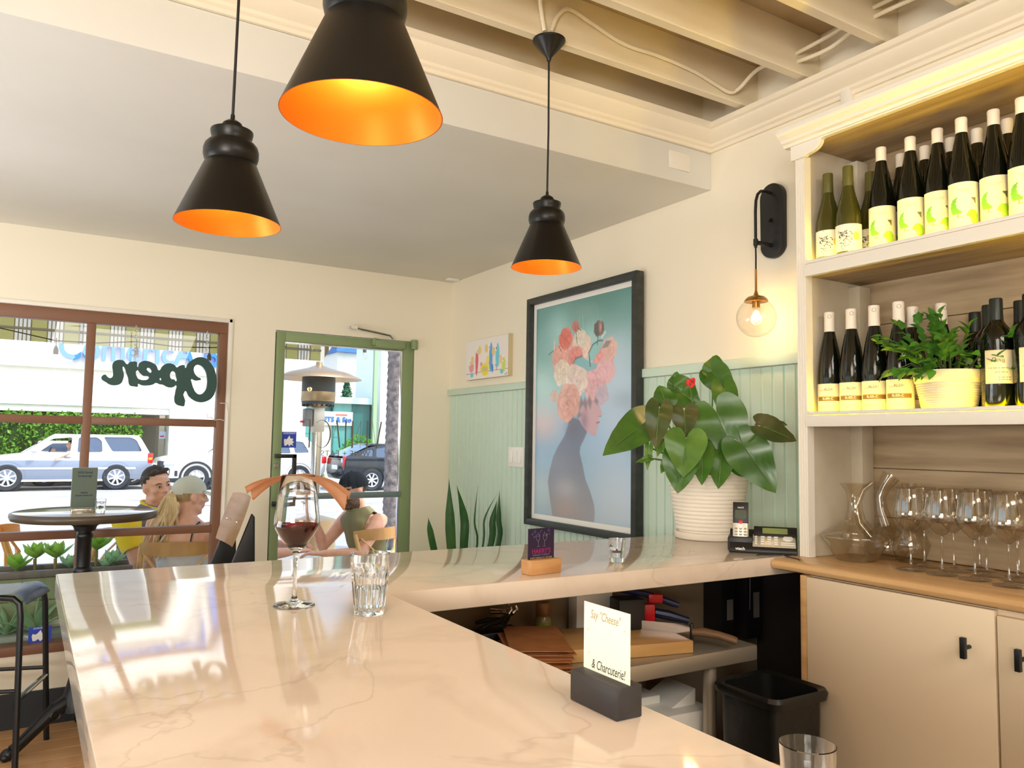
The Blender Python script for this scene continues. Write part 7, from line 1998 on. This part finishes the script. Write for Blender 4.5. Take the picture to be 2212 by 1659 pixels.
def hair_shell(info, name, fn, mt, seg=40, rings=26, strands=None):
    """fn(azimuth from the face, elevation) -> radius factor (None = no hair) on the skull ellipsoid"""
    H, B = info['H'], info['B']; mb = MB(); g = {}
    for j in range(rings+1):
        el = -PI/2*.75+(PI/2*1.75)*j/rings
        for i in range(seg):
            az = 2*PI*i/seg
            k = fn((az+PI) % (2*PI)-PI, el)
            if k is None: continue
            p = Vector((.076*math.sin(az)*math.cos(el)*k, -.010+.096*math.cos(az)*math.cos(el)*k, .030+.088*math.sin(el)*k))
            g[(i, j)] = mb.bm.verts.new(H @ p-B)
    for j in range(rings):
        for i in range(seg):
            q_ = [g.get((i, j)), g.get(((i+1) % seg, j)), g.get(((i+1) % seg, j+1)), g.get((i, j+1))]
            if all(q_): mb.bm.faces.new(q_)
    lo = [v for v in mb.bm.verts if not v.link_faces]
    if lo: bmesh.ops.delete(mb.bm, geom=lo, context='VERTS')
    bmesh.ops.solidify(mb.bm, geom=mb.bm.faces[:], thickness=.004)
    return mb.build(name, mt, info['t'], angle=80)

M['hairbrown'] = mat('short brown hair', (62, 50, 44), 0.6, noise=(60, (86, 72, 62), 0.4, 0.7), stretch=(1, 1, .3), bump=(90, .5, .004))
M['hairblond'] = mat('blonde hair', (232, 204, 158), 0.5, noise=(40, (202, 166, 116), 0.4, 0.7), stretch=(1, 1, .2), bump=(90, .5, .004))
M['beard'] = mat('short dark beard', (92, 72, 58), 0.8, noise=(90, (140, 104, 84), 0.4, 0.7))
M['greytee'] = mat('grey tee shirt', (118, 122, 132), 0.8)
M['yellowtee'] = mat('yellow sleeve cloth', (238, 206, 40), 0.8)
M['olivetank'] = mat('olive sleeveless shirt', (134, 128, 92), 0.85)
M['capnavy'] = mat('black navy cap cloth', (30, 40, 52), 0.8)
M['capgrey'] = mat('pale sage cap cloth', (248, 250, 240), 0.8)
M['bluetop'] = mat('light blue top', (112, 156, 206), 0.85)
M['darktrouser'] = mat('dark trousers', (60, 64, 74), 0.85)
M['whitecloth'] = mat('pale grey cloth', (214, 214, 218), 0.85)

rndh = random.Random(5)
# ---- man in a yellow and grey tee shirt, looking round towards the camera
JP = dict(pelvis=(.66, 5.80, .47), chest=(.70, 5.78, .80), neck=(.745, 5.76, .965), head=(.755, 5.75, 1.085),
          shoulder_r=(.560, 5.64, .885), shoulder_l=(.880, 5.90, .890), elbow_r=(.640, 5.55, .610), wrist_r=(.860, 5.56, .585), elbow_l=(1.03, 5.86, .64), wrist_l=(1.10, 5.66, .66),
          hip_r=(.66, 5.70, .45), hip_l=(.74, 5.88, .45), knee_r=(1.04, 5.60, .49), knee_l=(1.10, 5.82, .49), ankle_r=(1.05, 5.58, .07), ankle_l=(1.12, 5.82, .07),
          palm_r=(0, .3, -1), palm_l=(0, 0, -1), browmat=M['hairbrown'])
i1 = person('person in a yellow and grey tee shirt, seated outside, head turned towards the window', (.68, 5.78, GZ), JP, (.34, -.93, -.02), (.80, -.55, 0), hsc=1.06, up=(-.20, -.06, 1))
def tz(lo, hi): return lambda co: (co[:, 2] > lo) & (co[:, 2] < hi)
garment(i1, 'shirt_body', lambda co, nm, par: (nm == 'torso') & (co[:, 2] > .42) & (co[:, 2] < .955) | ((nm == 'neck') & (par < .12)), M['greytee'], .012, .004)
garment(i1, 'shirt_sleeve', lambda co, nm, par: (nm == 'arm_r') & (par < .72) & (par >= 0), M['yellowtee'], .017, .003, 2)
garment(i1, 'shirt_sleeve', lambda co, nm, par: (nm == 'arm_l') & (par < .72), M['yellowtee'], .017, .003, 3)
nkp = i1['V']['neck']; ax_ = (i1['V']['head']-nkp).normalized()
MB().tube([nkp+Vector((0, 0, -.012))+i1['r']*.078*math.cos(a)+i1['f']*(.076*math.sin(a))+Vector((0, 0, -.028*math.sin(a)))-i1['B'] for a in [2*PI*k/28 for k in range(29)]], .010, 8, cap=False).build('collar', M['yellowtee'], i1['t'])
garment(i1, 'trousers', lambda co, nm, par: ((nm == 'leg_r') | (nm == 'leg_l') | (nm == 'torso')) & (co[:, 2] < .50) & (co[:, 2] > .10), M['darktrouser'], .010, .003, 4)
def short_hair(az, el):
    front = abs(az) < .95
    if front and el < .52-.10*abs(az): return None
    if .95 <= abs(az) < 1.75 and el < (-.05 if abs(az) > 1.25 else .20): return None
    if abs(az) >= 1.75 and el < -.55: return None
    top = max(0, math.sin(el))
    return 1.03+.05*top+.10*max(0, math.cos(az))*max(0, math.sin(el-.35))+.012*math.sin(az*17+el*9)+rndh.uniform(0, .012)
hair_shell(i1, 'hair', short_hair, M['hairbrown'], 64, 40)
sg = MB(); Hh = i1['H']
for sx in (-1, 1): sg.ball(Hh @ Vector((sx*.034, .070, .098))-i1['B'], (.026, .016, .014), 12, 8, Hh.to_3x3().to_4x4())
sg.tube([Hh @ Vector(p)-i1['B'] for p in ((-.086, .0, .045), (-.070, .055, .090), (0, .082, .100), (.070, .055, .090), (.086, .0, .045))], .003, 6)
sg.build('sunglasses', M['black'], i1['t'])

# ---- woman in a pale cap seen from behind
JP = dict(pelvis=(.86, 5.22, .47), chest=(.85, 5.20, .775), neck=(.862, 5.21, .93), head=(.880, 5.225, 1.045),
          shoulder_l=(.690, 5.29, .865), shoulder_r=(1.000, 5.10, .860), elbow_l=(.690, 5.42, .60), wrist_l=(.86, 5.56, .60), elbow_r=(1.10, 5.24, .60), wrist_r=(1.10, 5.48, .64),
          hip_l=(.80, 5.28, .45), hip_r=(.94, 5.18, .45), knee_l=(1.03, 5.62, .48), knee_r=(1.20, 5.50, .48), ankle_l=(1.05, 5.62, .07), ankle_r=(1.22, 5.50, .07), browmat=M['hairblond'])
i2 = person('person with a pale cap and blonde ponytail, seated outside with her back to the window', (.86, 5.22, GZ), JP, (.97, .24, -.04), (.52, .85, 0), hsc=.97)
garment(i2, 'tank_top', lambda co, nm, par: (nm == 'torso') & (co[:, 2] > .42) & (co[:, 2] < .735), M['whitecloth'], .010, .004, 5)
garment(i2, 'trousers', lambda co, nm, par: ((nm == 'leg_r') | (nm == 'leg_l') | (nm == 'torso')) & (co[:, 2] < .47) & (co[:, 2] > .10), M['whitecloth'], .010, .003, 6)
for s_ in (-1, 1):
    r_, f_ = i2['r'], i2['f']; c_ = i2['V']['chest']-i2['B']
    pts = [c_+r_*s_*.085-f_*.112+Vector((0, 0, -.06)), c_+r_*s_*.092-f_*.122+Vector((0, 0, .02)), c_+r_*s_*.095-f_*.100+Vector((0, 0, .085)), c_+r_*s_*.098-f_*.03+Vector((0, 0, .118)), c_+r_*s_*.098+f_*.07+Vector((0, 0, .08))]
    MB().tube(pts, .009, 8, flat=.5).build('strap', M['darktrouser'], i2['t'])
def cap_fn(az, el):
    lim = .02 if abs(az) < .9 else (-.12 if abs(az) < 2.2 else -.18)
    if el < lim: return None
    return 1.12+.06*max(0, math.sin(el))*(.6+.4*math.cos(az))+.008*math.sin(az*6)*max(0, math.cos(el))
def cap(info, mt, brimlen=.075):
    o = hair_shell(info, 'cap', cap_fn, mt, 56, 30)
    H, B = info['H'], info['B']; mb = MB(); rows = []
    for i in range(15):
        a = -.95+1.9*i/14
        rows.append([])
        for j in range(6):
            q_ = j/5
            p = Vector((.088*math.sin(a)*(1-.06*q_), -.010+.106*math.cos(a)+q_*brimlen*math.cos(a*.9), .030+.006-q_*.014-.016*math.sin(a)**2-.006*q_*abs(math.sin(a))))
            rows[-1].append(mb.bm.verts.new(H @ p-B))
    for a_, b_ in zip(rows[:-1], rows[1:]):
        for k in range(5): mb.bm.faces.new((a_[k], a_[k+1], b_[k+1], b_[k]))
    bmesh.ops.solidify(mb.bm, geom=mb.bm.faces[:], thickness=.004)
    mb.build('cap_brim', mt, o, angle=60)
    MB().ball(H @ Vector((0, -.010, .030+.088*1.185))-B, .007, 10, 8).build('cap_button', mt, o)
    return o
cap(i2, M['capgrey'])
def under_hair(az, el):
    if abs(az) < 1.25 or el > .15 or el < -.75: return None
    return 1.04
hair_shell(i2, 'hair', under_hair, M['hairblond'], 56, 30)
pony = MB(); Hh = i2['H']; rp = random.Random(8)
p0 = Hh @ Vector((0, -.112, .012))
for k in range(46):
    a = rp.uniform(0, 6.28); q_ = rp.uniform(.2, 1)
    ex = Vector((-.055, -.085, 0))*0.6
    sp1 = Vector((rp.gauss(0, .022), rp.gauss(0, .018), 0)); sp2 = Vector((rp.gauss(-.02, .045), rp.gauss(0, .025), 0))
    L = rp.uniform(.24, .40)
    pts = [p0+Vector((rp.gauss(0, .006), rp.gauss(0, .006), rp.gauss(0, .006))), p0+Vector((-.020, -.028, -.020))+sp1*.5, p0+Vector((-.030, -.036, -.10))+sp1, p0+Vector((-.034, -.030, -.10-(L-.1)*.5))+sp1+sp2*.5+Vector((.014*math.sin(k), 0, 0)), p0+Vector((-.030, -.024, -L))+sp1+sp2+Vector((.016*math.sin(k*1.7), 0, 0))]
    pony.tube([p-i2['B'] for p in pts], [.007, .010, .011, .009, .003], 6)
pony.build('ponytail', M['hairblond'], i2['t'])

# ---- man in olive sleeveless shirt and black cap at the table behind the door
JP = dict(pelvis=(2.20, 5.50, .47), chest=(2.115, 5.47, .765), neck=(2.070, 5.46, .925), head=(2.020, 5.455, 1.048),
          shoulder_l=(2.165, 5.295, .845), shoulder_r=(2.060, 5.635, .855), elbow_l=(2.000, 5.235, .625), wrist_l=(1.770, 5.330, .630), elbow_r=(1.870, 5.640, .635), wrist_r=(1.790, 5.600, .845),
          hip_l=(2.16, 5.38, .45), hip_r=(2.14, 5.60, .45), knee_l=(1.74, 5.36, .48), knee_r=(1.74, 5.62, .48), ankle_l=(1.76, 5.36, .07), ankle_r=(1.76, 5.62, .07),
          hand_dir_r=(-.2, -.05, 1), palm_r=(-1, 0, .2), curl_r=.8, palm_l=(0, 0, -1), browmat=M['beard'])
i3 = person('person in black cap and olive sleeveless shirt, seated in profile outside the door', (2.18, 5.49, GZ), JP, (-.97, -.16, -.20), (-.96, -.22, 0), hsc=1.04, up=(-.12, 0, 1))
garment(i3, 'sleeveless_shirt', lambda co, nm, par: (nm == 'torso') & (co[:, 2] > .42) & (co[:, 2] < .925), M['olivetank'], .013, .007, 7)
garment(i3, 'shorts', lambda co, nm, par: ((nm == 'leg_r') | (nm == 'leg_l') | (nm == 'torso')) & (co[:, 2] < .50) & (co[:, 2] > .36), M['darktrouser'], .010, .003, 8)
cap(i3, M['capnavy'], .085)
def beard(az, el): return None
def sides(az, el):
    if abs(az) < 1.35 or el > .12 or el < -.60: return None
    if abs(az) < 1.9 and el < -.15: return None
    return 1.025
hair_shell(i3, 'hair', sides, M['hairbrown'], 56, 30)
co = i3['co']; Hi = i3['H'].inverted()
loc = (np.c_[co, np.ones(len(co))] @ np.array(Hi).T)[:, :3]
bmask = (loc[:, 2] < -.040) & (loc[:, 2] > -.125) & (loc[:, 1] > -.005) & ~((np.abs(loc[:, 0]) < .026) & (loc[:, 2] > -.075) & (loc[:, 1] > .07)) & (loc[:, 2] < -.02-.35*np.clip(loc[:, 1]-.03, 0, 1)) & (np.linalg.norm(loc, axis=1) < .17)
garment(i3, 'beard', lambda co_, nm, par: bmask, M['beard'], .0022, .0004, 9, .002)

# ---- person opposite him, mostly behind the wine glass
JP = dict(pelvis=(1.28, 5.62, .47), chest=(1.36, 5.60, .80), neck=(1.385, 5.595, .955), head=(1.405, 5.590, 1.075),
          shoulder_r=(1.330, 5.44, .875), shoulder_l=(1.400, 5.76, .885), elbow_r=(1.430, 5.38, .640), wrist_r=(1.620, 5.44, .640), elbow_l=(1.50, 5.80, .65), wrist_l=(1.66, 5.66, .66),
          hip_r=(1.30, 5.53, .45), hip_l=(1.32, 5.72, .45), knee_r=(1.70, 5.50, .48), knee_l=(1.70, 5.74, .48), ankle_r=(1.70, 5.50, .07), ankle_l=(1.70, 5.74, .07), browmat=M['hairbrown'])
i4 = person('person in a light blue top outside, seen through the wine glass bowl', (1.30, 5.61, GZ), JP, (.98, -.05, -.10), (.97, .05, 0), hsc=1.0)
garment(i4, 'top', lambda co, nm, par: ((nm == 'torso') & (co[:, 2] > .42) & (co[:, 2] < .95)) | (((nm == 'arm_r') | (nm == 'arm_l')) & (par < .45)), M['bluetop'], .013, .005, 10)
garment(i4, 'trousers', lambda co, nm, par: ((nm == 'leg_r') | (nm == 'leg_l') | (nm == 'torso')) & (co[:, 2] < .50) & (co[:, 2] > .10), M['darktrouser'], .010, .003, 11)
hair_shell(i4, 'hair', short_hair, mat('grey brown hair', (120, 110, 104), .6, bump=(90, .4, .004)), 56, 34)

# ---- driver of the silver car with an arm on the door
JP = dict(pelvis=(1.22, 26.45, .55), chest=(1.16, 26.42, .86), neck=(1.13, 26.41, 1.02), head=(1.10, 26.40, 1.15),
          shoulder_l=(1.14, 26.20, .96), shoulder_r=(1.14, 26.60, .96), elbow_l=(1.05, 25.90, .93), wrist_l=(.82, 25.80, .80), elbow_r=(.95, 26.60, .80), wrist_r=(.72, 26.45, .95),
          palm_l=(0, 1, 0), palm_r=(0, -1, 0))
i5 = person('person driving the silver car with one arm out of the window', (1.20, 26.45, GZ), JP, (-1, -.15, 0), (-1, 0, 0), voxel=.014, legs=False)
garment(i5, 'shirt', lambda co, nm, par: ((nm == 'torso') & (co[:, 2] < 1.01)) | (((nm == 'arm_r') | (nm == 'arm_l')) & (par < .5)), M['whitecloth'], .016, .003, 12)
hair_shell(i5, 'hair', short_hair, M['hairbrown'], 40, 26)

# ---- their chairs and tables
make_chair('light bentwood chair with a dark strap, behind the ponytailed person', (.845, 5.215, GZ), math.radians(-18))
make_chair('light bentwood chair of the person in the yellow sleeved shirt, behind the tall table', (.640, 5.795, GZ), math.radians(-122))
make_chair('light bentwood chair at the door, with the person in olive shirt on it', (2.09, 5.46, GZ), math.radians(28))
make_chair('light bentwood chair under the person in the light blue top', (1.290, 5.610, GZ), math.radians(-90))
make_chair('amber bentwood chair outside the lower left window pane', (-.245, 6.38, GZ), math.radians(95), 'amber')
o = MB().tube([(1.02, 5.075, .80), (1.03, 5.05, .72), (1.06, 5.03, .62), (1.10, 5.06, .50)], .016, 8, flat=.4)
o = o.build('bag_strap', mat('dark grey bag strap', (70, 80, 88), .7), None); tag(o, 'dark grey strap hanging over the back of the light bentwood chair', 'strap')
def cafe_table(label, loc, rad, h):
    t = thing('cafe_table', label, 'table', loc, 0, 'round tables outside')
    MB().lathe([(0, h-.022), (rad-.004, h-.022), (rad, h-.016), (rad, h-.004), (rad-.004, h), (0, h)], 48).build('tabletop', mat('pale table top', (222, 216, 204), .25), t)
    MB().lathe([(0, 0), (.20, 0), (.20, .012), (.05, .03), (.03, .06), (.03, h-.022), (0, h-.022)], 28).build('pedestal', M['steel'], t)
cafe_table('round pale table outside between the two people seen through the door', (1.700, 5.520, GZ), .300, .605)
random.seed(31)
for lb, p, n in (('grassy plant tuft outside, low behind the olive shirted person', (2.75, 6.75, GZ), 26), ('grassy plant tuft at the foot of the palm trunk', (4.55, 9.7, GZ), 30), ('grassy plant tuft behind the table outside the door', (2.02, 6.4, GZ), 24)):
    t = thing('grass_tuft', lb, 'plant', p, 0, 'grass tufts outside')
    mb = MB()
    for k in range(n):
        a = random.uniform(0, 6.28); L = random.uniform(.35, .75); b = random.uniform(.1, .5)
        mb.tube([(0, 0, 0), (b*.4*L*math.cos(a), b*.4*L*math.sin(a), L*.6), (b*L*math.cos(a), b*L*math.sin(a), L)], [.006, .005, .001], 4)
    o = mb.build('blades', M['succ2'], t); o['kind'] = 'stuff'
